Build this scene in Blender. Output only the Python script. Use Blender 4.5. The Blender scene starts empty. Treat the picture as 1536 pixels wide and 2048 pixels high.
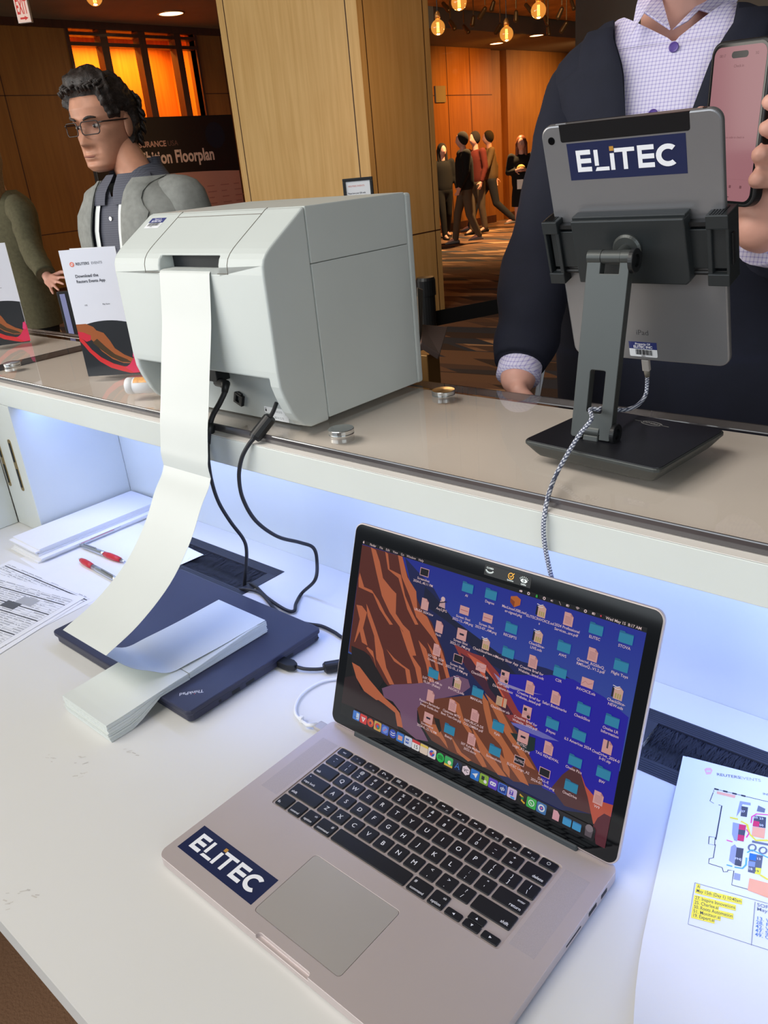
import bpy, bmesh, math, random
import numpy as np
from mathutils import Vector, Matrix, noise
random.seed(7)
C = bpy.context.scene.collection
SC = bpy.context.scene
PI = math.pi
def srgb(c):
    c = [x/255 for x in c]
    return tuple((x/12.92 if x <= .04045 else ((x+.055)/1.055)**2.4) for x in c)

# ------------------------------------------------------------------ camera
CAM = np.array([0.5866, -0.2552, 1.3665])
RW = np.array([[0.7499104882860106, 0.6556766709411852, -0.08787697503762637],
               [0.2041032718124247, -0.35567452624636986, -0.91205125174682],
               [-0.6292663299380814, 0.6660208214169903, -0.4005498114383381]])
FPX = 1601.88
cd = bpy.data.cameras.new('camera'); cam = bpy.data.objects.new('camera', cd); C.objects.link(cam)
cd.sensor_fit = 'VERTICAL'; cd.sensor_height = 24.0; cd.sensor_width = 18.0; cd.lens = FPX/2048*24.0
cd.clip_start = .02; cd.clip_end = 100
m3 = Matrix(((RW[0][0], -RW[1][0], -RW[2][0]), (RW[0][1], -RW[1][1], -RW[2][1]), (RW[0][2], -RW[1][2], -RW[2][2])))
cam.matrix_world = Matrix.Translation(Vector(CAM)) @ m3.to_4x4()
SC.camera = cam
# ------------------------------------------------------------------ colour management
vs = SC.view_settings; vs.view_transform = 'Standard'; vs.look = 'None'; vs.gamma = 1.0; vs.use_curve_mapping = False
vs.exposure = 0.0
# ------------------------------------------------------------------ world and lights
w = bpy.data.worlds.new('hall_daylight'); SC.world = w; w.use_nodes = True
w.node_tree.nodes['Background'].inputs[0].default_value = (*srgb((222, 232, 246)), 1)
w.node_tree.nodes['Background'].inputs[1].default_value = .35
def area(name, loc, target, sx, sy, power, col, spread=180):
    l = bpy.data.lights.new(name, 'AREA'); l.shape = 'RECTANGLE'; l.size = sx; l.size_y = sy
    l.energy = power; l.color = col; l.spread = math.radians(spread)
    o = bpy.data.objects.new(name, l); C.objects.link(o); o.location = loc
    o.rotation_euler = (Vector(target)-Vector(loc)).to_track_quat('-Z', 'Y').to_euler()
    return o
def spot(name, loc, target, power, col, angle=70, blend=.8, r=.06):
    l = bpy.data.lights.new(name, 'SPOT'); l.energy = power; l.color = col; l.spot_size = math.radians(angle)
    l.spot_blend = blend; l.shadow_soft_size = r
    o = bpy.data.objects.new(name, l); C.objects.link(o); o.location = loc
    o.rotation_euler = (Vector(target)-Vector(loc)).to_track_quat('-Z', 'Y').to_euler()
    return o
WARM = (1.0, .60, .26); AMBER = (1.0, .40, .05)
area('pillar_fill_light', (-7.0, -3.6, 2.2), (-5.6, 5, 1.4), 5.0, 2.4, 270, (1.0, .94, .84))  # added fill that brightens the pillar's near face, no real window behind it
area('window_daylight', (-2.2, -4.6, 2.7), (-.6, 1, .9), 6.0, 2.6, 158, (.86, .94, 1.0))
area('side_fill_light', (3.7, -1.2, 1.9), (-.3, .6, 1.2), 3.0, 2.0, 62, (.86, .95, 1.0))  # added fill for the printer's right side, the wall there has no opening
area('overhead_fill_light', (-.8, -.9, 3.38), (-.6, .1, 0), 2.6, 1.6, 104, (1.0, .95, .88))  # added overhead fill to lift worktop and shelf, no fixture belongs to it
LED = (.27, .40, 1.0)
area('led_strip_light', (-.25, .375, 1.030), (-.25, .50, .80), 1.25, .012, 2.1, LED, 170)
area('led_strip_light', (.62, .375, 1.030), (.62, .50, .80), .5, .012, 1.5, LED, 170)
area('alcove_light', (-11.0, 7.3, 3.34), (-11.15, 7.3, 1.8), 1.9, .15, 60, AMBER, 150)
spot('wall_wash_light', (-7.6, 13.3, 3.0), (-9.33, 13.6, 1.2), 420, AMBER, 125, 1)
spot('wall_wash_light', (-7.4, 15.9, 3.0), (-9.1, 15.9, 1.3), 420, WARM, 125, 1)
spot('ceiling_downlight_beam', (-7.3, 11.6, 3.1), (-7.3, 11.6, 0), 1100, WARM, 120, 1)
spot('ceiling_downlight_beam', (-7.6, 8.2, 3.3), (-9.6, 7.2, 0), 120, WARM, 120, 1)
spot('ceiling_downlight_beam', (-3.4, 4.0, 3.3), (-3.4, 4.0, 0), 45, (1, .62, .33), 120, 1)
ZD = .76; ZG = ZD+.3078; ZS = ZD+.2965

# ------------------------------------------------------------------ where a sight line of the photo meets a real plane
def ray(x, y): return RW.T @ np.array([(x-768)/FPX, (y-1024)/FPX, 1.0])
def on_z(x, y, z): d = ray(x, y); return Vector(CAM+d*(z-CAM[2])/d[2])
def on_y(x, y, Y): d = ray(x, y); return Vector(CAM+d*(Y-CAM[1])/d[1])
def on_x(x, y, X): d = ray(x, y); return Vector(CAM+d*(X-CAM[0])/d[0])
def at(x, y, depth): return Vector(CAM+ray(x, y)*depth)
class Frame:
    def __init__(s, o, u, v, n):
        s.o = Vector(o); s.u = Vector(u).normalized(); s.v = Vector(v).normalized(); s.n = Vector(n).normalized()
        s.M = Matrix(((s.u.x, s.v.x, s.n.x, s.o.x), (s.u.y, s.v.y, s.n.y, s.o.y), (s.u.z, s.v.z, s.n.z, s.o.z), (0, 0, 0, 1)))
    def uv(s, x, y, c=0):
        d = Vector(ray(x, y)); o = s.o+s.n*c
        P = Vector(CAM)+d*((o-Vector(CAM)).dot(s.n)/d.dot(s.n))
        return ((P-s.o).dot(s.u), (P-s.o).dot(s.v))
def Z(ox, oy, sc, pts): return [(ox+x/sc, oy+y/sc) for x, y in pts]

# ------------------------------------------------------------------ materials
def newmat(name):
    m = bpy.data.materials.new(name); m.use_nodes = True
    return m, m.node_tree, m.node_tree.nodes['Principled BSDF']
def mat(name, rgb, rough=.5, metal=0, coat=0, spec=.5, bump=0, bscale=200, var=0, vscale=8, emit=None, es=1, trans=0, ior=1.45, alpha=1, sheen=0):
    m, t, b = newmat(name); c = srgb(rgb)
    b.inputs['Base Color'].default_value = (*c, 1); b.inputs['Roughness'].default_value = rough
    b.inputs['Metallic'].default_value = metal; b.inputs['Coat Weight'].default_value = coat
    b.inputs['Specular IOR Level'].default_value = spec; b.inputs['Transmission Weight'].default_value = trans
    b.inputs['IOR'].default_value = ior; b.inputs['Alpha'].default_value = alpha; b.inputs['Sheen Weight'].default_value = sheen
    tc = t.nodes.new('ShaderNodeTexCoord')
    n = t.nodes.new('ShaderNodeTexNoise'); n.inputs['Scale'].default_value = vscale; n.inputs['Detail'].default_value = 4
    t.links.new(tc.outputs['Object'], n.inputs['Vector'])
    r = t.nodes.new('ShaderNodeValToRGB')
    v = var if var else .02
    r.color_ramp.elements[0].position = .3; r.color_ramp.elements[1].position = .7
    r.color_ramp.elements[0].color = (*[x*(1-v) for x in c], 1); r.color_ramp.elements[1].color = (*[min(1, x*(1+v)) for x in c], 1)
    t.links.new(n.outputs['Fac'], r.inputs[0]); t.links.new(r.outputs[0], b.inputs['Base Color'])
    if bump:
        n2 = t.nodes.new('ShaderNodeTexNoise'); n2.inputs['Scale'].default_value = bscale; n2.inputs['Detail'].default_value = 2
        t.links.new(tc.outputs['Object'], n2.inputs['Vector'])
        bp = t.nodes.new('ShaderNodeBump'); bp.inputs['Strength'].default_value = bump; bp.inputs['Distance'].default_value = .001
        t.links.new(n2.outputs['Fac'], bp.inputs['Height']); t.links.new(bp.outputs[0], b.inputs['Normal'])
    if emit:
        b.inputs['Emission Color'].default_value = (*srgb(emit), 1); b.inputs['Emission Strength'].default_value = es
    return m
def wood(name, dark, light, rough=.35, sx=(60, 60, 2.2), coat=.15):
    m, t, b = newmat(name)
    tc = t.nodes.new('ShaderNodeTexCoord'); mp = t.nodes.new('ShaderNodeMapping'); mp.inputs['Scale'].default_value = sx
    t.links.new(tc.outputs['Object'], mp.inputs['Vector'])
    n = t.nodes.new('ShaderNodeTexNoise'); n.inputs['Scale'].default_value = 1; n.inputs['Detail'].default_value = 6; n.inputs['Distortion'].default_value = .4
    t.links.new(mp.outputs[0], n.inputs['Vector'])
    n3 = t.nodes.new('ShaderNodeTexNoise'); n3.inputs['Scale'].default_value = 2.0; t.links.new(tc.outputs['Object'], n3.inputs['Vector'])
    mx = t.nodes.new('ShaderNodeMath'); mx.operation = 'MULTIPLY_ADD'; mx.inputs[1].default_value = .35
    t.links.new(n3.outputs['Fac'], mx.inputs[0]); t.links.new(n.outputs['Fac'], mx.inputs[2])
    r = t.nodes.new('ShaderNodeValToRGB'); r.color_ramp.elements[0].position = .4; r.color_ramp.elements[1].position = .85
    r.color_ramp.elements[0].color = (*srgb(dark), 1); r.color_ramp.elements[1].color = (*srgb(light), 1)
    t.links.new(mx.outputs[0], r.inputs[0]); t.links.new(r.outputs[0], b.inputs['Base Color'])
    b.inputs['Roughness'].default_value = rough; b.inputs['Coat Weight'].default_value = coat
    return m
def checks(name, base, line, scale, rough=.8, wid=.28):
    # small woven check, follows the garment in object space
    m, t, b = newmat(name); tc = t.nodes.new('ShaderNodeTexCoord'); sp = t.nodes.new('ShaderNodeSeparateXYZ')
    t.links.new(tc.outputs['Object'], sp.inputs[0]); outs = []
    for ax in ('X', 'Z'):
        a = t.nodes.new('ShaderNodeMath'); a.operation = 'MULTIPLY'; a.inputs[1].default_value = scale; t.links.new(sp.outputs[ax], a.inputs[0])
        f_ = t.nodes.new('ShaderNodeMath'); f_.operation = 'FRACT'; t.links.new(a.outputs[0], f_.inputs[0])
        g = t.nodes.new('ShaderNodeMath'); g.operation = 'LESS_THAN'; g.inputs[1].default_value = wid; t.links.new(f_.outputs[0], g.inputs[0]); outs.append(g)
    ad = t.nodes.new('ShaderNodeMath'); ad.operation = 'ADD'; t.links.new(outs[0].outputs[0], ad.inputs[0]); t.links.new(outs[1].outputs[0], ad.inputs[1])
    hf = t.nodes.new('ShaderNodeMath'); hf.operation = 'MULTIPLY'; hf.inputs[1].default_value = .5; t.links.new(ad.outputs[0], hf.inputs[0])
    r = t.nodes.new('ShaderNodeMix'); r.data_type = 'RGBA'; t.links.new(hf.outputs[0], r.inputs[0])
    r.inputs[6].default_value = (*srgb(base), 1); r.inputs[7].default_value = (*srgb(line), 1)
    t.links.new(r.outputs[2], b.inputs['Base Color']); b.inputs['Roughness'].default_value = rough
    return m
def print_mat(name, emit=0, rough=.6, coat=0):
    m, t, b = newmat(name); a = t.nodes.new('ShaderNodeAttribute'); a.attribute_name = 'Col'
    b.inputs['Roughness'].default_value = rough; b.inputs['Coat Weight'].default_value = coat
    if emit:
        b.inputs['Base Color'].default_value = (.01, .01, .01, 1); b.inputs['Specular IOR Level'].default_value = .5
        t.links.new(a.outputs['Color'], b.inputs['Emission Color']); b.inputs['Emission Strength'].default_value = emit
    else: t.links.new(a.outputs['Color'], b.inputs['Base Color'])
    return m
M = {}
M['laminate'] = mat('white_laminate', (210, 214, 209), .32, bump=.02)
M['laminate_warm'] = mat('shelf_laminate', (240, 235, 229), .4)
M['desk'] = mat('desk_laminate', (216, 215, 212), .30, var=.02, vscale=3)
M['printer'] = mat('printer_plastic', (200, 206, 203), .42, bump=.04, bscale=900)
M['printer_in'] = mat('printer_inner_plastic', (182, 188, 187), .5, bump=.04, bscale=900)
M['dark_gap'] = mat('dark_gap', (24, 28, 32), .6)
M['paper'] = mat('label_paper', (210, 214, 211), .45)
M['sheet'] = mat('office_paper', (226, 227, 231), .6)
M['black'] = mat('black_plastic', (24, 25, 27), .4)
M['rubber'] = mat('cable_rubber', (34, 34, 38), .5)
M['alu'] = mat('aluminium', (196, 184, 182), .42, metal=.4)
M['alu2'] = mat('trackpad_aluminium', (186, 180, 176), .36, metal=.4)
M['silver'] = mat('brushed_steel', (200, 202, 202), .25, metal=1)
M['grill'] = mat('speaker_grille', (184, 174, 175), .5, metal=.35, var=.08, vscale=1500)
M['key'] = mat('keycap_black', (24, 25, 30), .38)
M['glassblk'] = mat('black_bezel_glass', (6, 7, 9), .06, spec=.35)
M['navy_lap'] = mat('dark_navy_lid', (46, 48, 68), .38, spec=.5, bump=.03, bscale=1500)
M['grey_metal'] = mat('grey_anodised_metal', (72, 75, 74), .4, metal=.5)
M['tablet'] = mat('space_grey_tablet', (140, 140, 143), .34, metal=.6)
M['stand_top'] = mat('black_silicone_pad', (26, 26, 32), .45)
M['holder'] = mat('black_holder_plastic', (36, 40, 42), .36)
M['brush'] = mat('black_brush_bristles', (36, 39, 50), .6, var=.3, vscale=400)
M['grommet'] = mat('grommet_plastic', (42, 45, 56), .45)
M['brass'] = mat('brass', (168, 142, 92), .3, metal=1)
M['white_plastic'] = mat('white_cable_plastic', (228, 228, 230), .4)
M['red'] = mat('pen_red', (186, 40, 48), .35)
M['print'] = print_mat('printed_ink', 0, .55)
M['gloss_print'] = print_mat('coated_print', 0, .3, .3)
M['screen'] = print_mat('laptop_display', .66, .08); M['screen'].node_tree.nodes['Principled BSDF'].inputs['Specular IOR Level'].default_value = .22
M['screen_phone'] = print_mat('phone_display', .50, .1); M['screen_phone'].node_tree.nodes['Principled BSDF'].inputs['Specular IOR Level'].default_value = .15
M['navy'] = mat('navy_wool', (19, 22, 38), .85, bump=.25, bscale=900, var=.1, vscale=30)
M['navy2'] = mat('navy_trousers', (14, 19, 40), .85, bump=.25, bscale=900)
M['skin'] = mat('skin', (214, 160, 142), .5, var=.06, vscale=25)
M['skin2'] = mat('tanned_skin', (188, 134, 108), .5, var=.12, vscale=30)
M['hair'] = mat('dark_brown_hair', (46, 38, 35), .5, bump=1.0, bscale=420, var=.6, vscale=160)
M['far_hair'] = mat('dark_hair', (30, 24, 20), .95)
M['auburn'] = mat('auburn_hair', (120, 62, 34), .5, bump=.6, bscale=200)
M['blond'] = mat('light_brown_hair', (120, 92, 62), .5, bump=.6, bscale=200, var=.3, vscale=90)
M['greyblazer'] = mat('grey_tweed', (140, 142, 138), .9, bump=.35, bscale=700, var=.12, vscale=60)
M['olive'] = mat('olive_tweed', (92, 88, 66), .9, bump=.35, bscale=700, var=.15, vscale=60)
M['lanyard'] = mat('white_lanyard', (232, 236, 234), .6)
M['ginghan'] = checks('lilac_check_shirt', (222, 216, 238), (160, 150, 205), 210)
M['greyshirt'] = checks('grey_stripe_shirt', (92, 94, 106), (70, 72, 84), 170)
M['blackcloth'] = mat('black_cloth', (11, 10, 11), .9)
M['khaki'] = mat('khaki_cloth', (86, 72, 56), .85)
M['brownjk'] = mat('brown_grey_jacket', (92, 74, 50), .85)
M['redjk'] = mat('red_jacket', (84, 22, 14), .9)
M['denim'] = mat('dark_denim', (30, 34, 44), .85)
M['shoe'] = mat('grey_shoe', (120, 116, 116), .7)
M['wood_col'] = wood('maple_veneer', (208, 168, 104), (226, 190, 128), .45, (26, 26, 1.3), .05)
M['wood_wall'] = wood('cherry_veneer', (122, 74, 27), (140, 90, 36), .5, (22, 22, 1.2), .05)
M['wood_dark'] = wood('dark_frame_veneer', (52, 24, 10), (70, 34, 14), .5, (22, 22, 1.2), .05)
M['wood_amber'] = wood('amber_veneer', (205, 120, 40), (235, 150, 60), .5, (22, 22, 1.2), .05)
M['ceil'] = mat('ceiling_paint', (122, 110, 88), .8, var=.08, vscale=2)
M['ceil2'] = mat('bronze_ceiling', (196, 142, 76), .55, metal=.1, var=.3, vscale=3)
M['lamp_on'] = mat('lit_lamp', (255, 220, 170), .5, emit=(255, 205, 150), es=5)
M['filament'] = mat('glowing_filament', (255, 190, 90), .5, emit=(255, 190, 90), es=9)
M['bronze'] = mat('bronze_fitting', (150, 112, 66), .35, metal=.6)
M['steel_grey'] = mat('grey_wall_panel', (112, 106, 96), .7)
def glass(name, tint, fmin=.0, gl=.02):
    m = bpy.data.materials.new(name); m.use_nodes = True; t = m.node_tree; t.nodes.clear()
    o = t.nodes.new('ShaderNodeOutputMaterial'); mx = t.nodes.new('ShaderNodeMixShader'); tr = t.nodes.new('ShaderNodeBsdfTransparent'); g = t.nodes.new('ShaderNodeBsdfGlossy')
    fr = t.nodes.new('ShaderNodeFresnel'); fr.inputs[0].default_value = 1.5
    geo = t.nodes.new('ShaderNodeNewGeometry'); n = t.nodes.new('ShaderNodeTexNoise'); n.inputs['Scale'].default_value = 3
    mr = t.nodes.new('ShaderNodeMapRange'); mr.inputs['To Min'].default_value = gl; mr.inputs['To Max'].default_value = gl+.01
    t.links.new(n.outputs['Fac'], mr.inputs[0]); t.links.new(mr.outputs[0], g.inputs['Roughness'])
    inv = t.nodes.new('ShaderNodeMath'); inv.operation = 'SUBTRACT'; inv.inputs[0].default_value = 1; t.links.new(geo.outputs['Backfacing'], inv.inputs[1])
    mm = t.nodes.new('ShaderNodeMath'); mm.operation = 'MULTIPLY'; t.links.new(fr.outputs[0], mm.inputs[0]); t.links.new(inv.outputs[0], mm.inputs[1])
    tr.inputs[0].default_value = (*srgb(tint), 1)
    t.links.new(mm.outputs[0], mx.inputs[0]); t.links.new(tr.outputs[0], mx.inputs[1]); t.links.new(g.outputs[0], mx.inputs[2]); t.links.new(mx.outputs[0], o.inputs[0])
    return m
M['glass'] = glass('smoky_counter_glass', (253, 251, 249))
M['glass_edge'] = mat('polished_glass_edge', (74, 70, 72), .12, spec=.9, coat=.8, var=.25, vscale=9)
M['lens'] = glass('spectacle_lens', (240, 240, 240))
M['bulb_glass'] = glass('amber_bulb_glass', (250, 222, 170))
_t = M['bulb_glass'].node_tree; _e = _t.nodes.new('ShaderNodeEmission'); _e.inputs[0].default_value = (1, .42, .08, 1); _e.inputs[1].default_value = .38; _a = _t.nodes.new('ShaderNodeAddShader'); _o = _t.nodes['Material Output']; _s = _o.inputs[0].links[0].from_socket
_t.links.new(_s, _a.inputs[0]); _t.links.new(_e.outputs[0], _a.inputs[1]); _t.links.new(_a.outputs[0], _o.inputs[0])
M['clear'] = glass('clear_plastic', (235, 238, 240))
def carpet():
    m, t, b = newmat('patterned_carpet'); b.inputs['Roughness'].default_value = .95
    tc = t.nodes.new('ShaderNodeTexCoord'); prev = None
    cols = [((0, (112, 80, 58)), (.34, (84, 62, 50)), (.56, (138, 104, 78)), (.76, (56, 50, 52)), (.88, (176, 140, 106))),
            ((0, (0, 0, 0)), (.62, (255, 255, 255)))]
    def plank(rot, sx, sy, off):
        mp = t.nodes.new('ShaderNodeMapping'); mp.inputs['Rotation'].default_value = (0, 0, rot); mp.inputs['Scale'].default_value = (sx, sy, 1); mp.inputs['Location'].default_value = (off, off*.7, 0)
        t.links.new(tc.outputs['Object'], mp.inputs[0]); sp = t.nodes.new('ShaderNodeSeparateXYZ'); t.links.new(mp.outputs[0], sp.inputs[0])
        fy = t.nodes.new('ShaderNodeMath'); fy.operation = 'FLOOR'; t.links.new(sp.outputs[1], fy.inputs[0])
        ma = t.nodes.new('ShaderNodeMath'); ma.operation = 'MULTIPLY_ADD'; ma.inputs[1].default_value = .37; t.links.new(fy.outputs[0], ma.inputs[0]); t.links.new(sp.outputs[0], ma.inputs[2])
        fx = t.nodes.new('ShaderNodeMath'); fx.operation = 'FLOOR'; t.links.new(ma.outputs[0], fx.inputs[0])
        cb = t.nodes.new('ShaderNodeCombineXYZ'); t.links.new(fx.outputs[0], cb.inputs[0]); t.links.new(fy.outputs[0], cb.inputs[1])
        wn = t.nodes.new('ShaderNodeTexWhiteNoise'); wn.noise_dimensions = '2D'; t.links.new(cb.outputs[0], wn.inputs['Vector'])
        return wn.outputs['Value']
    def ramp(v, st):
        r = t.nodes.new('ShaderNodeValToRGB'); r.color_ramp.interpolation = 'CONSTANT'; e = r.color_ramp.elements
        e[0].position = st[0][0]; e[0].color = (*srgb(st[0][1]), 1); e[1].position = st[1][0]; e[1].color = (*srgb(st[1][1]), 1)
        for p, c in st[2:]: q = e.new(p); q.color = (*srgb(c), 1)
        t.links.new(v, r.inputs[0]); return r.outputs[0]
    base = ramp(plank(.95, 2.0, 6.5, 0), cols[0]); top = ramp(plank(-.5, 1.5, 5.6, .3), ((0, (58, 42, 34)), (.3, (116, 84, 60)), (.6, (46, 50, 62)), (.8, (98, 70, 50))))
    msk = ramp(plank(-.5, 1.5, 5.6, 7.3), ((0, (255, 255, 255)), (.42, (0, 0, 0))))
    mx = t.nodes.new('ShaderNodeMix'); mx.data_type = 'RGBA'; t.links.new(msk, mx.inputs[0]); t.links.new(base, mx.inputs[6]); t.links.new(top, mx.inputs[7])
    n = t.nodes.new('ShaderNodeTexNoise'); n.inputs['Scale'].default_value = 160; t.links.new(tc.outputs['Object'], n.inputs['Vector'])
    bp = t.nodes.new('ShaderNodeBump'); bp.inputs['Strength'].default_value = .6; bp.inputs['Distance'].default_value = .004; t.links.new(n.outputs['Fac'], bp.inputs['Height'])
    t.links.new(bp.outputs[0], b.inputs['Normal']); t.links.new(mx.outputs[2], b.inputs['Base Color'])
    return m
M['carpet'] = carpet()
def braid():
    m, t, b = newmat('braided_cable'); tc = t.nodes.new('ShaderNodeTexCoord'); outs = []
    for s in (1, -1):
        wv = t.nodes.new('ShaderNodeTexWave'); wv.inputs['Scale'].default_value = 130; mp = t.nodes.new('ShaderNodeMapping'); mp.inputs['Rotation'].default_value = (0, s*.9, 0)
        t.links.new(tc.outputs['Object'], mp.inputs[0]); t.links.new(mp.outputs[0], wv.inputs['Vector']); outs.append(wv.outputs['Fac'])
    mm = t.nodes.new('ShaderNodeMath'); mm.operation = 'MULTIPLY'; t.links.new(outs[0], mm.inputs[0]); t.links.new(outs[1], mm.inputs[1])
    r = t.nodes.new('ShaderNodeValToRGB'); r.color_ramp.elements[0].position = .12; r.color_ramp.elements[1].position = .3
    r.color_ramp.elements[0].color = (*srgb((84, 90, 112)), 1); r.color_ramp.elements[1].color = (*srgb((214, 216, 226)), 1)
    t.links.new(mm.outputs[0], r.inputs[0]); t.links.new(r.outputs[0], b.inputs['Base Color']); b.inputs['Roughness'].default_value = .6
    return m
M['braid'] = braid()

# ------------------------------------------------------------------ mesh helpers
class MB:
    def __init__(s): s.v = []; s.f = []; s.m = []; s.T = None; s.mi = 0; s.sm = []; s.smooth = False
    def add(s, vs_, fs):
        o = len(s.v); T = s.T
        s.v += [tuple(T @ Vector(p)) if T is not None else tuple(p) for p in vs_]
        s.f += [tuple(i+o for i in q) for q in fs]; s.m += [s.mi]*len(fs); s.sm += [s.smooth]*len(fs)
        return s
    def box(s, x0, x1, y0, y1, z0, z1):
        return s.add([(x0, y0, z0), (x1, y0, z0), (x1, y1, z0), (x0, y1, z0), (x0, y0, z1), (x1, y0, z1), (x1, y1, z1), (x0, y1, z1)],
                     [(0, 3, 2, 1), (4, 5, 6, 7), (0, 1, 5, 4), (1, 2, 6, 5), (2, 3, 7, 6), (3, 0, 4, 7)])
    def prism(s, poly, a, b, axis='z'):
        n = len(poly)
        def P(p, h): return (p[0], p[1], h) if axis == 'z' else ((h, p[0], p[1]) if axis == 'x' else (p[0], h, p[1]))
        vv = [P(p, a) for p in poly]+[P(p, b) for p in poly]
        return s.add(vv, [tuple(range(n))[::-1], tuple(range(n, 2*n))]+[(i, (i+1) % n, n+(i+1) % n, n+i) for i in range(n)])
    def rings(s, R, cap=True, closed=True):
        n = len(R[0]); vv = [p for r in R for p in r]; ff = []
        for i in range(len(R)-1):
            for j in range(n if closed else n-1):
                k = (j+1) % n; ff.append((i*n+j, i*n+k, (i+1)*n+k, (i+1)*n+j))
        if cap and closed: ff += [tuple(range(n))[::-1], tuple(range((len(R)-1)*n, len(R)*n))]
        return s.add(vv, ff)
    def tube(s, pts, r, n=10, cap=True):
        pts = [Vector(p) for p in pts]; rr = r if isinstance(r, (list, tuple)) else [r]*len(pts); R = []; up = None
        for i, p in enumerate(pts):
            t = (pts[min(i+1, len(pts)-1)]-pts[max(i-1, 0)]).normalized()
            if up is None: up = t.orthogonal().normalized()
            up = (up-t*up.dot(t)).normalized(); b = t.cross(up)
            R.append([tuple(p+(up*math.cos(2*PI*j/n)+b*math.sin(2*PI*j/n))*rr[i]) for j in range(n)])
        return s.rings(R, cap)
    def lathe(s, prof, n=32, c=(0, 0, 0)):
        return s.rings([[(c[0]+r*math.cos(2*PI*j/n), c[1]+r*math.sin(2*PI*j/n), c[2]+z) for j in range(n)] for r, z in prof])
    def caps(s, a, b, ra, rb, n=14):
        a = Vector(a); b = Vector(b); d = (b-a); L = d.length; t = d.normalized() if L > 1e-6 else Vector((0, 0, 1)); P = []; R = []
        for k in range(4, 0, -1): th = PI/2*k/4.3; P.append(a-t*ra*math.sin(th)); R.append(ra*math.cos(th))
        for k in range(0, 5): P.append(a+d*k/4); R.append(ra+(rb-ra)*k/4)
        for k in range(1, 5): th = PI/2*k/4.3; P.append(b+t*rb*math.sin(th)); R.append(rb*math.cos(th))
        return s.tube(P, R, n)
    def ell(s, c, rx, ry, rz, n=18):
        R = []
        for i in range(1, 12):
            a = PI*i/12; R.append([(c[0]+rx*math.sin(a)*math.cos(2*PI*j/n), c[1]+ry*math.sin(a)*math.sin(2*PI*j/n), c[2]-rz*math.cos(a)) for j in range(n)])
        return s.rings(R)
    def mesh(s, name):
        me = bpy.data.meshes.new(name); me.from_pydata(s.v, [], s.f)
        me.polygons.foreach_set('material_index', s.m); me.polygons.foreach_set('use_smooth', s.sm); me.update()
        return me
def smooth_path(pts, k=6):
    pts = [Vector(p) for p in pts]; out = []
    P = [pts[0]*2-pts[1]]+pts+[pts[-1]*2-pts[-2]]
    for i in range(1, len(P)-2):
        for j in range(k):
            t = j/k; a, b, c, d = P[i-1], P[i], P[i+1], P[i+2]
            out.append(.5*((2*b)+(c-a)*t+(2*a-5*b+4*c-d)*t*t+(3*b-a-3*c+d)*t**3))
    return out+[pts[-1]]
def link(name, me, mats, parent=None):
    for m_ in (mats if isinstance(mats, (list, tuple)) else [mats]): me.materials.append(m_)
    o = bpy.data.objects.new(name, me); C.objects.link(o)
    if parent is not None:
        o.parent = parent
        if parent.type == 'EMPTY': o.matrix_parent_inverse = Matrix.Translation(-parent.location)
    return o
def obj(name, mb, mats, parent=None, bevel=0, seg=2, smooth=False, ang=40):
    o = link(name, mb.mesh(name), mats, parent)
    if smooth: o.data.polygons.foreach_set('use_smooth', [True]*len(o.data.polygons))
    if bevel:
        b = o.modifiers.new('bevel', 'BEVEL'); b.width = bevel; b.segments = seg; b.limit_method = 'ANGLE'; b.angle_limit = math.radians(ang)
    return o
def tag(o, label, cat, group=None):
    o['label'] = label; o['category'] = cat
    if group: o['group'] = group
    return o
def thing(name, loc, label, cat, group=None):
    o = bpy.data.objects.new(name, None); C.objects.link(o); o.location = loc; o.empty_display_size = .05
    return tag(o, label, cat, group)
def struct(name, mb, mats, bevel=0, parent=None):
    o = obj(name, mb, mats, parent, bevel)
    if parent is None: o['kind'] = 'structure'
    return o
def rrect(x0, x1, y0, y1, r, n=6):
    out = []
    for cx, cy, a in ((x1-r, y1-r, 0), (x0+r, y1-r, 90), (x0+r, y0+r, 180), (x1-r, y0+r, 270)):
        for k in range(n+1): t = math.radians(a+90*k/n); out.append((cx+r*math.cos(t), cy+r*math.sin(t)))
    return out
def cut(o, mb):
    c = bpy.data.objects.new('cutter', mb.mesh('cutter')); C.objects.link(c)
    b = o.modifiers.new('b', 'BOOLEAN'); b.object = c; b.operation = 'DIFFERENCE'; b.solver = 'EXACT'
    dg = bpy.context.evaluated_depsgraph_get(); dg.update()
    me = bpy.data.meshes.new_from_object(o.evaluated_get(dg)); o.modifiers.clear(); o.data = me
    bpy.data.objects.remove(c)
    return o
def solid(o, t=.0003):
    s_ = o.modifiers.new('solid', 'SOLIDIFY'); s_.thickness = t; s_.offset = 0
    n_ = o.modifiers.new('normals', 'WEIGHTED_NORMAL'); n_.mode = 'FACE_AREA'; n_.weight = 100; return o
def baked(mb, voxel, smooth=6, fac=.5):
    # several closed limbs fused into one continuous skin
    o = bpy.data.objects.new('tmp', mb.mesh('tmp')); C.objects.link(o)
    r = o.modifiers.new('r', 'REMESH'); r.mode = 'VOXEL'; r.voxel_size = voxel; r.use_smooth_shade = True
    s_ = o.modifiers.new('s', 'SMOOTH'); s_.iterations = smooth; s_.factor = fac
    dg = bpy.context.evaluated_depsgraph_get(); dg.update()
    me = bpy.data.meshes.new_from_object(o.evaluated_get(dg)); bpy.data.objects.remove(o)
    return me
def mesh_np(me):
    v = np.empty(len(me.vertices)*3); me.vertices.foreach_get('co', v); return v.reshape(-1, 3)
def set_np(me, v): me.vertices.foreach_set('co', v.ravel()); me.update()
_tc = {}
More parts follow.
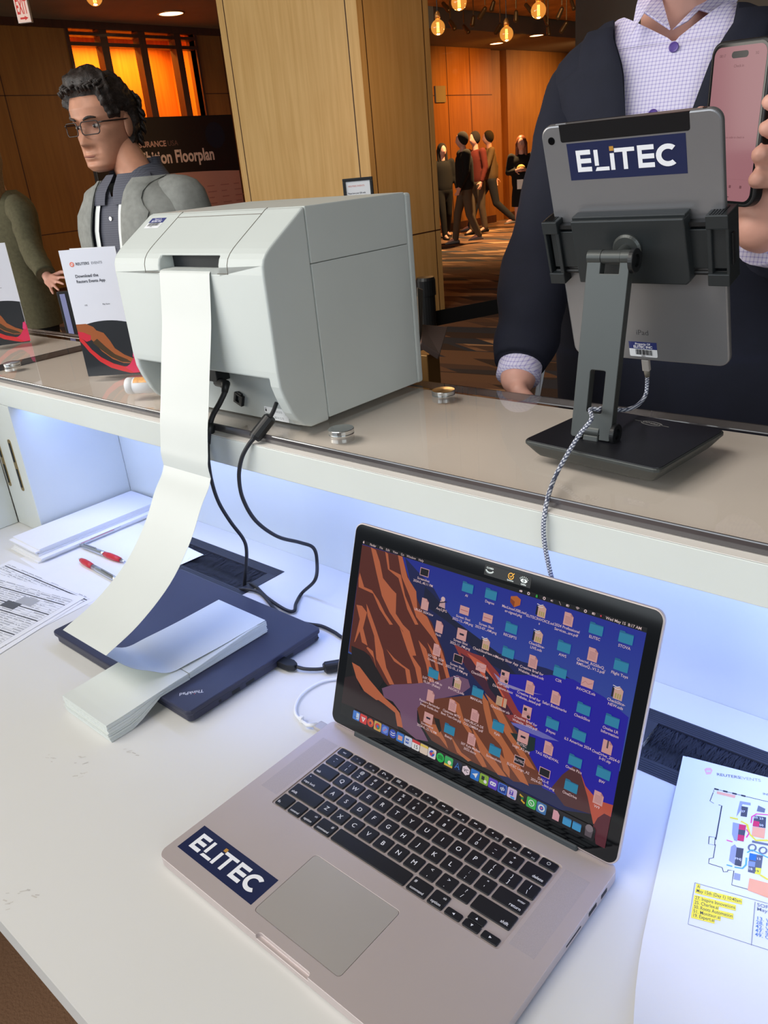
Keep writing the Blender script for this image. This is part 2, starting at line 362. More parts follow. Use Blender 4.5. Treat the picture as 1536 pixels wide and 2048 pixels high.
def text2d(s_, bold=0):
    k = (s_, bold)
    if k not in _tc:
        cu = bpy.data.curves.new('t', 'FONT'); cu.body = s_; cu.size = 1; cu.offset = bold; cu.resolution_u = 3
        o = bpy.data.objects.new('t', cu); me = bpy.data.meshes.new_from_object(o)
        _tc[k] = ([(v.co.x, v.co.y) for v in me.vertices], [tuple(p.vertices) for p in me.polygons])
        bpy.data.objects.remove(o); bpy.data.curves.remove(cu); bpy.data.meshes.remove(me)
    return _tc[k]
class Art:
    """flat printed artwork in its own plane; every shape is laid a hair above the one before"""
    def __init__(s, eps=1e-5): s.v = []; s.f = []; s.c = []; s.z = 0; s.eps = eps; s.T = None
    def add(s, pts, faces, cols):
        s.z += s.eps; o = len(s.v)
        if s.T: pts = [s.T(*p) for p in pts]
        s.v += [(p[0], p[1], s.z) for p in pts]; s.f += [tuple(i+o for i in q) for q in faces]
        for k, q in enumerate(faces):
            for i in q: s.c.append(cols[i] if isinstance(cols, list) else cols)
    def poly(s, pts, rgb): s.add(pts, [tuple(range(len(pts)))], srgb(rgb)); return s
    def rect(s, x0, x1, y0, y1, rgb): return s.poly([(x0, y0), (x1, y0), (x1, y1), (x0, y1)], rgb)
    def rr(s, x0, x1, y0, y1, r, rgb): return s.poly(rrect(x0, x1, y0, y1, r, 4), rgb)
    def disc(s, x, y, r, rgb, n=16): return s.poly([(x+r*math.cos(2*PI*k/n), y+r*math.sin(2*PI*k/n)) for k in range(n)], rgb)
    def grad(s, pts, cols): s.add(pts, [tuple(range(len(pts)))], [srgb(c) for c in cols]); return s
    def line(s, pts, wd, rgb):
        L = []; R = []
        for i, p in enumerate(pts):
            a = pts[max(i-1, 0)]; b = pts[min(i+1, len(pts)-1)]; dx, dy = b[0]-a[0], b[1]-a[1]; l = math.hypot(dx, dy) or 1
            nx, ny = -dy/l*wd/2, dx/l*wd/2; L.append((p[0]+nx, p[1]+ny)); R.append((p[0]-nx, p[1]-ny))
        n = len(pts); s.add(L+R, [(i, i+1, n+i+1, n+i) for i in range(n-1)], srgb(rgb)); return s
    def text(s, t, x, y, size, rgb, bold=0, align='l', rot=0, sx=1):
        vv, ff = text2d(t, bold)
        if not vv: return s
        wd = max(p[0] for p in vv)*size*sx; off = 0 if align == 'l' else (-wd/2 if align == 'c' else -wd)
        c_, s_ = math.cos(rot), math.sin(rot)
        P = [((p[0]*size*sx+off), p[1]*size) for p in vv]; P = [(x+a*c_-b*s_, y+a*s_+b*c_) for a, b in P]
        s.add(P, ff, srgb(rgb)); return s
    def build(s, name, M4, mat_, parent=None):
        me = bpy.data.meshes.new(name); me.from_pydata([tuple(M4 @ Vector(p)) for p in s.v], [], s.f)
        a = me.color_attributes.new('Col', 'FLOAT_COLOR', 'CORNER')
        a.data.foreach_set('color', np.array([(*c, 1) for c in s.c], dtype=np.float32).ravel()); me.update()
        return link(name, me, mat_, parent)
def elitec(A, x0, y0, W, H, back=(26, 36, 74)):
    if back: A.rect(x0, x0+W, y0, y0+H, back)
    wt = (238, 240, 246)
    def R(a, b, c, d, col=wt): A.rect(x0+a*W, x0+b*W, y0+c*H, y0+d*H, col)
    t = .036; h = .125
    R(.075, .075+t, .22, .78); [R(.075, .205, y, y+h) for y in (.22, .4475, .675)]
    R(.235, .235+t, .36, .78); A.poly([(x0+.235*W, y0+.22*H), (x0+.36*W, y0+.22*H), (x0+.36*W, y0+.32*H), (x0+.25*W, y0+.32*H)], wt)
    R(.375, .375+t, .22, .66); R(.375, .375+t, .72, .84, (190, 140, 60))
    R(.415, .585, .675, .78); R(.485, .485+t, .22, .78)
    R(.61, .61+t, .22, .78); [R(.61, .745, y, y+h) for y in (.22, .4475, .675)]
    cx, cy, ro, ri = x0+.855*W, y0+.5*H, .285*H, .155*H; P = []
    ks = [math.radians(50+k*260/20) for k in range(21)]
    P = [(cx+1.12*ro*math.cos(a), cy+ro*math.sin(a)) for a in ks]+[(cx+1.12*ri*math.cos(a), cy+ri*math.sin(a)) for a in ks[::-1]]
    A.poly(P, wt)

# ================================================================== the hall
CE = 3.43
struct('floor', MB().box(-12, 6, -4, 22, -.1, 0), M['carpet'])
struct('ceiling', MB().box(-12, 6, -4, 22, CE, CE+.1), M['ceil'])
cb = MB().box(-7.9, -1.2, 7.0, 20, CE-.04, CE-.002)
cb.mi = 0
struct('trim_1', cb, M['ceil2'])
struct('trim_2', MB().box(-10.6, -7.95, 10.9, 21, 3.13, CE-.002), M['ceil'])
XW = -10.62
def panel_wall(name, boxes, grooves, m_=None):
    w_ = MB()
    for b in boxes: w_.box(*b)
    o = struct(name, w_, M['wood_wall'] if m_ is None else m_)
    g = MB()
    for b in grooves: g.box(*b)
    obj('panel_joint', g, M['wood_dark'], o)
    return o
Y0, Y1 = 6.37, 8.44; YM = [(6.37, 6.83), (6.945, 7.45), (7.565, 8.07), (8.18, 8.44)]
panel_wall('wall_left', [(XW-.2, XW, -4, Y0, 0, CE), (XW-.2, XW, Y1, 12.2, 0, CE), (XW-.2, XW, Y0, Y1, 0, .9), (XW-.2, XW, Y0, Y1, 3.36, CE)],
           [(XW-.01, XW+.002, a-.006, a+.006, 0, CE-.06) for a in (1.2, 3.3, 5.30, 8.95, 10.9)]+[(XW-.01, XW+.002, a, b, z-.006, z+.006) for z in (.84, 2.55) for a, b in ((-4, Y0), (Y1, 12.2))])
struct('trim_3', MB().box(XW+.001, XW+.05, -4, 12.2, CE-.09, CE-.001), M['wood_dark'])
al = MB(); al.box(XW-.85, XW-.8, Y0-.1, Y1+.1, .8, CE); al.box(XW-.8, XW-.2, Y0-.15, Y0-.1, .8, CE); al.box(XW-.8, XW-.2, Y1+.1, Y1+.15, .8, CE); al.box(XW-.8, XW-.2, Y0-.1, Y1+.1, .8, .88)
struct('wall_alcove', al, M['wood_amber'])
fr = MB()
for a, b in ((Y0-.04, Y0), (6.83, 6.945), (7.45, 7.565), (8.07, 8.18), (Y1, Y1+.04)): fr.box(XW-.12, XW+.03, a, b, .9, 3.37)
fr.box(XW-.12, XW+.031, Y0, Y1, 3.14, 3.185); fr.box(XW-.12, XW+.031, Y0, Y1, 3.265, 3.305); fr.box(XW-.12, XW+.031, Y0, Y1, 3.345, 3.37)
struct('window_1', fr, M['wood_dark'])
X2 = -9.33
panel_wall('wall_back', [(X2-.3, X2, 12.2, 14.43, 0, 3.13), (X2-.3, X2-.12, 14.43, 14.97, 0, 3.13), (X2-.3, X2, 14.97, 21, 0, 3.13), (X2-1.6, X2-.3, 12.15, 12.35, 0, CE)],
           [(X2-.01, X2+.003, a-.008, a+.008, 0, 3.13) for a in (13.0, 13.72)]+[(X2-.01, X2+.003, 12.2, 14.43, 2.34, 2.356)])
struct('baseboard_back', MB().box(X2, X2+.02, 12.2, 14.43, 0, .14).box(X2, X2+.02, 14.97, 21, 0, .14), M['wood_dark'])
struct('baseboard_left', MB().box(XW, XW+.02, -4, 12.2, 0, .12), M['wood_dark'])
struct('wall_far', MB().box(-11, 6, 21, 21.2, 0, CE), M['wood_wall'])
xg = on_y(1151, 18, 9).x
struct('wall_right', MB().box(xg, 4.2, 9, 9.2, 0, CE).box(4.0, 4.2, -4, 9, 0, CE), M['steel_grey'])  # long side run is out of view, added to keep the right darker
# wood clad pillar
px0, px1, py0, py1 = -5.92, -4.255, 5.105, 6.0
pl = struct('wall_pillar', MB().box(px0, px1, py0, py1, 0, CE), M['wood_col'])
g = MB()
for x in (px0+.09, px1-.12): g.box(x-.005, x+.005, py0-.002, py0+.01, 0, CE)
for y in (py0+.07, py1-.08): g.box(px1-.01, px1+.002, y-.004, y+.004, 0, CE)
zz = on_x(850, 465, px1).z; g.box(px1-.01, px1+.002, py0, py1, zz-.005, zz+.005)
obj('panel_joint', g, M['wood_dark'], pl)

# wall plaque
a = on_x(868, 172, X2); b = on_x(890, 205, X2)
tag(obj('wall_plaque', MB().box(X2, X2+.03, a.y, b.y, b.z, a.z), M['steel_grey'], bevel=.004), 'small grey square plaque on the orange lit wood wall beside the pillar', 'plaque')
# exit sign
es = thing('exit_sign', (-7.6, 0, 0), 'white exit sign with red letters and arrow hanging from the ceiling', 'exit sign')
pa, pb = on_y(28, 6, 4.2), on_y(56, -3, 4.2); es.location = (pa.x, 4.2, CE)
esc = at(52, 8, 7.4); Fx = Frame(esc, (.80, .60, 0), (0, 0, 1), (.60, -.80, 0))
ul, vl = Fx.uv(37, 47); ur, vr = Fx.uv(62, 38); hh = .215
es.location = (esc.x, esc.y, CE)
bm_ = MB(); bm_.T = Fx.M; bm_.box(ul, ur, vl, vl+hh, -.04, 0); obj('sign_box', bm_, M['white_plastic'], es, bevel=.003)
bm_ = MB(); bm_.T = Fx.M; um = (ul+ur)/2; bm_.box(um-.012, um+.012, vl+hh, CE-esc.z-.002, -.03, -.01); obj('hanger', bm_, M['white_plastic'], es)
A = Art(2e-4); W_ = ur-ul
A.rect(ul+.004, ur-.004, vl+.004, vl+hh-.004, (250, 214, 196))
A.text('EXIT', um, vl+.072, .17, (214, 44, 40), .02, 'c', 0, W_/.42); A.rect(ul+.03, ur-.05, vl+.028, vl+.044, (214, 44, 40)); A.poly([(ur-.055, vl+.018), (ur-.02, vl+.036), (ur-.055, vl+.054)], (214, 44, 40))
mt = print_mat('lit_sign_face', .75); A.build('sign_face', Fx.M @ Matrix.Translation((0, 0, .001)), mt, es)

# downlights in the ceilings
def downlight(x, y, z, r, label):
    t = thing('ceiling_downlight', (x, y, z), label, 'ceiling light', 'round recessed ceiling lights')
    obj('trim_ring', MB().lathe([(r*1.15, 0), (r*1.15, -.008), (r*1.02, -.012), (r*1.0, 0)], 28, (x, y, z-.001)), M['bronze'], t)
    obj('lamp_disc', MB().lathe([(.001, -.002), (r, -.002), (r, -.007), (.001, -.007)], 28, (x, y, z)), M['lamp_on'], t)
p = on_z(342, 26, CE); downlight(p.x, p.y, CE, .16, 'lit round downlight in the plain ceiling left of the pillar')
for q, l in (((993, 86), 'lit round downlight between the two lower globe bulbs'), ((1073, 70), 'lit round downlight under the right upper globe bulb')):
    p = on_z(*q, 3.13); downlight(p.x, p.y, 3.13, .12, l)
# globe pendants
def pendant(px_, py_, rpx, label):
    r = .0475; d = r*FPX/rpx; c = at(px_, py_, d); t = thing('globe_pendant', (c.x, c.y, CE), label, 'pendant lamp', 'amber globe bulb pendants')
    prof = [(.001, -r)]+[(r*math.sin(PI*k/16), -r*math.cos(PI*k/16)) for k in range(1, 14)]+[(.016, r*.98), (.014, r*1.15)]
    obj('bulb', MB().lathe(prof, 24, c), M['bulb_glass'], t, smooth=True)
    f_ = MB()
    for k in range(6): an = k*PI/3; f_.tube([(c.x+.007*math.cos(an), c.y+.007*math.sin(an), c.z+.03), (c.x+.008*math.cos(an), c.y+.008*math.sin(an), c.z-.028)], .0016, 6)
    obj('filament', f_, M['filament'], t)
    obj('socket', MB().lathe([(.012, 0), (.018, .004), (.018, .03), (.010, .045), (.004, .05)], 20, (c.x, c.y, c.z+r)), M['bronze'], t, smooth=True)
    l = bpy.data.lights.new('bulb_light', 'POINT'); l.energy = 5; l.color = (1, .55, .2); l.shadow_soft_size = .03; lo_ = bpy.data.objects.new('bulb_light', l); C.objects.link(lo_); lo_.location = (c.x, c.y, c.z-.08)
    obj('cord', MB().tube([(c.x, c.y, c.z+r+.045), (c.x, c.y, CE-.041 if (c.y > 7 and c.x > -7.9) else CE)], .003, 8), M['black'], t)
for a_ in ((876, 55, 14, 'lit amber globe bulb hanging closest to the pillar'), (918, 4, 15.5, 'lit amber globe bulb cut by the top edge, second from the pillar'),
           (1013, 68, 13.5, 'lit amber globe bulb hanging lowest of the cluster above the walking people'), (1077, 21, 15, 'lit amber globe bulb nearest the man in the navy suit'),
           (188, -6, 16, 'amber globe bulb cut by the top edge above the man with glasses')): pendant(*a_)
for k, (x, y) in enumerate([(965, 26), (946, 42), (932, 58), (905, 50), (985, 12), (996, 58), (1032, 32), (1057, 16), (1092, 40), (1120, 26), (1128, 54), (1097, 62), (892, 14), (1145, 10)]):
    c = at(x, y, 7.6+(k % 3)*.5); t = thing('track_spotlight', (c.x, c.y, CE), 'small unlit bronze spotlight hanging among the globe bulbs', 'spotlight', 'small bronze spotlights under the bronze ceiling')
    b_ = MB(); dx = .03*math.cos(k*1.3); b_.caps((c.x-dx, c.y, c.z-.030), (c.x+dx, c.y, c.z+.030), .024, .020, 12); obj('lamp_head', b_, M['bronze'], t)
    obj('stem', MB().tube([(c.x+dx, c.y, c.z+.06), (c.x+dx, c.y, CE-.04 if c.y > 7 and c.x > -7.9 else CE)], .006, 8), M['bronze'], t)

# ================================================================== the counter
XR = 1.6
dk = struct('desk_slab_tmp', MB().box(-1.7, XR, -.13, .5365, .735, ZD), M['desk'], bevel=.0015)
del dk['kind']; dk.name = 'desk_worktop'; dk.data.name = 'desk_worktop'
tag(dk, 'white laminate worktop of the registration counter under the laptops', 'worktop')
holes = MB(); GR = [(-.631, -.350), (.2795, .560)]; GY0, GY1 = .383, .484
for a, b in GR: holes.box(a+.018, b-.018, GY0+.018, GY1-.018, .70, .80)
bv = dk.modifiers.get('bevel'); dk.modifiers.clear(); cut(dk, holes)
A = Art(); A.T = None
random.seed(3)
for cx, cy in ((-.2406, .008), (-.1887, .0145), (-.0838, -.1163), (-.0764, -.1001), (-.1693, .0743), (.39, .3), (-.21, .03)):
    for k in range(5):
        x, y = cx+random.uniform(-.012, .012), cy+random.uniform(-.006, .006); an = random.uniform(.2, 1.2); L = random.uniform(.002, .007)
        A.line([(x, y), (x+L*.5*math.cos(an), y+L*.5*math.sin(an)), (x+L*math.cos(an), y+L*math.sin(an))], random.uniform(.0006, .0016), random.choice([(205, 202, 197), (198, 194, 188), (190, 186, 182)]))
A.build('scuff_marks', Matrix.Translation((0, 0, ZD)), M['print'], dk)
cb = thing('counter_carcass', (0, .6, 0), 'white laminate counter body with open lit niche above the worktop', 'counter')
b_ = MB(); b_.box(-1.7, XR, .537, .60, 0, ZS-.018); obj('back_panel', b_, M['laminate'], cb, bevel=.001)
b_ = MB(); b_.box(-.99, -.887, .3357, .5365, ZD+.0005, ZS-.0395); sp = obj('side_panel', b_, M['laminate'], cb, bevel=.001)
b_ = MB(); b_.box(-1.7, XR, .3357, .354, ZS-.039, ZS-.001); obj('fascia', b_, M['laminate'], cb, bevel=.001)
b_ = MB(); b_.box(-1.7, XR, .354, .5365, ZS-.017, ZS-.0005); obj('niche_top', b_, M['laminate'], cb)
b_ = MB(); b_.box(-1.7, -.992, -.8, .335, ZD+.0005, ZS-.0005); obj('return_panel', b_, M['laminate'], cb, bevel=.001)
b_ = MB(); b_.box(-1.7, -.95, -.8, -.75, 0, .735); b_.box(-1.7, -1.66, -.75, .53, 0, .735); b_.box(XR-.04, XR, -.1, .53, 0, .735); obj('leg_panel', b_, M['laminate'], cb)
for k, (xt, yt, xb, yb) in enumerate(((20.5, 880, 51, 983), (-6, 870, 23, 972))):
    P0 = on_y(xt, yt, .3357); P1 = on_y(xb, yb, .3357)
    if k: P0 = Vector((-.983, 0, P0.z)); xx = -.978
    else: xx = -.9235
    z0, z1 = P1.z, P0.z; y = .3356
    plt = obj('hinge_plate', MB().prism([(a, b) for a, b in rrect(xx-.0055, xx+.0055, z0, z1, .005)], y-.0012, y+.0002, 'y'), M['brass'], cb)
    b_ = MB(); [b_.box(xx-.0028, xx+.0028, y-.0018, y-.001, z0+(z1-z0)*f0, z0+(z1-z0)*f1) for f0, f1 in ((.07, .43), (.57, .93))]
    obj('slot', b_, M['dark_gap'], plt)
led = MB().box(-.88, .37, .366, .384, ZS-.024, ZS-.017); obj('led_strip', led, mat('led_diffuser', (210, 220, 255), .5, emit=(170, 190, 255), es=1.5), cb)
# white shelf under the glass, and the glass panes
st = MB().box(-1.7, XR, .3357, .625, ZS-.0004, ZS+.0002); sh = obj('shelf_top', st, M['laminate_warm'], cb)
def pane(x0, x1, y0, y1, label):
    t = MB(); z0, z1 = ZS+.0006, ZG; t.box(x0, x1, y0, y1, z0, z1); t.m = [0, 0, 1, 1, 1, 1]
    o = obj('glass_counter_top', t, [M['glass'], M['glass_edge']], bevel=.0014); o.modifiers['bevel'].material = 1; tag(o, label, 'glass top'); return o
pane(-1.0185, XR, .3467, .631, 'smoky glass pane lying on the counter under the white printer and tablet stand')
pane(-1.7, -1.0215, -.78, .642, 'smoky glass pane at the far left end of the counter under the cropped leaflet')
for k, (x, y, l) in enumerate(((-.0836, .3925, 'silver glass clamp cap in front of the printer near the glass edge'), (-.0715, .5811, 'silver glass clamp cap behind the printer near the far glass edge'),
                   (-.9789, .4034, 'silver glass clamp cap at the far left by the pane joint'), (-1.0, .60, 'silver glass clamp cap behind the folded leaflet by the far edge'))):
    pr = [(.001, 0), (.0155, 0), (.0158, .0012), (.0150, .0018), (.0158, .0026), (.0160, .0068), (.0155, .0074), (.001, .0084)]
    tag(obj('glass_clamp_cap', MB().lathe(pr, 40, (x, y, ZG)), M['silver'], smooth=False), l, 'clamp cap', 'round silver clamp caps on the glass')
# cable grommets with brushes
for (a, b), l in zip(GR, ('black cable grommet with brush behind the closed navy laptop', 'black cable grommet with brush right of the open laptop screen')):
    t = thing('cable_grommet', ((a+b)/2, (GY0+GY1)/2, ZD), l, 'cable grommet')
    f_ = MB(); q = .02; zt = ZD+.0010; zb = ZD-.022
    for x0, x1, y0, y1 in ((a, b, GY1-q, GY1), (a, b, GY0, GY0+q), (a, a+q, GY0+q, GY1-q), (b-q, b, GY0+q, GY1-q)):
        f_.box(x0, x1, y0, y1, ZD+.0002, zt)
    for x0, x1, y0, y1 in ((a+.0185, b-.0185, GY1-q, GY1-.0185), (a+.0185, b-.0185, GY0+.0185, GY0+q)): f_.box(x0, x1, y0, y1, zb, ZD+.0002)
    obj('frame', f_, M['grommet'], t, bevel=.0006)
    r_ = MB()
    for k in range(5): r_.box(a+.002, b-.002, GY0+.003+.0032*k, GY0+.0042+.0032*k, zt, zt+.0003); r_.box(a+.002, b-.002, GY1-.004-.0032*k, GY1-.003-.0032*k, zt, zt+.0003)
    obj('ribs', r_, M['grommet'], t)
    obj('brush_backing', MB().box(a+.019, b-.019, GY0+.019, GY1-.019, ZD-.02, ZD-.009), M['dark_gap'], t)
    br = MB(); random.seed(11)
    for k in range(2200):
        x = random.uniform(a+.02, b-.02); s_ = random.choice((-1, 1)); y = GY1-.0195 if s_ < 0 else GY0+.0195
        L = random.uniform(.03, .042)*(1 if s_ < 0 else .75); dx = random.uniform(-.012, .012); z0 = ZD-.004-random.uniform(0, .004)
        br.add([(x-.0005, y, z0+.003), (x+.0005, y, z0+.003), (x+dx, y+s_*L, z0-.001+random.uniform(0, .006))], [(0, 1, 2)])
    o = obj('brush', br, M['brush'], t); o['kind'] = 'stuff'

# ================================================================== label printer
PXL, PXR = -.446, -.136
pr = thing('label_printer', (-.29, .48, ZG), 'white label printer with a long blank label strip hanging out of its back', 'printer')
prof = [(.4252, .0012), (.3945, .0012), (.3821, .006), (.3723, .015), (.3646, .0263), (.3558, .0473), (.3512, .062), (.350, .08), (.350, .192), (.3508, .2025), (.3535, .2095), (.358, .2150), (.3640, .2200), (.372, .2255), (.4146, .2530), (.4200, .2567), (.4252, .259)]
def ext(mb, P, xa, xb): return mb.prism([(a, ZG+b) for a, b in P], xa, xb, 'x')
b_ = ext(MB(), prof, PXL, PXR)
rc = obj('rear_cover', b_, M['printer'], pr)
cut(rc, MB().box(PXL+.0105, PXR-.0184, .30, .3909, ZG-.02, ZG+.0708))
cut(rc, MB().box(-.3390, -.2177, .30, .405, ZG+.1932, ZG+.2125))
bb = rc.modifiers.new('bevel', 'BEVEL'); bb.width = .0028; bb.segments = 3; bb.limit_method = 'ANGLE'; bb.angle_limit = math.radians(50)
b_ = MB().box(PXL+.0003, PXR-.0003, .4258, .6057, ZG+.0045, ZG+.1938); obj('body_panel', b_, M['printer'], pr, bevel=.0012)
b_ = MB().box(PXL+.0003, PXR-.0003, .4258, .6057, ZG+.1944, ZG+.2587); obj('top_cover', b_, M['printer'], pr, bevel=.0012)
b_ = MB().box(PXL, PXR, .6063, .6195, ZG+.003, ZG+.2575); obj('front_cover', b_, M['printer'], pr, bevel=.004, seg=4)
b_ = MB().box(PXL+.0115, PXR-.019, .3905, .4250, ZG+.0012, ZG+.0700); obj('connector_panel', b_, M['printer_in'], pr, bevel=.001)
b_ = MB().box(-.3385, -.2182, .3735, .404, ZG+.190, ZG+.2160); obj('paper_slot', b_, M['dark_gap'], pr)
b_ = MB().box(-.3385, -.2182, .3505, .3735, ZG+.1905, ZG+.1945); obj('slot_lip', b_, M['printer_in'], pr, bevel=.001)
b_ = MB()
for x, z0 in ((-.1994, .193), (-.371, .193)): b_.tube([(x, a-.0001 if b < .2 else a-.0001, ZG+b+.0001) for a, b in [(.350, z0)]+prof[8:]], .00045, 6)
b_.tube([(-.371, .4147, ZG+.2531), (-.1994, .4147, ZG+.2531)], .0005, 6)
b_.tube([(-.371, .350, ZG+.193), (-.3375, .350, ZG+.193)], .00045, 6); b_.tube([(-.219, .350, ZG+.193), (-.1994, .350, ZG+.193)], .00045, 6)
obj('cover_seam', b_, M['steel_grey'], pr)
b_ = MB()
for x in (PXL+.03, PXR-.03):
    for y in (.412, .59): b_.lathe([(.001, -.0042), (.007, -.0042), (.007, .001), (.001, .001)], 16, (x, y, ZG+.0044))
obj('rubber_foot', b_, M['black'], pr)
nrm = Vector((0, -(.2530-.2255), (.4146-.372))).normalized(); vv = Vector((0, .4146-.372, .2530-.2255)).normalized()
Fs = Frame((-.29, .372, ZG+.2255), (1, 0, 0), vv, nrm)
q = [Fs.uv(*p) for p in ((303, 437), (329, 437), (318, 456), (291.6, 456))]
x0, x1, y0, y1 = min(a for a, b in q)+.003, max(a for a, b in q)-.003, min(b for a, b in q), max(b for a, b in q)
A = Art(4e-5); A.rr(x0, x1, y0, y1, .001, (232, 234, 238)); ym = y0+(y1-y0)*.52; A.rect(x0, x1, ym, y1, (48, 56, 120))
A.text('Property Of', (x0+x1)/2, ym+(y1-ym)*.62, (y1-y0)*.15, (235, 236, 244), .01, 'c'); A.text('ELITEC INC', (x0+x1)/2, ym+(y1-ym)*.18, (y1-y0)*.22, (235, 236, 244), .03, 'c')
random.seed(5); xx = x0+.004
while xx < x1-.004: wd = random.choice((.0003, .0006)); A.rect(xx, xx+wd, y0+(ym-y0)*.35, ym-.0006, (20, 20, 24)); xx += wd+random.choice((.0003, .0006))
A.text('0002', (x0+x1)/2, y0+.0006, (y1-y0)*.14, (20, 20, 24), 0, 'c'); A.build('asset_label', Fs.M @ Matrix.Translation((0, 0, .0002)), M['print'], pr)
Fw = Frame((-.2, .3903, ZG), (1, 0, 0), (0, 0, 1), (0, -1, 0))
a = Fw.uv(528, 812); b = Fw.uv(590, 838)
A = Art(4e-5); A.rr(a[0], a[0]+.040, a[1]-.0085, a[1]+.0, .001, (236, 238, 240)); A.rect(a[0]+.0015, a[0]+.0045, a[1]-.0065, a[1]-.0035, (20, 22, 28)); A.line([(a[0]+.002, a[1]-.0035), (a[0]+.002, a[1]-.0018), (a[0]+.004, a[1]-.0018), (a[0]+.004, a[1]-.0035)], .0006, (20, 22, 28))
A.text('18.14.12.72', a[0]+.018, a[1]-.006, .0035, (90, 96, 106)); A.rr(a[0]+.014, a[0]+.046, .002, .0115, .001, (236, 238, 240)); A.text('18.14.12.72', a[0]+.018, .0045, .004, (70, 78, 90))
A.build('rating_label', Fw.M, M['print'], pr)
jc = Fw.uv(481, 797); T_ = Fw.M @ Matrix.Translation((jc[0], jc[1], 0)) @ Matrix.Rotation(-.35, 4, 'Z')
b_ = MB(); b_.T = T_
for c_ in ((-.0085, .0085, .0045, .0075), (-.0085, .0085, -.0075, -.0045), (-.0085, -.004, -.0045, .0045), (.0025, .0085, -.0045, .0045)): b_.box(c_[0], c_[1], c_[2], c_[3], 0, .005)
b_.box(-.0045, .0045, .0075, .0095, 0, .004); obj('cable_clip', b_, M['black'], pr, bevel=.0006)
pu = Fw.uv(447, 752); b_ = MB(); b_.T = Fw.M @ Matrix.Translation((pu[0]+.004, pu[1]+.004, 0)); b_.box(-.0105, .0105, -.006, .012, 0, .022); obj('power_socket_block', b_, M['black'], pr, bevel=.001)

# fanfold label paper: strip from the slot, fold, strip down, and the folded pile
fp_ = thing('fanfold_label_paper', (-.26, .2, ZD), 'white fanfold label strip hanging from the printer and piled on the closed navy laptop', 'label paper')
def sheet(edge, th=.0003):
    m_ = MB(); R = []
    for a, b in edge: R.append([tuple(a), tuple(b)])
    m_.rings(R, cap=False, closed=False); return m_
up = [(.398, 1.2640), (.372, 1.2642), (.360, 1.2640), (.3535, 1.2640), (.3488, 1.2618), (.3470, 1.2550), (.3415, 1.222), (.3365, 1.196), (.3225, 1.143), (.3115, 1.100), (.305, 1.077), (.2985, 1.045), (.2955, 1.0315), (.2965, 1.0150)]
up = [(p.y, p.z) for p in smooth_path([(0, a, b) for a, b in up], 3)]
solid(obj('upper_strip', sheet([((-.336, a, b), (-.232, a, b)) for a, b in up]), M['paper'], fp_, smooth=True))
lo = [(.2965, 1.0150), (.290, 1.0030), (.2745, .984), (.248, .9445), (.208, .9035), (.155, .872), (.1045, .8543)]
lo = [(p.y, p.z) for p in smooth_path([(0, a, b) for a, b in lo], 5)]
solid(obj('lower_strip', sheet([((-.336, a, b), (-.232, a, b)) for a, b in lo]), M['paper'], fp_, smooth=True))
lf = []
for (x, y), X in zip(((210, 1313), (260, 1335), (300, 1342), (340, 1345), (385, 1336), (450, 1300), (528, 1243)), (-.232, -.230, -.227, -.223, -.217, -.210, -.204)):
    P = on_x(x, y, X); lf.append(Vector((X, P.y, max(P.z, .7905))))
lf[0] = Vector((-.232, .1045, .8543)); lf[-1] = Vector((-.204, .3225, .8000)); lf[-2].z = .7962; lf[-3].z = .7935
lf = smooth_path(lf, 5)
solid(obj('top_leaf', sheet([(p+Vector((-.104, 0, 0)), p) for p in lf]), M['paper'], fp_, smooth=True))
pile = MB(); random.seed(2); N = 16
for k in range(N):
    for ya, yb, first in ((.070, .1895, 1), (.191, .323, 0)):
        jx = random.uniform(-.0006, .0006); jy = random.uniform(-.0008, .0008); P = []; Q = []
        for y in np.linspace(ya+jy, yb+jy, 9):
            base = .7605 if y < .105 else (.7605+(.7806-.7605)*min(1, (y-.105)/.04) if y < .145 else .7806)
            topz = .7855 if y < .09 else (.7855+(.7895-.7855)*min(1, (y-.09)/.08))
            if y > .2: topz = .7900+.0088*min(1, (y-.2)/.1)
            za = base+(topz-base)*k/N; zb = base+(topz-base)*(k+.93)/N
            P.append((y, za)); Q.append((y, zb))
        pile.prism(P+Q[::-1], -.3085+jx, -.2040+jx, 'x')
o = obj('folded_pile', pile, M['paper'], fp_); o['kind'] = 'stuff'

# cables
def cable(name, pts, r, m_, label, cat='cable', k=7, group=None):
    t = thing(name, tuple(pts[0]), label, cat, group); obj('cord', MB().tube(smooth_path(pts, k), r, 10), m_, t, smooth=True); return t
def on_desk(x, y, z=ZD+.0045): return on_z(x, y, z)
p0 = Fw.M @ Vector((pu[0]+.004, pu[1]-.004, .014))
pa = [p0, on_y(450, 778, .366), on_y(441, 803, .356), on_y(427, 828, .347), on_y(420, 848, .341)]
pc = [on_y(415, 884, .334), on_y(417, 925, .330), on_y(424, 965, .332), on_y(438, 1006, .345), on_y(462, 1045, .365), on_y(486, 1077, .385), on_y(493, 1100, .397), on_y(492, 1135, .408), on_y(489, 1168, .418), on_y(489, 1185, .42)]
t = cable('power_cable', pa, .0037, M['rubber'], 'black power lead with an inline coupler hanging right beside the label strip')
obj('coupler', MB().tube([on_y(421, 845, .341), on_y(420, 853, .340), on_y(418, 862, .338), on_y(414, 886, .334)], [.0040, .0072, .0078, .0054], 14), M['black'], t, smooth=True)
obj('cord', MB().tube(smooth_path(pc, 7), .0027, 10), M['rubber'], t, smooth=True)
obj('strain_relief', MB().tube([p0, on_y(452, 768, .369), on_y(449, 785, .363)], [.0065, .0058, .0042], 12), M['black'], t, smooth=True)
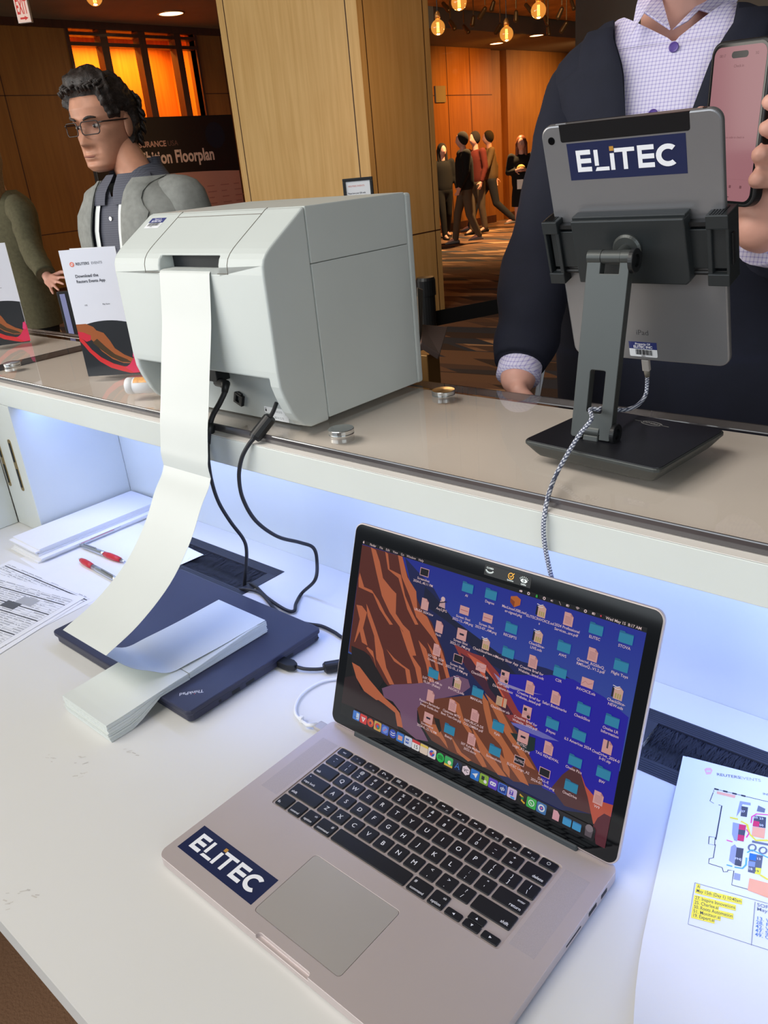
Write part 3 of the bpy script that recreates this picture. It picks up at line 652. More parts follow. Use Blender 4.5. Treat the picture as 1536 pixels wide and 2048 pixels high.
pb = [on_y(553, 806, .378), on_y(545, 826, .366), on_y(531, 848, .352), on_y(512, 872, .338), on_y(497, 890, .331), on_y(483, 918, .325), on_y(478, 955, .325), on_y(486, 998, .332), on_y(512, 1042, .350), on_y(555, 1073, .385), on_y(600, 1085, .43),
      on_y(627, 1096, .452), on_y(634, 1125, .455), on_y(630, 1160, .440), on_desk(604, 1186, ZD+.006), on_desk(592, 1207), on_desk(588, 1222), on_desk(570, 1219), on_desk(535, 1196), on_desk(510, 1172), on_desk(495, 1168, ZD-.004), on_desk(484, 1176, ZD-.015)]
t = cable('usb_cable', pb, .0027, M['rubber'], 'black data lead with a ferrite bead looping from the printer down to the brush grommet')
obj('ferrite_bead', MB().tube([on_y(541, 834, .360), on_y(539, 837, .359), on_y(511, 873, .338), on_y(508, 877, .336)], [.0068, .0084, .0084, .0068], 20), M['black'], t, smooth=False)
pd = [on_desk(470, 1180, ZD-.012), on_desk(488, 1178, ZD+.0045), on_desk(517, 1184), on_desk(537, 1203), on_desk(549, 1218), on_desk(575, 1236), on_desk(612, 1247), on_desk(642, 1252), on_desk(668, 1264), on_desk(690, 1278), on_desk(760, 1310), on_desk(900, 1360)]
cable('network_cable', pd, .0026, M['rubber'], 'black lead running from the brush grommet behind the navy laptop to the open laptop')

# ================================================================== closed dark laptop
tp = thing('closed_laptop', (-.315, .26, ZD), 'closed dark navy laptop lying under the folded label paper', 'laptop')
X0, X1, Y0_, Y1_ = -.482, -.148, .1455, .373
b_ = MB().prism(rrect(X0+.002, X1-.002, Y0_+.003, Y1_-.002, .007), ZD+.0025, ZD+.0125); obj('base', b_, M['navy_lap'], tp, bevel=.0012)
b_ = MB().prism(rrect(X0, X1, Y0_, Y1_, .007), ZD+.0133, ZD+.0202); obj('lid', b_, M['navy_lap'], tp, bevel=.0014)
b_ = MB().prism(rrect(X0+.004, X1-.004, Y0_+.005, Y1_-.004, .006), ZD+.0120, ZD+.0140); obj('seam', b_, M['dark_gap'], tp)
b_ = MB()
for x in (X0+.03, X1-.03):
    for y in (Y0_+.02, Y1_-.02): b_.lathe([(.001, 0), (.006, 0), (.006, .003), (.001, .003)], 16, (x, y, ZD+.0001))
obj('rubber_foot', b_, M['black'], tp)
for ya, yb, z0, z1 in ((.360, .368, 5.2, 7.7), (.306, .319, 4.5, 9), (.213, .226, 4.4, 9.6), (.236, .250, 4.6, 9), (.192, .196, 5.3, 8.8)): obj('port', MB().box(X1-.004, X1-.0018, ya, yb, ZD+z0/1000, ZD+z1/1000), M['dark_gap'], tp)
A = Art(4e-5); s0 = (-.1705, .1870); rt = math.radians(229); A.text('ThinkPad', s0[0], s0[1], .0085, (205, 206, 214), .012, 'l', rt, .95)
ix = .0152; A.disc(s0[0]+ix*.72*math.cos(rt)-.0062*math.sin(rt), s0[1]+ix*.72*math.sin(rt)+.0062*math.cos(rt), .0006, (220, 40, 50)); A.build('lid_logo', Matrix.Translation((0, 0, ZD+.0203)), M['print'], tp)
# its usb lead
pl_ = [on_z(594, 1334, ZD+.0075), on_z(612, 1338, ZD+.0065), on_z(640, 1338, ZD+.0060), on_z(668, 1332, ZD+.0075), on_z(700, 1328, ZD+.0060), on_z(760, 1340, ZD+.005), Vector((.12, .36, ZD+.005)), Vector((.22, .385, ZD+.005))]
t = cable('laptop_lead', pl_, .0024, M['rubber'], 'black lead plugged into the right side of the closed navy laptop')
a = on_z(558, 1322, ZD+.0075); b = on_z(592, 1334, ZD+.0075); d_ = (b-a).normalized(); a = Vector((-.1502, a.y, a.z)); sd = Vector((-d_.y, d_.x, 0))
b_ = MB(); b_.T = Matrix(((d_.x, sd.x, 0, a.x), (d_.y, sd.y, 0, a.y), (0, 0, 1, a.z), (0, 0, 0, 1))); L = (b-a).length
b_.prism([(.0006, -.0075), (L*.7, -.0078), (L, -.004), (L, .004), (L*.7, .0078), (.0006, .0075)], -.0045, .0045); obj('plug', b_, M['black'], t, bevel=.0012)
obj('ferrite_bead', MB().tube([on_z(648, 1336, ZD+.0085), on_z(651, 1335, ZD+.0085), on_z(682, 1330, ZD+.0085), on_z(685, 1330, ZD+.0085)], [.006, .0078, .0078, .006], 18), M['black'], t)

# ================================================================== papers, envelopes and pens on the left
def paper(name, cx, cy, wd, hg, rot, z, label, draw=None, cat='paper', curl=0, group=None):
    t = MB(); Mx = Matrix.Translation((cx, cy, z)) @ Matrix.Rotation(rot, 4, 'Z'); t.T = Mx
    R = []
    for i in range(9):
        y = -hg/2+hg*i/8; R.append([(-wd/2+wd*j/8, y, curl*max(0, (j/8-.5))**2*4*max(0, .5-i/8)*2) for j in range(9)])
    t.rings(R, cap=False, closed=False); o = obj(name, t, M['sheet'], smooth=True); solid(o, .00012); tag(o, label, cat, group)
    if draw: A = Art(2e-6); draw(A, wd, hg); A.build('printing', Mx @ Matrix.Translation((0, 0, .00012)), M['print'], o)
    return o
def form(seed, dark=True):
    def d(A, W, H):
        A.eps = 0; A.z = 1e-5; random.seed(seed); x0, x1 = -W/2+.012, W/2-.012; y = H/2-.016
        while y > -H/2+.015:
            A.rect(x0, x1, y, y+.0004, (120, 124, 132))
            x = x0
            while x < x1-.01:
                L = random.uniform(.006, .03)
                if random.random() < .8: A.rect(x+.001, min(x+L-.002, x1), y+.0014, y+.0026, random.choice([(130, 133, 140), (165, 168, 175), (110, 113, 120)]))
                x += L
            y -= .0052
        A.z = 4e-5
        for k in range(6): yy = H/2-.016-.0052*(6*k+random.randint(0, 3)); A.rect(x0, x1, yy, yy+.0022, (58, 60, 66))
        for x in np.linspace(x0, x1, 8): A.rect(x, x+.0004, -H/2+.015, H/2-.014, (110, 114, 120))
        A.z = 6e-5
        if dark: A.rect(.035, .075, .052, .072, (165, 167, 172)); A.rect(.020, .055, .034, .052, (84, 86, 92)); A.rect(-.02, .020, .016, .034, (160, 162, 168)); A.rect(-.06, -.02, -.004, .016, (84, 86, 92))
        for k in range(14): A.rect(-W/2+.008+k*.018, -W/2+.009+k*.018+random.uniform(.002, .009), -H/2+.006, -H/2+.008, (70, 72, 78))
    return d
def corner(px_, py_, wd, hg, rot):   # centre of a sheet whose far right corner is given
    c_, s_ = math.cos(rot), math.sin(rot); return px_-(wd/2*c_-hg/2*s_), py_-(wd/2*s_+hg/2*c_)
r_ = math.radians(11)
for nm, (cx, cy), rot, z, lb, dr in (('printed_sheet', (-.548, .262), math.radians(4), .0004, 'printed table sheet showing past the top of the form with shaded cells', form(4, False)),
        ('printed_sheet', (-.560, .236), math.radians(13.5), .0008, 'printed sheet under the form with shaded cells, only its lower rim showing', form(9, False)),
        ('printed_sheet', (-.5675, .243), r_, .0014, 'printed form with grey shaded cells on top of the sheets at the left edge', form(1))):
    X, Y = corner(cx, cy, .279, .216, rot); paper(nm, X, Y, .279, .216, rot, ZD+z, lb, dr)
paper('blank_sheet', -.672, .352, .279, .216, math.radians(-4), ZD+.0002, 'blank white sheet under the two red and silver pens')
random.seed(8)
for k in range(7):
    jx, jy = random.uniform(-.003, .003), random.uniform(-.006, .003); z = ZD+.0006+k*.0031
    if k == 0: jx, jy = -.002, -.009
    if k < 3: jx += .006
    e_ = MB(); e_.T = Matrix.Translation((-.823+jx, .400+jy, z)) @ Matrix.Rotation(random.uniform(-.01, .01), 4, 'Z')
    for q_ in range(3): e_.box(-.052, .052+(.004 if k < 3 else 0), -.128, .128, q_*.001, q_*.001+.0009)
    o = obj('envelope_bundle', e_, M['sheet']); tag(o, 'bundle of white envelopes in the stack against the niche side panel', 'envelopes', 'white envelopes stacked in the niche')
    if k == 2:
        A = Art(3e-5); A.rect(-.04, .03, .0004, .0012, (214, 70, 66)); A.rect(-.02, .045, .0016, .0022, (120, 130, 150)); A.build('printing', Matrix(((0, 0, 1, -.823+jx+.0563), (1, 0, 0, .385), (0, 1, 0, z), (0, 0, 0, 1))), M['print'], o)
def pen(a, b, flip, label):
    a = Vector(a); b = Vector(b); d_ = (b-a).normalized(); L = .142
    t = thing('ballpoint_pen', a, label, 'pen'); P = lambda f: a+d_*L*f
    if not flip: seg = [('clicker', M['silver'], [(0, .0016), (.05, .0022)]), ('barrel', M['silver'], [(.05, .0035), (.08, .0046), (.5, .0048), (.56, .0044)]), ('grip', M['red'], [(.56, .0047), (.66, .0056), (.8, .0054), (.9, .0040)]), ('tip', M['silver'], [(.9, .0036), (1.0, .0008)])]
    else: seg = [('tip', M['silver'], [(0, .0010), (.06, .0036)]), ('grip', M['red'], [(.06, .0040), (.14, .0054), (.26, .0055), (.36, .0046)]), ('barrel', M['silver'], [(.36, .0044), (.5, .0048), (.9, .0046), (.94, .0036)]), ('clicker', M['silver'], [(.94, .0022), (1, .0016)])]
    for n_, m_, ps in seg: obj(n_, MB().tube([P(f) for f, r in ps], [r for f, r in ps], 16), m_, t, smooth=True)
    cl = MB(); up_ = Vector((0, 0, 1)); s_ = .1 if not flip else .9; e_ = .38 if not flip else .6
    cl.tube([P(s_)+up_*.0045, P(s_)+up_*.0058, P(e_)+up_*.0060, P(e_)+up_*.005], .0010, 8); obj('clip', cl, M['silver'], t)
zz = ZD+.0062
pen((-.757, .3425, zz), (-.631, .3490, zz), False, 'silver pen with red grip lying nearer the envelopes, clicker end to the left')
pen((-.7025, .3095, zz), (-.5822, .3035, zz), True, 'red tipped silver pen lying nearer the printed forms')

# ================================================================== folded leaflets on the glass
def leaflet(B, ang, label, ang2):
    u = Vector((math.cos(ang), math.sin(ang), 0)); Wd, H = .099, .210
    t = thing('folded_leaflet', B, label, 'leaflet', None); n_ = Vector((u.y, -u.x, 0)); lean = Vector((0, 0, 1))
    F = Frame(B, u, lean, n_)
    p = MB(); p.T = F.M; p.box(0, Wd, 0, H, -.0005, 0); obj('front_panel', p, M['sheet'], t)
    u2 = Vector((math.cos(ang2), math.sin(ang2), 0)); F2 = Frame(Vector(B)+u*Wd, u2, lean, (u2.y, -u2.x, 0)); p = MB(); p.T = F2.M; p.box(.0006, Wd, 0, H, -.0005, 0); obj('back_panel', p, M['sheet'], t)
    A = Art(4e-5); s_ = Wd/.099
    A.rect(0, Wd, 0, H, (226, 228, 240))
    cv = [(Wd*k/12, .0935-.010*(k/12-.55)**2*3.2) for k in range(13)]; A.poly([(0, 0), (Wd, 0)]+cv[::-1], (34, 36, 40))
    A.poly([(0, .090), (.018, .090), (.030, .084), (.034, .078), (.046, .073), (.054, .060), (.060, .046), (.075, .034), (.092, .026), (.090, .018), (.070, .020), (.052, .028), (.036, .042), (.024, .060), (.012, .072), (0, .076)], (160, 88, 44))
    A.poly([(.022, .058), (.034, .046), (.050, .032), (.068, .022), (.085, .020), (.078, .026), (.058, .036), (.044, .050), (.032, .064)], (70, 52, 26))
    A.poly([(0, .078), (.010, .076), (.022, .070), (.020, .062), (.012, .060), (.004, .066), (0, .070)], (206, 40, 62))
    A.poly([(0, .070), (.008, .062), (.018, .046), (.032, .032), (.052, .020), (.070, .014), (.086, .014), (.096, .020), (Wd, .018), (Wd, .002), (.080, .002), (.066, .006), (.046, .013), (.028, .025), (.013, .042), (.005, .055), (0, .062)], (206, 44, 46))
    A.poly([(.072, .012), (.082, .018), (.090, .028), (.092, .040), (.097, .046), (Wd, .036), (Wd, .004), (.086, .002)], (216, 40, 84))
    A.poly([(.089, .030), (.093, .044), (.098, .040), (.096, .028)], (226, 60, 120))
    A.disc(.018, .187, .0040, (232, 120, 96)); A.disc(.018, .187, .0024, (236, 214, 216)); A.line([(.0155, .1885), (.018, .1872), (.0205, .1855)], .0008, (226, 96, 70))
    A.text('REUTERS', .0245, .1852, .0060, (62, 64, 74), .012); A.text('EVENTS', .0520, .1852, .0056, (120, 122, 134))
    A.text('Download the', .019, .1655, .0070, (52, 54, 66), .014); A.text('Reuters Events App', .019, .1570, .0068, (52, 54, 66), .014, 'l', 0, .93)
    A.text('iOS', .024, .1195, .0032, (70, 72, 84), .01); A.text('Play Store', .056, .1195, .0032, (70, 72, 84), .01)
    A.build('printing', F.M @ Matrix.Translation((0, 0, .00005)), M['gloss_print'], t)
B1 = on_z(177, 753, ZG+.0003); leaflet(tuple(B1), math.atan2(.0435, .0818)+.10, 'folded white and black leaflet with red paint swirl standing between printer and far left leaflet', math.atan2(.0435, .0818)+.10+PI-.30)
R2 = on_z(62, 683, ZG+.0003); an = 1.0; leaflet((R2.x-.099*math.cos(an), R2.y-.099*math.sin(an), R2.z), an, 'folded white and black leaflet cut off by the left edge of the photo', an+PI-.30)
# small roll of stickers behind the printer corner
sr = on_z(285, 787, ZG); t = thing('sticker_roll', sr, 'small roll of round printed stickers lying beside the printer corner', 'sticker roll')
T_ = Matrix.Translation((sr.x, sr.y, ZG+.0132)) @ Matrix.Rotation(.55, 4, 'Z') @ Matrix.Rotation(PI/2, 4, 'Y')
b_ = MB(); b_.T = T_; b_.lathe([(.009, -.022), (.0122, -.022), (.0130, -.0205), (.0130, -.010)], 32); obj('end_cap', b_, M['white_plastic'], t, smooth=True)
b_ = MB(); b_.T = T_; b_.lathe([(.0122, -.010), (.0125, -.0095), (.0125, .022), (.009, .022)], 32); obj('backing_roll', b_, M['sheet'], t, smooth=True)
b_ = MB(); R = []
for i in range(9):
    x = -.007+.026*i/8; R.append([(.01275*math.cos(math.radians(a)), .01275*math.sin(math.radians(a)), x) for a in range(118, 243, 8)])
b_.T = T_; b_.rings(R, cap=False, closed=False); obj('orange_sticker', b_, mat('orange_print', (226, 164, 96), .4, var=.25, vscale=180), t, smooth=True)

# ================================================================== open aluminium laptop
LW, LD = .3589, .2471; ZB = ZD+.0125; ALID = 1.23766
lp = thing('open_laptop', (LW/2, LD/2, ZD), 'open silver laptop with black keys and a desktop full of icons on screen', 'laptop')
def lip(o): return o
KU, KR, KY = .019, .0185, .1778; KX0 = LW/2-7.25*KU
b_ = MB().prism(rrect(0, LW, 0, LD, .0105, 8), ZD+.0022, ZB)
base = obj('base', b_, M['alu'], lp)
kt = KY+KR/2+KR+.0105; kb = KY-3*KR-KR/2-.0002
cut(base, MB().prism(rrect(KX0-.0016, LW-KX0+.0016, kb, kt+.0012, .003), ZB-.0013, ZB+.01))
cut(base, MB().prism(rrect(LW/2-.0320, LW/2+.0320, -.006, .0042, .003), ZB-.0042, ZB+.01))
TY = .0160; tw, th = .0525, .0762
gr = MB(); gr.prism(rrect(LW/2-tw-.0004, LW/2+tw+.0004, TY-.0004, TY+th+.0004, .004), ZB-.0008, ZB+.01); cut(base, gr)
bb = base.modifiers.new('bevel', 'BEVEL'); bb.width = .0009; bb.segments = 3; bb.limit_method = 'ANGLE'; bb.angle_limit = math.radians(60)
obj('trackpad', MB().prism(rrect(LW/2-tw, LW/2+tw, TY, TY+th, .0038), ZB-.0007, ZB-.00012), M['alu2'], lp)
for sx in (0, 1):
    x0 = .0125 if sx == 0 else LW-KX0+.0052
    obj('speaker_grille', MB().box(x0, x0+KX0-.0177, kb+.010, kt, ZB-.0002, ZB+.00003), M['grill'], lp)
b_ = MB()
for x in (.03, LW-.03):
    for y in (.03, LD-.03): b_.lathe([(.001, 0), (.007, 0), (.0075, .0024), (.001, .0024)], 16, (x, y, ZD+.0001))
obj('rubber_foot', b_, M['black'], lp)
for ya, yb, h in ((.152, .176, .0009), (.190, .2035, .0022), (.212, .2225, .0022)): obj('side_port', MB().box(LW-.003, LW+.0002, ya, yb, ZD+.0068-h, ZD+.0068+h), M['dark_gap'], lp)
# keys
def key(x0, x1, y0, y1, leg):
    k = MB(); k.mi = 0; zk0, zk1 = ZB-.0012, ZB+.0005; R = []
    for dz, ins in ((0, 0), (.0011, 0), (.0016, .0003), (.0017, .0008)):
        R.append([(a, b, zk0+dz) for a, b in rrect(x0+ins, x1-ins, y0+ins, y1-ins, .0014, 3)])
    k.rings(R); zt_ = zk0+.00174; k.mi = 1
    for (s_, u, v, sz, al, bo) in leg:
        vv_, ff = text2d(s_, bo)
        if not vv_: continue
        wd = max(p[0] for p in vv_)*sz; off = -wd/2 if al == 'c' else (0 if al == 'l' else -wd)
        k.add([(x0+u*(x1-x0)+off+p[0]*sz, y0+v*(y1-y0)+p[1]*sz, zt_) for p in vv_], ff)
    k.mi = 1; return obj('key', k, [M['key'], M['legend']], lp)
M['legend'] = mat('key_legend', (222, 224, 232), .5)
G = .0014
def row(yc, h, keys):
    x = KX0
    for wd, leg in keys: key(x+G, x+wd*KU-G, yc-h/2, yc+h/2, leg); x += wd*KU
def L1(s_): return [(s_, .5, .33, .0070, 'c', .01)]
def L2(a, b): return [(a, .5, .58, .0052, 'c', .01), (b, .5, .16, .0056, 'c', .01)]
kh = KR-.0028
def tri(dirs): return dirs
f1 = ['esc']+['F%d' % i for i in range(1, 13)]+['']
x = KX0; yf = KY+KR+KR/2+.0060
for i, s_ in enumerate(f1):
    w_ = 14.5/14*KU
    if i == 0: lg = [('esc', .5, .36, .0034, 'c', .01)]
    elif i == 13: lg = []
    else: lg = [(s_, .80, .12, .0024, 'c', .005)]
    o = key(x+G, x+w_-G, yf-.0046, yf+.0046, lg)
    me = MB(); cx_, cy_ = x+w_*.42, yf+.0006; zk = ZB+.00056
    def tr(cx, cy, r, dr): me.add([(cx+dr*r, cy, zk), (cx-dr*r*.8, cy+r, zk), (cx-dr*r*.8, cy-r, zk)], [(0, 1, 2) if dr > 0 else (0, 2, 1)])
    def sq(a, b, c, d): me.add([(a, c, zk), (b, c, zk), (b, d, zk), (a, d, zk)], [(0, 1, 2, 3)])
    def star(cx, cy, r, n=8):
        for q_ in range(n):
            an = 2*PI*q_/n; ca, sa = math.cos(an), math.sin(an); me.add([(cx+ca*r*.6-sa*r*.1, cy+sa*r*.6+ca*r*.1, zk), (cx+ca*r*.6+sa*r*.1, cy+sa*r*.6-ca*r*.1, zk), (cx+ca*r, cy+sa*r, zk)], [(0, 1, 2)])
        sq(cx-r*.25, cx+r*.25, cy-r*.25, cy+r*.25)
    if i in (1, 2): star(cx_, cy_, .0011+.0004*(i-1))
    elif i == 3: [sq(cx_+a, cx_+a+.0014, cy_+b, cy_+b+.001) for a, b in ((-.0024, .0003), (-.0024, -.0013), (-.0006, .0003), (.001, -.001))]
    elif i == 4: [sq(cx_-.0022+.0013*a, cx_-.0022+.0013*a+.0009, cy_-.0014+.0011*b, cy_-.0014+.0011*b+.0007) for a in range(4) for b in range(3)]
    elif i in (5, 6): star(cx_, cy_-.0003, .0009+.0006*(i-5), 5)
    elif i == 7: tr(cx_-.0010, cy_, .0010, -1); tr(cx_+.0008, cy_, .0010, -1)
    elif i == 8: tr(cx_-.001, cy_, .0010, 1); sq(cx_+.0004, cx_+.0008, cy_-.001, cy_+.001); sq(cx_+.0013, cx_+.0017, cy_-.001, cy_+.001)
    elif i == 9: tr(cx_-.0010, cy_, .0010, 1); tr(cx_+.0008, cy_, .0010, 1)
    elif i in (10, 11, 12):
        tr(cx_-.0003, cy_, .0010, -1)
        for q_ in range(i-10): sq(cx_+.0010+.0009*q_, cx_+.0013+.0009*q_, cy_-.0005-.0004*q_, cy_+.0005+.0004*q_)
    elif i == 13:
        cxp = x+w_*.5
        for q_ in range(14):
            a0 = math.radians(120+q_*300/14); a1 = math.radians(120+(q_+1)*300/14); r0, r1 = .0014, .0018
            me.add([(cxp+r0*math.cos(a0), cy_+r0*math.sin(a0), zk), (cxp+r0*math.cos(a1), cy_+r0*math.sin(a1), zk), (cxp+r1*math.cos(a1), cy_+r1*math.sin(a1), zk), (cxp+r1*math.cos(a0), cy_+r1*math.sin(a0), zk)], [(0, 1, 2, 3)])
        sq(cxp-.0002, cxp+.0002, cy_+.0004, cy_+.0020)
    if me.v: obj('icon_legend', me, M['legend'], o)
    x += w_
row(KY+KR, kh, [(1, L2('~', '`'))]+[(1, L2(a, b)) for a, b in zip('!@#$%^&*()_+', '1234567890-=')]+[(1.5, [('delete', .90, .16, .0044, 'r', .01)])])
row(KY, kh, [(1.5, [('tab', .10, .16, .0044, 'l', .01)])]+[(1, L1(c)) for c in 'QWERTYUIOP']+[(1, L2('{', '[')), (1, L2('}', ']')), (1, L2('|', '\\'))])
row(KY-KR, kh, [(1.75, [('caps lock', .08, .16, .0042, 'l', .01), ('.', .10, .72, .008, 'l', .02)])]+[(1, L1(c)) for c in 'ASDFGHJKL']+[(1, L2(':', ';')), (1, L2('"', "'")), (1.75, [('return', .92, .16, .0044, 'r', .01), ('enter', .92, .66, .0034, 'r', .005)])])
row(KY-2*KR, kh, [(2.25, [('shift', .07, .16, .0044, 'l', .01)])]+[(1, L1(c)) for c in 'ZXCVBNM']+[(1, L2('<', ',')), (1, L2('>', '.')), (1, L2('?', '/')), (2.25, [('shift', .93, .16, .0044, 'r', .01)])])
row(KY-3*KR, kh, [(1, [('fn', .12, .16, .0044, 'l', .01)]), (1, [('control', .5, .14, .0038, 'c', .01)]), (1, [('option', .5, .14, .0040, 'c', .01), ('alt', .88, .66, .0034, 'r', .005)]), (1.25, [('command', .5, .14, .0038, 'c', .01), ('#', .88, .62, .0044, 'r', .01)]),
    (5, []), (1.25, [('command', .5, .14, .0038, 'c', .01), ('#', .12, .62, .0044, 'l', .01)]), (1, [('option', .5, .14, .0040, 'c', .01), ('alt', .88, .66, .0034, 'r', .005)])])
xa = KX0+11.5*KU; yb_ = KY-3*KR-kh/2; hh_ = kh/2-.0002
for i, (dx, dy, ch) in enumerate(((0, 0, '<'), (1, 0, 'v'), (1, 1, '^'), (2, 0, '>'))):
    x = xa+dx*KU; y = yb_+dy*(hh_+.0004); o = key(x+G, x+KU-G, y, y+hh_, [])
    cx_, cy_ = x+KU/2, y+hh_/2; r = .0012; zk = ZB+.00056; vs_ = {'<': [(-r, 0), (r, -r), (r, r)], '>': [(r, 0), (-r, r), (-r, -r)], 'v': [(0, -r), (r, r), (-r, r)], '^': [(0, r), (-r, -r), (r, -r)]}[ch]
    obj('icon_legend', MB().add([(cx_+a, cy_+b, zk) for a, b in vs_], [(0, 1, 2)]), M['legend'], o)
# sticker on the palm rest
A = Art(3e-5); elitec(A, .0092, .0174, .1115, .0332); A.build('palm_rest_sticker', Matrix.Translation((0, 0, ZB+.00006)), M['gloss_print'], lp)
# lid
FL = Frame((0, .240, ZB), (1, 0, 0), (0, math.cos(ALID), math.sin(ALID)), (0, -math.sin(ALID), math.cos(ALID)))
LH = .2408
b_ = MB(); b_.T = FL.M; b_.prism(rrect(.0004, LW-.0004, .0025, LH, .0105, 8), -.0052, -.0002); lid = obj('lid', b_, M['alu'], lp, bevel=.0014, seg=3)
b_ = MB(); b_.T = FL.M; b_.prism(rrect(.0018, LW-.0018, .0040, LH-.0014, .0095, 8), -.0008, .0001); obj('bezel', b_, M['glassblk'], lp)
b_ = MB(); b_.T = FL.M; b_.box(.0385, LW-.0385, -.0042, .0052, -.0066, .0012); obj('hinge_cover', b_, mat('black_hinge', (44, 50, 54), .45), lp, bevel=.0018, seg=3)
# display contents
SX0, SX1, SY0, SY1 = .0138, .3452, .0155, .2222
A = Art(1e-5); A.rect(SX0, SX1, SY0, SY1, (8, 8, 12))
SC_ = lambda pts: [FL.uv(x, y) for x, y in pts]
c1 = lambda pts: [(min(SX1, max(SX0, a)), min(.2178, max(SY0, b))) for a, b in SC_(Z(660, 1040, 2.2588, pts))]
c2 = lambda pts: [(min(SX1, max(SX0, a)), min(.2178, max(SY0, b))) for a, b in SC_(Z(700, 1050, 4.518, pts))]
c4 = lambda pts: [(min(SX1, max(SX0, a)), min(.2178, max(SY0, b))) for a, b in SC_(Z(680, 1350, 4.518, pts))]
top = .2178
A.grad([(SX0, .090), (SX1, .090), (SX1, top), (SX0, top)], [(56, 84, 164), (62, 92, 168), (30, 44, 160), (26, 40, 150)])
A.poly(c1([(340, 160), (395, 230), (470, 310), (520, 400), (590, 500), (680, 560), (760, 600), (870, 640), (980, 670), (1060, 700), (1130, 745), (1240, 800), (1345, 890), (1290, 1350), (900, 1290), (500, 900)]), (22, 30, 84))
A.poly(c1([(420, 380), (560, 480), (700, 640), (860, 720), (760, 600), (560, 450), (470, 340), (430, 300)]), (18, 24, 58))
A.poly(c1([(880, 700), (1000, 700), (1100, 720), (1240, 800), (1350, 892), (1290, 1350), (1150, 1300), (960, 1210), (850, 930), (720, 690)]), (30, 20, 168))
A.poly(c1([(560, 560), (640, 600), (700, 620), (760, 690), (850, 860), (930, 940), (955, 960), (880, 940), (800, 900), (700, 760), (600, 640)]), (150, 54, 52))
A.poly(c1([(590, 600), (660, 640), (740, 740), (830, 880), (780, 880), (690, 760), (610, 660)]), (70, 26, 50))
A.poly(c1([(620, 600), (700, 650), (790, 800), (760, 790), (680, 690)]), (210, 96, 66)); A.poly(c1([(690, 660), (740, 720), (800, 840), (790, 850), (720, 760)]), (24, 18, 44))
A.poly(c1([(740, 690), (800, 740), (880, 770), (960, 790), (900, 780), (830, 765), (770, 740)]), (150, 140, 190)); A.poly(c1([(800, 910), (900, 930), (990, 975), (1035, 1000), (960, 985), (860, 945)]), (112, 110, 190))
# left cliff
A.poly(c2([(96, 172), (475, 285), (505, 400), (560, 560), (640, 740), (740, 880), (790, 1010), (850, 1150), (900, 1400), (905, 1420), (620, 1435), (340, 1450), (180, 1250), (-10, 1140), (20, 900)]), (94, 38, 28))
or_ = (196, 104, 66)
for q in ([(190, 200), (235, 225), (270, 330), (300, 480), (380, 580), (420, 620), (415, 800), (480, 900), (540, 960), (600, 1180), (560, 1180), (480, 960), (400, 850), (360, 790), (290, 640), (240, 430)],
          [(320, 240), (345, 260), (360, 400), (460, 450), (500, 640), (560, 780), (620, 900), (590, 900), (520, 760), (440, 480), (345, 400)],
          [(435, 270), (475, 285), (520, 470), (600, 600), (610, 760), (700, 830), (800, 1050), (830, 1150), (740, 1010), (600, 830), (540, 640), (470, 470)],
          [(150, 710), (180, 780), (230, 920), (300, 1130), (330, 1290), (400, 1440), (360, 1440), (240, 1210), (220, 1000), (160, 820)],
          [(60, 720), (110, 730), (155, 790), (120, 930), (160, 1090), (110, 1060), (90, 960), (50, 1050), (40, 1060), (90, 850)],
          [(90, 430), (130, 560), (200, 590), (260, 680), (320, 800), (390, 900), (360, 900), (270, 760), (210, 620), (80, 560), (80, 480)],
          [(330, 1120), (400, 1200), (470, 1260), (540, 1310), (560, 1430), (520, 1430), (500, 1300), (400, 1230)],
          [(450, 920), (530, 1040), (570, 1190), (640, 1290), (660, 1430), (620, 1430), (590, 1290), (520, 1130)],
          [(620, 1040), (690, 1120), (740, 1290), (760, 1420), (720, 1420), (690, 1260)], [(790, 1040), (830, 1130), (870, 1250), (910, 1400), (880, 1410), (830, 1230)], [(700, 1060), (780, 1180), (820, 1400), (800, 1400), (760, 1220)],
          [(160, 1100), (210, 1140), (240, 1300), (215, 1200), (150, 1110)]): A.poly(c2(q), or_)
A.poly(c2([(15, 1090), (130, 1140), (180, 1180), (240, 1290), (310, 1410), (260, 1480), (150, 1440), (20, 1330)]), (26, 16, 20))
A.poly(c4([(0, 0), (150, 0), (190, 130), (420, 210), (520, 300), (540, 560), (430, 500), (120, 290), (0, 240)]), (42, 20, 24))
A.poly(c2([(20, 1240), (90, 1280), (180, 1400), (290, 1530), (330, 1581), (240, 1581), (130, 1500), (60, 1380)]), or_)
A.poly(c4([(160, 0), (200, 0), (270, 120), (400, 200), (500, 290), (540, 340), (580, 480), (520, 460), (500, 340), (400, 260), (240, 150)]), or_)
A.poly(c4([(380, 120), (480, 85), (640, 80), (860, 60), (1060, 0), (1160, 40), (1180, 110), (1100, 170), (900, 215), (740, 250), (700, 320), (700, 420), (760, 520), (800, 600), (690, 580), (570, 480), (545, 330), (480, 240), (400, 200)]), (120, 82, 112))
A.poly(c4([(700, 300), (760, 240), (900, 210), (1200, 180), (1290, 150), (1400, 380), (1536, 620), (1536, 930), (1400, 880), (1000, 690), (830, 590), (730, 440)]), (112, 56, 34))
A.poly(c1([(640, 790), (760, 830), (830, 930), (950, 1150), (965, 1200), (830, 1180), (700, 1080), (600, 930)]), (112, 56, 34))
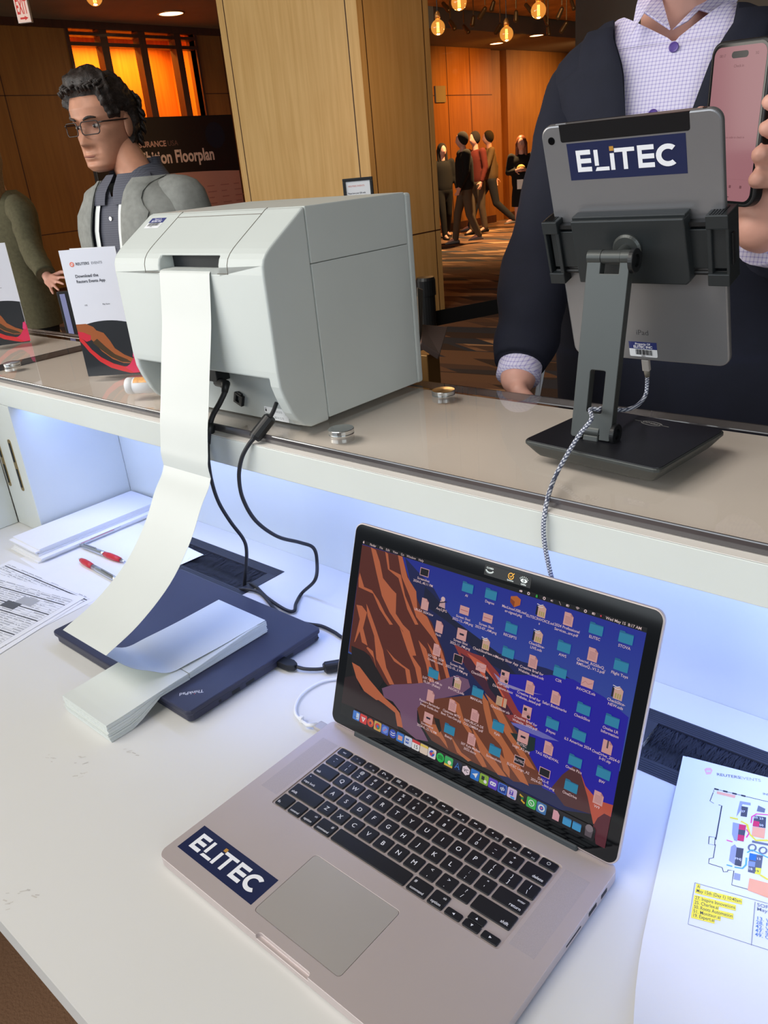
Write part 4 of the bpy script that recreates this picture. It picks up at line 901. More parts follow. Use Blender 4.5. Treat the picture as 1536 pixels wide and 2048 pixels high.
for q in ([(1000, 200), (1080, 260), (1120, 400), (1200, 520), (1160, 520), (1080, 400)], [(1280, 150), (1340, 240), (1380, 420), (1450, 560), (1536, 680), (1536, 760), (1440, 620), (1350, 520), (1300, 300)],
          [(1000, 540), (1100, 700), (1190, 770), (1160, 780), (1060, 700)], [(1200, 620), (1290, 740), (1330, 830), (1290, 830), (1220, 720)], [(1430, 690), (1500, 770), (1536, 860), (1536, 930), (1480, 860)],
          [(880, 450), (960, 600), (980, 665), (900, 560), (830, 520), (770, 430)]): A.poly(c4(q), (190, 106, 62))
for q in ([(700, 780), (770, 850), (860, 1020), (930, 1130), (890, 1110), (790, 960)], [(760, 950), (850, 1090), (900, 1200), (860, 1180), (790, 1080)], [(640, 930), (720, 1050), (800, 1160), (760, 1150), (680, 1050)]): A.poly(c1(q), (190, 106, 62))
A.poly(c4([(850, 380), (900, 400), (920, 500), (900, 520), (870, 450)]), (34, 26, 22))
A.poly(c1([(900, 975), (930, 985), (925, 1040), (890, 1050), (850, 1010), (815, 960)]), (16, 40, 40))
A.poly(c1([(1000, 1210), (1050, 1150), (1100, 1112), (1128, 1125), (1160, 1220), (1190, 1330), (1060, 1290)]), (84, 42, 44))
A.poly(c1([(1128, 1125), (1155, 1200), (1210, 1265), (1290, 1292), (1275, 1440), (1190, 1370), (1165, 1250)]), (196, 84, 62)); A.poly(c1([(1190, 1380), (1210, 1345), (1240, 1325), (1290, 1350), (1275, 1500), (1200, 1470)]), (92, 28, 44))
# menu bar
A.z = 9e-4; A.eps = 0; ZI = 1.0e-3
fsz = .0036; x = .0205; yb = .2190
A.disc(.0163, yb+.0013, .0012, (232, 205, 205)); A.disc(.0173, yb+.0014, .0005, (8, 8, 12)); A.disc(.0166, yb+.0029, .0004, (232, 205, 205))
for s_, px_, py_ in (('Finder', 197, 116), ('File', 234, 128), ('Edit', 264, 136), ('View', 298, 146), ('Go', 330, 156), ('Window', 370, 167), ('Help', 414, 182)):
    u, v = SC_(Z(660, 1040, 2.2588, [(px_, py_)]))[0]; A.text(s_, u, yb, fsz, (232, 205, 205), .015 if s_ == 'Finder' else 0, 'c')
A.text('Wed May 15  8:17 AM', .3405, yb, fsz, (236, 210, 208), .012, 'r')
for px_, py_, kd in ((865, 318, 0), (900, 330, 1), (937, 341, 2), (971, 351, 1), (1006, 362, 3), (1042, 373, 4), (1077, 384, 5), (1121, 397, 6), (1157, 409, 1), (1194, 421, 5), (1227, 430, 7)):
    u, v = SC_(Z(660, 1040, 2.2588, [(px_, py_)]))[0]; v = yb+.0014; pk = (232, 205, 205); A.z = 9.2e-4; A.eps = 1e-5
    if kd == 0: A.disc(u-.0007, v, .0009, pk, 8); A.disc(u+.0007, v+.0001, .0011, pk, 8)
    elif kd == 1: A.disc(u, v, .0015, pk); A.disc(u, v, .0007, (8, 8, 12))
    elif kd == 2: A.rect(u-.001, u+.001, v-.0014, v+.0003, (50, 170, 70)); A.disc(u, v+.0006, .0008, (50, 170, 70))
    elif kd == 3: A.poly([(u-.0014, v-.0005), (u-.0006, v-.0005), (u, v-.0012), (u, v+.0012), (u-.0006, v+.0005), (u-.0014, v+.0005)], pk); A.rect(u+.0006, u+.0009, v-.0009, v+.0009, pk)
    elif kd == 4: A.line([(u-.0012, v+.0015), (u+.0012, v-.0015)], .0003, pk)
    elif kd == 5: A.rr(u-.0016, u+.0014, v-.001, v+.001, .0005, pk); A.rect(u+.0002, u+.001, v-.0006, v+.0006, (8, 8, 12))
    elif kd == 6: [A.line([(u+r*math.cos(a), v-.0012+r*math.sin(a)) for a in (2.3, 1.9, 1.57, 1.2, .8)], .0004, pk) for r in (.001, .0018, .0026)]
    else: A.disc(u, v, .0008, (220, 60, 80))
# icons
LB = (238, 205, 208)
def lab(u, v, ls, dy=.0068):
    A.z = ZI+8e-5
    for i, s_ in enumerate(ls): A.text(s_, u, v-dy-.0028-.0038*i, .0036, LB, .01, 'c')
def folder(px_, py_, *ls):
    A.z = ZI; A.eps = 1e-5
    u, v = SC_(Z(660, 1040, 2.2588, [(px_, py_)]))[0]; w_, h_ = .0066, .0052; v += .0002
    A.poly([(u-w_, v-h_), (u+w_, v-h_), (u+w_, v+h_*.8), (u-w_*.15, v+h_*.8), (u-w_*.3, v+h_), (u-w_*.9, v+h_), (u-w_, v+h_*.9)], (34, 112, 152)); A.rr(u-w_, u+w_, v-h_, v+h_*.62, .0008, (46, 140, 178)); lab(u, v, ls)
def doc(px_, py_, ls, kd=0):
    A.z = ZI; A.eps = 1e-5
    u, v = SC_(Z(660, 1040, 2.2588, [(px_, py_)]))[0]; pk = (222, 164, 160); w_, h_ = .0047, .0061
    if kd in (0, 1, 5): A.poly([(u-w_, v-h_), (u+w_, v-h_), (u+w_, v+h_-.0030), (u+w_-.0030, v+h_), (u-w_, v+h_)], pk); A.poly([(u+w_-.0030, v+h_), (u+w_-.0030, v+h_-.003), (u+w_, v+h_-.003)], (190, 132, 132))
    if kd == 1: [A.rect(u-w_+.0014, u+w_-.0014, v-h_+.002+.0012*q, v-h_+.0024+.0012*q, (176, 122, 124)) for q in range(6)]
    if kd == 5: A.rect(u-.0008, u+.0008, v-.001, v+h_, (90, 70, 80))
    if kd == 2:  # spreadsheet with birds
        A.rect(u-w_-.001, u-w_+.0012, v-h_+.001, v+h_-.002, (20, 22, 44)); A.poly([(u-w_+.001, v-h_), (u+w_, v-h_), (u+w_, v+h_-.003), (u+w_-.0030, v+h_-.0006), (u-w_+.001, v+h_-.002)], (218, 172, 156))
        for q in range(3): A.rect(u-.0022+.0021*q, u-.0009+.0021*q, v-h_+.001, v-.0006, (178, 164, 92))
        A.line([(u-.0055, v+.0055), (u-.002, v+.0048), (u+.001, v+.0060)], .0007, (236, 226, 232)); A.line([(u-.0045, v+.0036), (u-.001, v+.0030), (u+.0015, v+.004)], .0006, (236, 226, 232))
    if kd == 3: A.rect(u-.0056, u+.0056, v-.0042, v+.0042, (222, 164, 160)); A.rect(u-.0046, u+.0046, v-.0005, v+.0003, (190, 110, 116))
    if kd == 4: A.rect(u-.0058, u+.0058, v-.0058, v+.0058, (222, 164, 160)); A.rect(u-.0027, u+.0027, v-.0008, v+.0012, (34, 26, 50))
    if kd == 6: A.rect(u-.0058, u+.0058, v-.0042, v+.0042, (226, 176, 176)); A.rect(u-.0052, u+.0052, v-.0036, v+.0036, (20, 20, 30))
    if kd == 7: A.poly([(u-.0056, v-.0018), (u-.0005, v-.0058), (u+.0056, v-.002), (u+.0056, v+.0036), (u+.0008, v+.0058), (u-.0056, v+.0038)], (196, 104, 40)); A.poly([(u-.0056, v-.0018), (u-.0005, v-.0058), (u-.0005, v-.0002), (u-.0056, v+.0020)], (146, 64, 26))
    if kd == 8: A.rect(u-.0058, u+.0058, v-.0042, v+.0042, (222, 164, 160)); A.line([(u-.005, v-.002), (u-.002, v+.001), (u+.001, v-.001), (u+.005, v+.001)], .0005, (186, 120, 120))
    if kd == 9: A.rect(u-w_, u+w_, v-h_, v+h_, pk); A.rect(u-w_+.001, u-.0004, v+.001, v+.004, (34, 26, 40)); A.disc(u+.0024, v-.0036, .0018, (30, 22, 30)); [A.rect(u-w_+.001, u+w_-.001, v-.0005-.0011*q, v-.0001-.0011*q, (176, 122, 124)) for q in range(3)]
    if kd == 10: A.rect(u-.0058, u+.0058, v-.0046, v+.0046, (210, 168, 140)); A.rect(u+.001, u+.0024, v-.0046, v+.0046, (214, 90, 40)); [A.rect(u-.0052, u-.0002, v-.0038+.0016*q, v-.0034+.0016*q, (150, 140, 90)) for q in range(5)]
    if kd == 11: A.disc(u, v+.0035, .0026, (226, 190, 190)); A.poly([(u-.004, v-.005), (u+.004, v-.0055), (u+.003, v+.001), (u-.003, v+.0015)], (206, 166, 170)); A.line([(u-.0045, v-.0015), (u+.0048, v+.002)], .0011, (30, 24, 50))
    lab(u, v, ls, .0062 if kd not in (0, 1, 2, 9, 5) else .0068)
for a_ in ((625, 305, 'AI'), (730, 335, 'Degree'), (822, 487, 'RECEIPTS'), (808, 598, 'Money Slicer App'), (1060, 572, 'AWS'), (1042, 686, 'C2R'), (1205, 492, 'ELITEC'), (1340, 532, 'STOVA'), (1318, 657, 'Flight Toys'), (1148, 852, 'CheckSlice'), (1277, 907, 'Onsite LR', 'Information'),
           (1007, 918, 'JHayes'), (1128, 970, 'iLS Americas 2024'), (1110, 1088, 'Onsite Pics'), (1238, 1142, 'BW'), (1092, 1202, 'OneDrive'), (470, 692, '5:07 / 8:23 AM to', '05.24 - (Rabet)'), (670, 777, 'MANUAL'), (543, 945, 'Bleksy'), (763, 930, 'Kyle'), (748, 1040, 'Screenshots')): folder(*a_)
for a_ in ((430, 236, ('Screenshot', '2024-0...40.11 PM'), 6), (432, 380, ('LRUSA 2024.btw',), 0), (512, 372, ('Any2.JPG',), 11), (497, 483, ('Vault',), 0), (486, 587, ('SO USA 2024', 'Onsite....label'), 1), (598, 517, ('Screen Shot', '2022-11...PM.png'), 4), (610, 408, ('Screen Shot', '2022-12...AM.png'), 3),
           (715, 443, ('Screen Shot', '2023-07...AM.png'), 3), (706, 558, ('CheckSliceNew.od', 's'), 2), (685, 665, ('CheckSlice.xlt',), 8), (792, 708, ('PSA Labs', 'Directions.docx'), 9), (582, 626, ('Screen Shot', '2022-10...3 PM.png'), 6), (578, 735, ('INVOICE.ods',), 2),
           (458, 795, ('Reuters Bartender', 'Setup Guide.doc'), 0), (557, 838, ('Optimize MTU', 'Best Test-Get.jpg'), 1), (658, 883, ('REPUBLICA DE', 'COLOMBIA.pdf'), 1), (777, 820, ('CheckSlicer.xls',), 10), (447, 895, ('Screenshot', '2024-0...22.12 PM'), 4), (643, 990, ('507 Kyle Mellon', '2023.docx'), 1),
           (840, 368, ('MacLinuxUSBLoad', 'er-signed.pkg'), 7), (958, 410, ('ELITECINVOICE.od', 's'), 2), (943, 525, ('CheckSlice-', 'LIVE.ods'), 2), (1080, 448, ('2024 Professional', 'Services...ant.pdf'), 1), (920, 640, ('Creative Brief for', 'Website...leted.odt'), 1), (907, 757, ('Creative Brief for', 'Website...leted.pdf'), 1),
           (892, 868, ('Creative Brief for', 'Website...2020.pdf'), 9), (1190, 608, ('Quectel_RG50xQ_', 'RM5xxQ...V1.2.pdf'), 1), (1165, 735, ('INVOICE.xls',), 8), (1303, 780, ('CheckSlice-', 'NEW.ods'), 2), (1023, 803, ('Safari Bookmarks',), 1), (875, 980, ('ELITEC', 'Logo_A2.png'), 4),
           (858, 1086, ('ELITEC Logo_A2',), 6), (990, 1030, ('TAG RENEWAL',), 1), (972, 1140, ('DALL-E', '2024-01...lass.png'), 6), (1255, 1025, ('OneDrive_2024-0', '5-01.zip'), 5), (1215, 1255, ('W9',), 1)): doc(*a_)
u, v = SC_(Z(660, 1040, 2.2588, [(858, 1086)]))[0]; A.text('ELITEC', u, v-.0012, .0034, (230, 200, 205), .01, 'c')
# dock
A.z = ZI
A.rr(.0325, .3345, .0166, .0302, .003, (30, 22, 30)); A.rr(.0328, .3342, .0169, .0299, .0028, (18, 12, 20))
dk_ = [(160, 320, 0, (70, 130, 220)), (223, 355, 0, (226, 60, 60)), (287, 387, 1, (214, 70, 50)), (352, 418, 0, (214, 170, 90)), (419, 450, 0, (70, 100, 200)), (489, 487, 1, (50, 80, 190)), (556, 520, 0, (50, 120, 210)), (627, 557, 0, (206, 214, 236)), (697, 592, 0, (240, 236, 236)), (770, 630, 0, (236, 214, 196)), (843, 665, 0, (236, 226, 226)), (919, 700, 1, (30, 190, 80)), (995, 738, 0, (60, 180, 100)), (1073, 778, 2, (20, 30, 60)), (1152, 813, 3, (236, 214, 224)), (1232, 855, 0, (40, 120, 210)), (1314, 893, 0, (140, 180, 60)), (1396, 933, 0, (100, 70, 200)), (1481, 975, 0, (50, 90, 200))]
def dicon(P, kd, col, i):
    A.z = ZI+4e-5; A.eps = 1e-5
    u, v = SC_([P])[0]; v = .0237; r = .0052
    if kd == 1: A.disc(u, v, r*.95, col, 20)
    elif kd == 3: A.poly([(u+r*math.cos(k*PI/3+PI/6), v+r*math.sin(k*PI/3+PI/6)) for k in range(6)], col)
    else: A.rr(u-r, u+r, v-r, v+r, .0014, col)
    wt = (238, 236, 240)
    if i == 0: A.rect(u, u+r*.8, v-r*.7, v+r*.7, (206, 220, 240)); A.line([(u-r*.5, v-r*.3), (u, v-r*.5), (u+r*.5, v-r*.3)], .0006, (30, 50, 90))
    if i == 1: A.poly([(u-r*.6, v+r*.4), (u+r*.6, v+r*.4), (u, v-r*.7)], wt); A.text('V', u, v-.0012, .0045, (220, 50, 50), .02, 'c')
    if i == 2: A.disc(u+.0006, v+.0006, r*.55, (236, 130, 60)); A.disc(u, v-.0003, r*.35, (120, 40, 90))
    if i == 3: A.disc(u, v, r*.7, (210, 60, 50)); A.disc(u+.0012, v-.0010, r*.4, (60, 150, 70)); A.disc(u, v, r*.3, (60, 100, 200))
    if i == 4: A.disc(u, v, r*.75, (120, 150, 230)); A.line([(u-.002, v-.002), (u+.002, v+.002)], .0007, (230, 80, 80))
    if i == 5: [A.line([(u-.003, v+dy), (u, v+dy-.001), (u+.003, v+dy+.0005)], .0008, wt) for dy in (.0014, -.0010)]
    if i == 6: A.rect(u-.003, u+.003, v-.002, v+.002, (230, 160, 150)); A.rect(u-.003, u+.003, v-.003, v-.002, (230, 200, 110))
    if i == 7: A.rect(u-.0035, u+.001, v-.0026, v+.0026, (30, 80, 180)); A.text('W', u-.0012, v-.0015, .0042, wt, .02, 'c')
    if i == 8: A.rect(u-r, u+r, v+.002, v+r, (226, 60, 60)); A.text('15', u, v-.0036, .0062, (60, 56, 60), .01, 'c')
    if i == 9: A.rect(u-r, u+r, v+.0022, v+r*.95, (236, 200, 90))
    if i == 10: A.disc(u, v, .0034, (50, 90, 200)); A.disc(u-.0010, v-.001, .0018, (220, 70, 90)); A.disc(u+.0016, v+.0012, .0012, (230, 160, 60))
    if i == 11: [A.line([(u-.003, v+dy), (u, v+dy+.0008), (u+.003, v+dy-.0002)], .0007, (16, 60, 30)) for dy in (.0014, 0, -.0014)]
    if i == 12: A.disc(u+.001, v-.0006, .0022, (246, 236, 210)); A.rect(u-r, u+r, v-r, v-.003, (230, 190, 70))
    if i == 13: A.line([(u-.0026, v-.003), (u, v+.0034), (u+.0026, v-.003)], .0009, (60, 130, 220)); A.line([(u-.0016, v-.0008), (u+.0016, v-.0008)], .0007, (60, 130, 220))
    if i == 14: A.text('VC', u, v-.0017, .0046, (40, 34, 60), .02, 'c')
    if i == 15: A.poly([(u-.0034, v), (u+.0032, v+.003), (u+.0014, v-.0030), (u-.0004, v-.0008)], wt)
    if i == 16: A.rect(u-.003, u+.0004, v-.001, v+.003, (30, 40, 40)); A.disc(u+.0018, v-.0018, .0018, wt)
    if i == 17: A.rr(u-.0034, u+.0034, v-.0018, v+.0020, .0014, wt); A.disc(u-.0014, v, .0008, (100, 70, 200)); A.disc(u+.0014, v, .0008, (100, 70, 200))
    if i == 18: A.rr(u-.0046, u+.0046, v-.0046, v+.0046, .0012, (90, 140, 230)); A.rr(u-.0041, u+.0041, v-.0041, v+.0041, .001, (30, 60, 150)); A.text('qb', u, v-.0015, .0052, wt, .01, 'c')
for i, (x, y, kd, col) in enumerate(dk_): dicon((680+x/4.518, 1350+y/4.518), kd, col, i)
for i, (x, y, col) in enumerate(((322, 935, (214, 190, 226)), (418, 985, (30, 26, 22)), (508, 1030, (60, 180, 80)), (605, 1078, (70, 120, 180)))):
    P = (960+x/4.8, 1380+y/4.8); u = SC_([P])[0][0]; v = .0237; dicon(P, 0, col, 40)
    if i == 0: A.rect(u-.0028, u+.0014, v-.002, v+.0028, (90, 60, 180)); A.text('T', u-.0008, v-.0010, .0044, (238, 236, 240), .02, 'c'); A.rect(u-.001, u+.0034, v-.0048, v-.003, (60, 160, 230))
    if i == 1: A.line([(u-.003, v+.003), (u+.0006, v+.0016), (u, v-.002), (u+.0036, v-.0036)], .0018, (226, 176, 40)); A.disc(u+.0004, v+.0004, .0014, (30, 120, 60))
    if i == 2: A.disc(u, v, .0032, (236, 240, 238)); A.disc(u, v, .0024, (60, 180, 80)); A.line([(u-.001, v+.001), (u-.0004, v-.0004), (u+.001, v-.001)], .0008, (236, 240, 238))
    if i == 3: A.disc(u, v, .0036, (226, 232, 240)); A.disc(u, v, .0022, (80, 90, 180)); A.disc(u, v, .0009, (240, 120, 150))
P = (960+745/4.8, 1380+1150/4.8); u = SC_([P])[0][0]; A.poly([(u-.0034, .0190), (u+.0034, .0190), (u+.0034, .0256), (u+.0008, .0284), (u-.0034, .0284)], (226, 164, 176))
for x in (850, 952): P = (960+x/4.8, 1380+1210/4.8); u = SC_([P])[0][0]; A.rr(u-.0043, u+.0043, .0192, .0268, .0008, (44, 120, 180)); A.rr(u-.0043, u+.0043, .0192, .0256, .0008, (66, 156, 212))
P = (960+1062/4.8, 1380+1290/4.8); u = SC_([P])[0][0]; A.poly([(u-.0032, .0190), (u+.0032, .0190), (u+.0040, .0276), (u-.0040, .0276)], (96, 84, 92)); A.disc(u, .0272, .0036, (130, 116, 124))
A.T = None
A.build('display', FL.M @ Matrix.Translation((0, 0, .00018)), M['screen'], lp)
# webcam cover stickers on the bezel
A = Art(3e-5); ws = (236, 246, 244)
u0, v0 = SC_(Z(660, 1040, 2.2588, [(722, 232)]))[0]; u2, v2 = SC_(Z(660, 1040, 2.2588, [(818, 262)]))[0]; u3, v3 = SC_(Z(660, 1040, 2.2588, [(877, 280)]))[0]; vm = .2305
A.rect(u0-.006, u3+.0075, vm-.0052, vm+.0056, (14, 16, 18))
A.text('CLOSED', u0, vm+.0018, .0022, ws, .02, 'c'); A.line([(u0+.0040*math.cos(a), vm+.0010+.0026*math.sin(a)) for a in np.linspace(PI+.2, 2*PI-.2, 9)], .0006, ws)
for a in np.linspace(PI+.35, 2*PI-.35, 9): A.line([(u0+.0040*math.cos(a), vm+.0010+.0026*math.sin(a)), (u0+.0052*math.cos(a), vm+.0010+.0040*math.sin(a))], .0005, ws)
og = (240, 176, 60); P = [(u2+.0029*math.cos(a), vm+.0010+.0029*math.sin(a)) for a in np.linspace(.9, 2*PI+.3, 22)]; A.line(P, .0009, og); A.line([(u2-.0014, vm+.0012), (u2-.0002, vm-.0002), (u2+.0034, vm+.0044)], .0009, og)
A.text('Symantec', u2, vm-.0038, .0019, ws, .02, 'c')
A.text('OPEN', u3, vm-.0042, .0022, ws, .02, 'c'); A.poly([(u3-.0040, vm+.0002), (u3-.002, vm+.0020), (u3+.002, vm+.0020), (u3+.0040, vm+.0002), (u3+.002, vm-.0016), (u3-.002, vm-.0016)], ws); A.disc(u3, vm+.0002, .0013, (20, 22, 24)); A.disc(u3, vm+.0002, .0006, ws)
for a in np.linspace(.4, PI-.4, 7): A.line([(u3+.0040*math.cos(a), vm+.0006+.0024*math.sin(a)), (u3+.0050*math.cos(a), vm+.0006+.0040*math.sin(a))], .0005, ws)
A.build('webcam_cover', FL.M @ Matrix.Translation((0, 0, .0003)), M['print'], lp)
# white charging lead
ml = [Vector((.20, .350, ZD+.004)), Vector((.14, .34, ZD+.004)), Vector((.06, .330, ZD+.004)), on_z(694, 1357, ZD+.0035), on_z(672, 1358, ZD+.0035), on_z(645, 1363, ZD+.0035), on_z(618, 1377, ZD+.0035), on_z(600, 1393, ZD+.0035), on_z(591, 1412, ZD+.0035), on_z(592, 1429, ZD+.0035), on_z(603, 1441, ZD+.0045), on_z(614, 1450, ZD+.006)]
t = cable('charging_cable', ml, .0018, M['white_plastic'], 'white charging lead with magnetic plug at the rear left corner of the open laptop')
e = ml[-1]; yc = e.y-.004
b_ = MB(); b_.box(-.0155, -.0007, .2262, .2395, ZD+.0035, ZD+.0088); obj('magnetic_plug', b_, M['alu2'], t, bevel=.0012)
obj('strain_relief', MB().tube([ml[-2], ml[-1], Vector((-.0155, .2325, ZD+.006))], [.0019, .0024, .0028], 10), M['white_plastic'], t, smooth=True)
cl_ = ml[-2]; b_ = MB(); b_.box(cl_.x-.004, cl_.x+.001, cl_.y-.001, cl_.y+.004, ZD+.0005, ZD+.009); obj('cable_clip', b_, M['white_plastic'], t, bevel=.001)

# ================================================================== floor plan sheets at the right edge
def plan(A, ax):
    F = lambda L: [(a, b) for a, b in L]
    P8 = lambda pts: [ax(q) for q in Z(1200, 1400, 3.161, pts)]
    A.T = None; gx = (96, 100, 112)
    def ln(pts, wd=.0007, c=(52, 56, 66)): A.line(P8(pts), wd, c)
    def pg(pts, c): A.poly(P8(pts), c)
    pg([(660, 440), (672, 430), (700, 430), (712, 445), (700, 470), (672, 472)], (236, 176, 178)); pg([(672, 446), (700, 446), (700, 456), (672, 456)], (214, 214, 240))
    o = P8([(737, 478)])[0]; e = P8([(866, 496)])[0]; rt = math.atan2(e[1]-o[1], e[0]-o[0]); e2 = P8([(980, 524)])[0]
    A.text('REUTERS', o[0], o[1], .0056, (92, 92, 116), .01, 'l', rt); A.text('EVENTS', e[0]+.0022, e[1]+.0006, .0058, (150, 150, 172), 0, 'l', rt)
    o = P8([(1030, 600)])[0]; A.text('INSURANCE USA FLOORPLAN', o[0], o[1], .0040, (92, 96, 110), .01, 'l', rt)
    ln([(718, 582), (722, 562), (1062, 645)]); [ln([(x, 562+(x-722)*.244), (x+28, 562+(x-694)*.244)], .0022, (30, 32, 38)) for x in (722, 778, 836, 892)]
    pg([(740, 578), (858, 604), (852, 622), (738, 594)], (238, 172, 142)); ln([(716, 585), (695, 640), (720, 655)]); ln([(750, 664), (770, 670), (732, 885)], .0011); ln([(730, 915), (716, 1000), (690, 1005), (686, 1035), (772, 1062)]); ln([(772, 1062), (780, 1090), (806, 1088), (808, 1078), (846, 1082), (832, 1172), (1062, 1236)]); ln([(690, 865), (728, 870), (724, 920), (686, 912), (690, 865)])
    pg([(885, 640), (952, 652), (952, 668), (900, 660), (890, 700), (862, 740), (870, 700)], (150, 156, 176)); pg([(895, 672), (936, 680), (928, 742), (888, 736)], (70, 72, 84)); pg([(840, 775), (884, 785), (866, 896), (848, 890), (834, 850)], (150, 156, 176))
    pg([(880, 786), (924, 794), (908, 898), (868, 890)], (70, 72, 84)); pg([(880, 786), (922, 794), (918, 826), (876, 820)], (206, 40, 92)); pg([(872, 852), (914, 860), (908, 896), (868, 890)], (206, 40, 92))
    pg([(852, 915), (866, 935), (852, 1045), (815, 1018), (828, 930)], (150, 156, 176)); pg([(864, 934), (908, 942), (892, 1056), (850, 1046)], (70, 72, 84)); pg([(1000, 668), (1045, 690), (1040, 715), (990, 705)], (110, 114, 130))
    pg([(974, 732), (1050, 744), (1046, 812), (966, 800)], (70, 72, 84)); pg([(970, 764), (1008, 772), (1004, 806), (964, 798)], (206, 40, 92)); pg([(964, 802), (1046, 814), (1038, 880), (958, 862)], (238, 166, 128))
    pg([(962, 890), (1062, 910), (1062, 924), (960, 904)], (110, 114, 130))
    for cx, cy in ((962, 936), (1030, 954)):
        q = [(cx+23*math.cos(k*PI/8), cy+20*math.sin(k*PI/8)) for k in range(17)]; ln(q, .0016, (110, 114, 130))
    pg([(946, 970), (1030, 988), (1014, 1110), (934, 1090)], (92, 96, 108)); pg([(946, 970), (990, 980), (984, 1020), (940, 1010)], (40, 110, 214)); pg([(938, 1020), (982, 1028), (978, 1060), (936, 1052)], (130, 146, 176)); pg([(984, 1062), (1020, 1068), (1014, 1110), (978, 1102)], (232, 224, 60))
    pg([(850, 1095), (888, 1105), (884, 1145), (844, 1136)], (150, 156, 176)); pg([(944, 1130), (1075, 1165), (1070, 1260), (932, 1206)], (238, 166, 128))
    ln([(820, 744), (872, 756)], .0022, (230, 214, 60)); ln([(890, 768), (930, 790), (945, 850), (985, 890), (1062, 890)], .0022, (230, 214, 60)); ln([(955, 780), (960, 740), (990, 722), (1062, 728)], .0012, (226, 70, 150)); ln([(925, 820), (942, 845), (925, 872)], .0012, (226, 70, 150)); ln([(800, 888), (838, 900)], .0012, (226, 70, 150)); ln([(850, 1060), (900, 1068), (922, 1045), (926, 1000)], .0014, (90, 170, 236)); ln([(930, 968), (960, 950), (1062, 1000)], .0014, (90, 170, 236)); ln([(800, 1045), (836, 1055)], .0014, (90, 170, 236)); ln([(1014, 1110), (1062, 1140)], .0020, (230, 214, 60))
    for s_, x, y in (('27', 905, 712), ('25', 985, 750), ('23', 1020, 758), ('50', 1020, 800), ('FNJ', 872, 1014), ('13', 1002, 1014), ('19', 990, 1092), ('18', 950, 1078)): o = P8([(x, y)])[0]; A.text(s_, o[0], o[1], .0036, (226, 226, 236) if s_ != '19' else (60, 60, 70), .01, 'c', rt)
    ln([(600, 1158), (556, 1420), (1062, 1586)], .0005, (130, 134, 146)); ln([(600, 1158), (1062, 1292)], .0005, (130, 134, 146)); ln([(980, 1280), (956, 1556)], .0005, (130, 134, 146))
    o0 = P8([(602, 1230)])[0]; e0 = P8([(880, 1300)])[0]; rt = math.atan2(e0[1]-o0[1], e0[0]-o0[0])
    for s_, x, y, x2 in (('Ai', 614, 1190, 632), ('May 15th (Day 1) 10:40am', 608, 1216, 898), ('27. Inspire Innovations', 600, 1262, 858), ('25. Charlee.ai', 596, 1290, 750), ('50. Roots Automation', 592, 1318, 842), ('51. Monitaur.ai', 588, 1346, 762), ('19. Expert.ai', 584, 1372, 724)):
        o = P8([(x, y)])[0]; wx = text2d(s_, .005); ww = max(p[0] for p in wx[0])*.0050; tt = P8([(x2, y+(x2-x)*.27)])[0]; L = math.hypot(tt[0]-o[0], tt[1]-o[1]); c_, s__ = math.cos(rt), math.sin(rt)
        q = [(-.001, -.0016), (L, -.0016), (L, .0044), (-.001, .0044)]; A.poly([(o[0]+a*c_-b*s__, o[1]+a*s__+b*c_) for a, b in q], (244, 226, 60)); A.text(s_, o[0], o[1], .0050, (50, 52, 66), .005, 'l', rt, L/ww*.98)
    for s_, x, y in (('SOFTWARE', 992, 1308), ('May 15th', 990, 1334), ('13. Wiser', 986, 1392), ('28. Foxit', 984, 1418), ('42. Verisk', 982, 1444), ('47. Send', 980, 1470), ('49. OpenText', 978, 1496)): o = P8([(x, y)])[0]; A.text(s_, o[0], o[1], .0050, (90, 130, 190) if y > 1380 else (110, 120, 140), .005, 'l', rt)
cA = on_z(1366, 1512, ZD+.003); cB = on_z(1536, 1556, ZD+.003); uu = (cB-cA); uu.z = 0; uu.normalize(); cD = on_z(1280, 1900, ZD+.003); dn = (cD-cA); dn.z = 0; LNG = dn.length; dn.normalize()
def plansheet(off, dx, dy, z, label, pr_=False):
    o0 = cA+uu*dx+dn*dy; W_, H_ = .216, .330; N_ = 14; R = []
    sk = dn
    for i in range(N_+1):
        v_ = H_*i/N_; row_ = []
        for j in range(N_+1):
            u_ = W_*j/N_; l = max(0, 1-(u_+ (H_-v_)*.9)/.10); P = o0+uu*(u_+(.010*l*l))+sk*v_; row_.append((P.x, P.y, ZD+z+.010*l*l*off+.002*math.sin(3*u_/W_)*v_*2*off))
        R.append(row_)
    m_ = MB(); m_.rings(R, cap=False, closed=False); o = obj('floor_plan_sheet', m_, M['sheet'], smooth=True); tag(o, label, 'paper'); solid(o, .00012)
    if pr_:
        A = Art(3e-6); inv = lambda q: (lambda P: (P.x, P.y))(on_z(q[0], q[1], ZD+z)); plan(A, inv)
        # lay the ink on the gently curved sheet
        me_o = A
        v2 = []
        for x_, y_, z_ in A.v:
            d_ = Vector((x_, y_, 0))-Vector((o0.x, o0.y, 0)); det = uu.x*sk.y-uu.y*sk.x; u_ = (d_.x*sk.y-d_.y*sk.x)/det; w_ = (uu.x*d_.y-uu.y*d_.x)/det
            v2.append((x_, y_, .002*math.sin(3*u_/W_)*w_*2*off+z_+.00016))
        A.v = v2; A.build('printing', Matrix.Translation((0, 0, ZD+z)), M['print'], o)
plansheet(.3, .004, -.002, .0019, 'sheet under the colour floor plan, only its edges showing at the right')
plansheet(1.0, 0, 0, .0032, 'white floor plan sheet with coloured booths and yellow highlighted list at right edge', True)

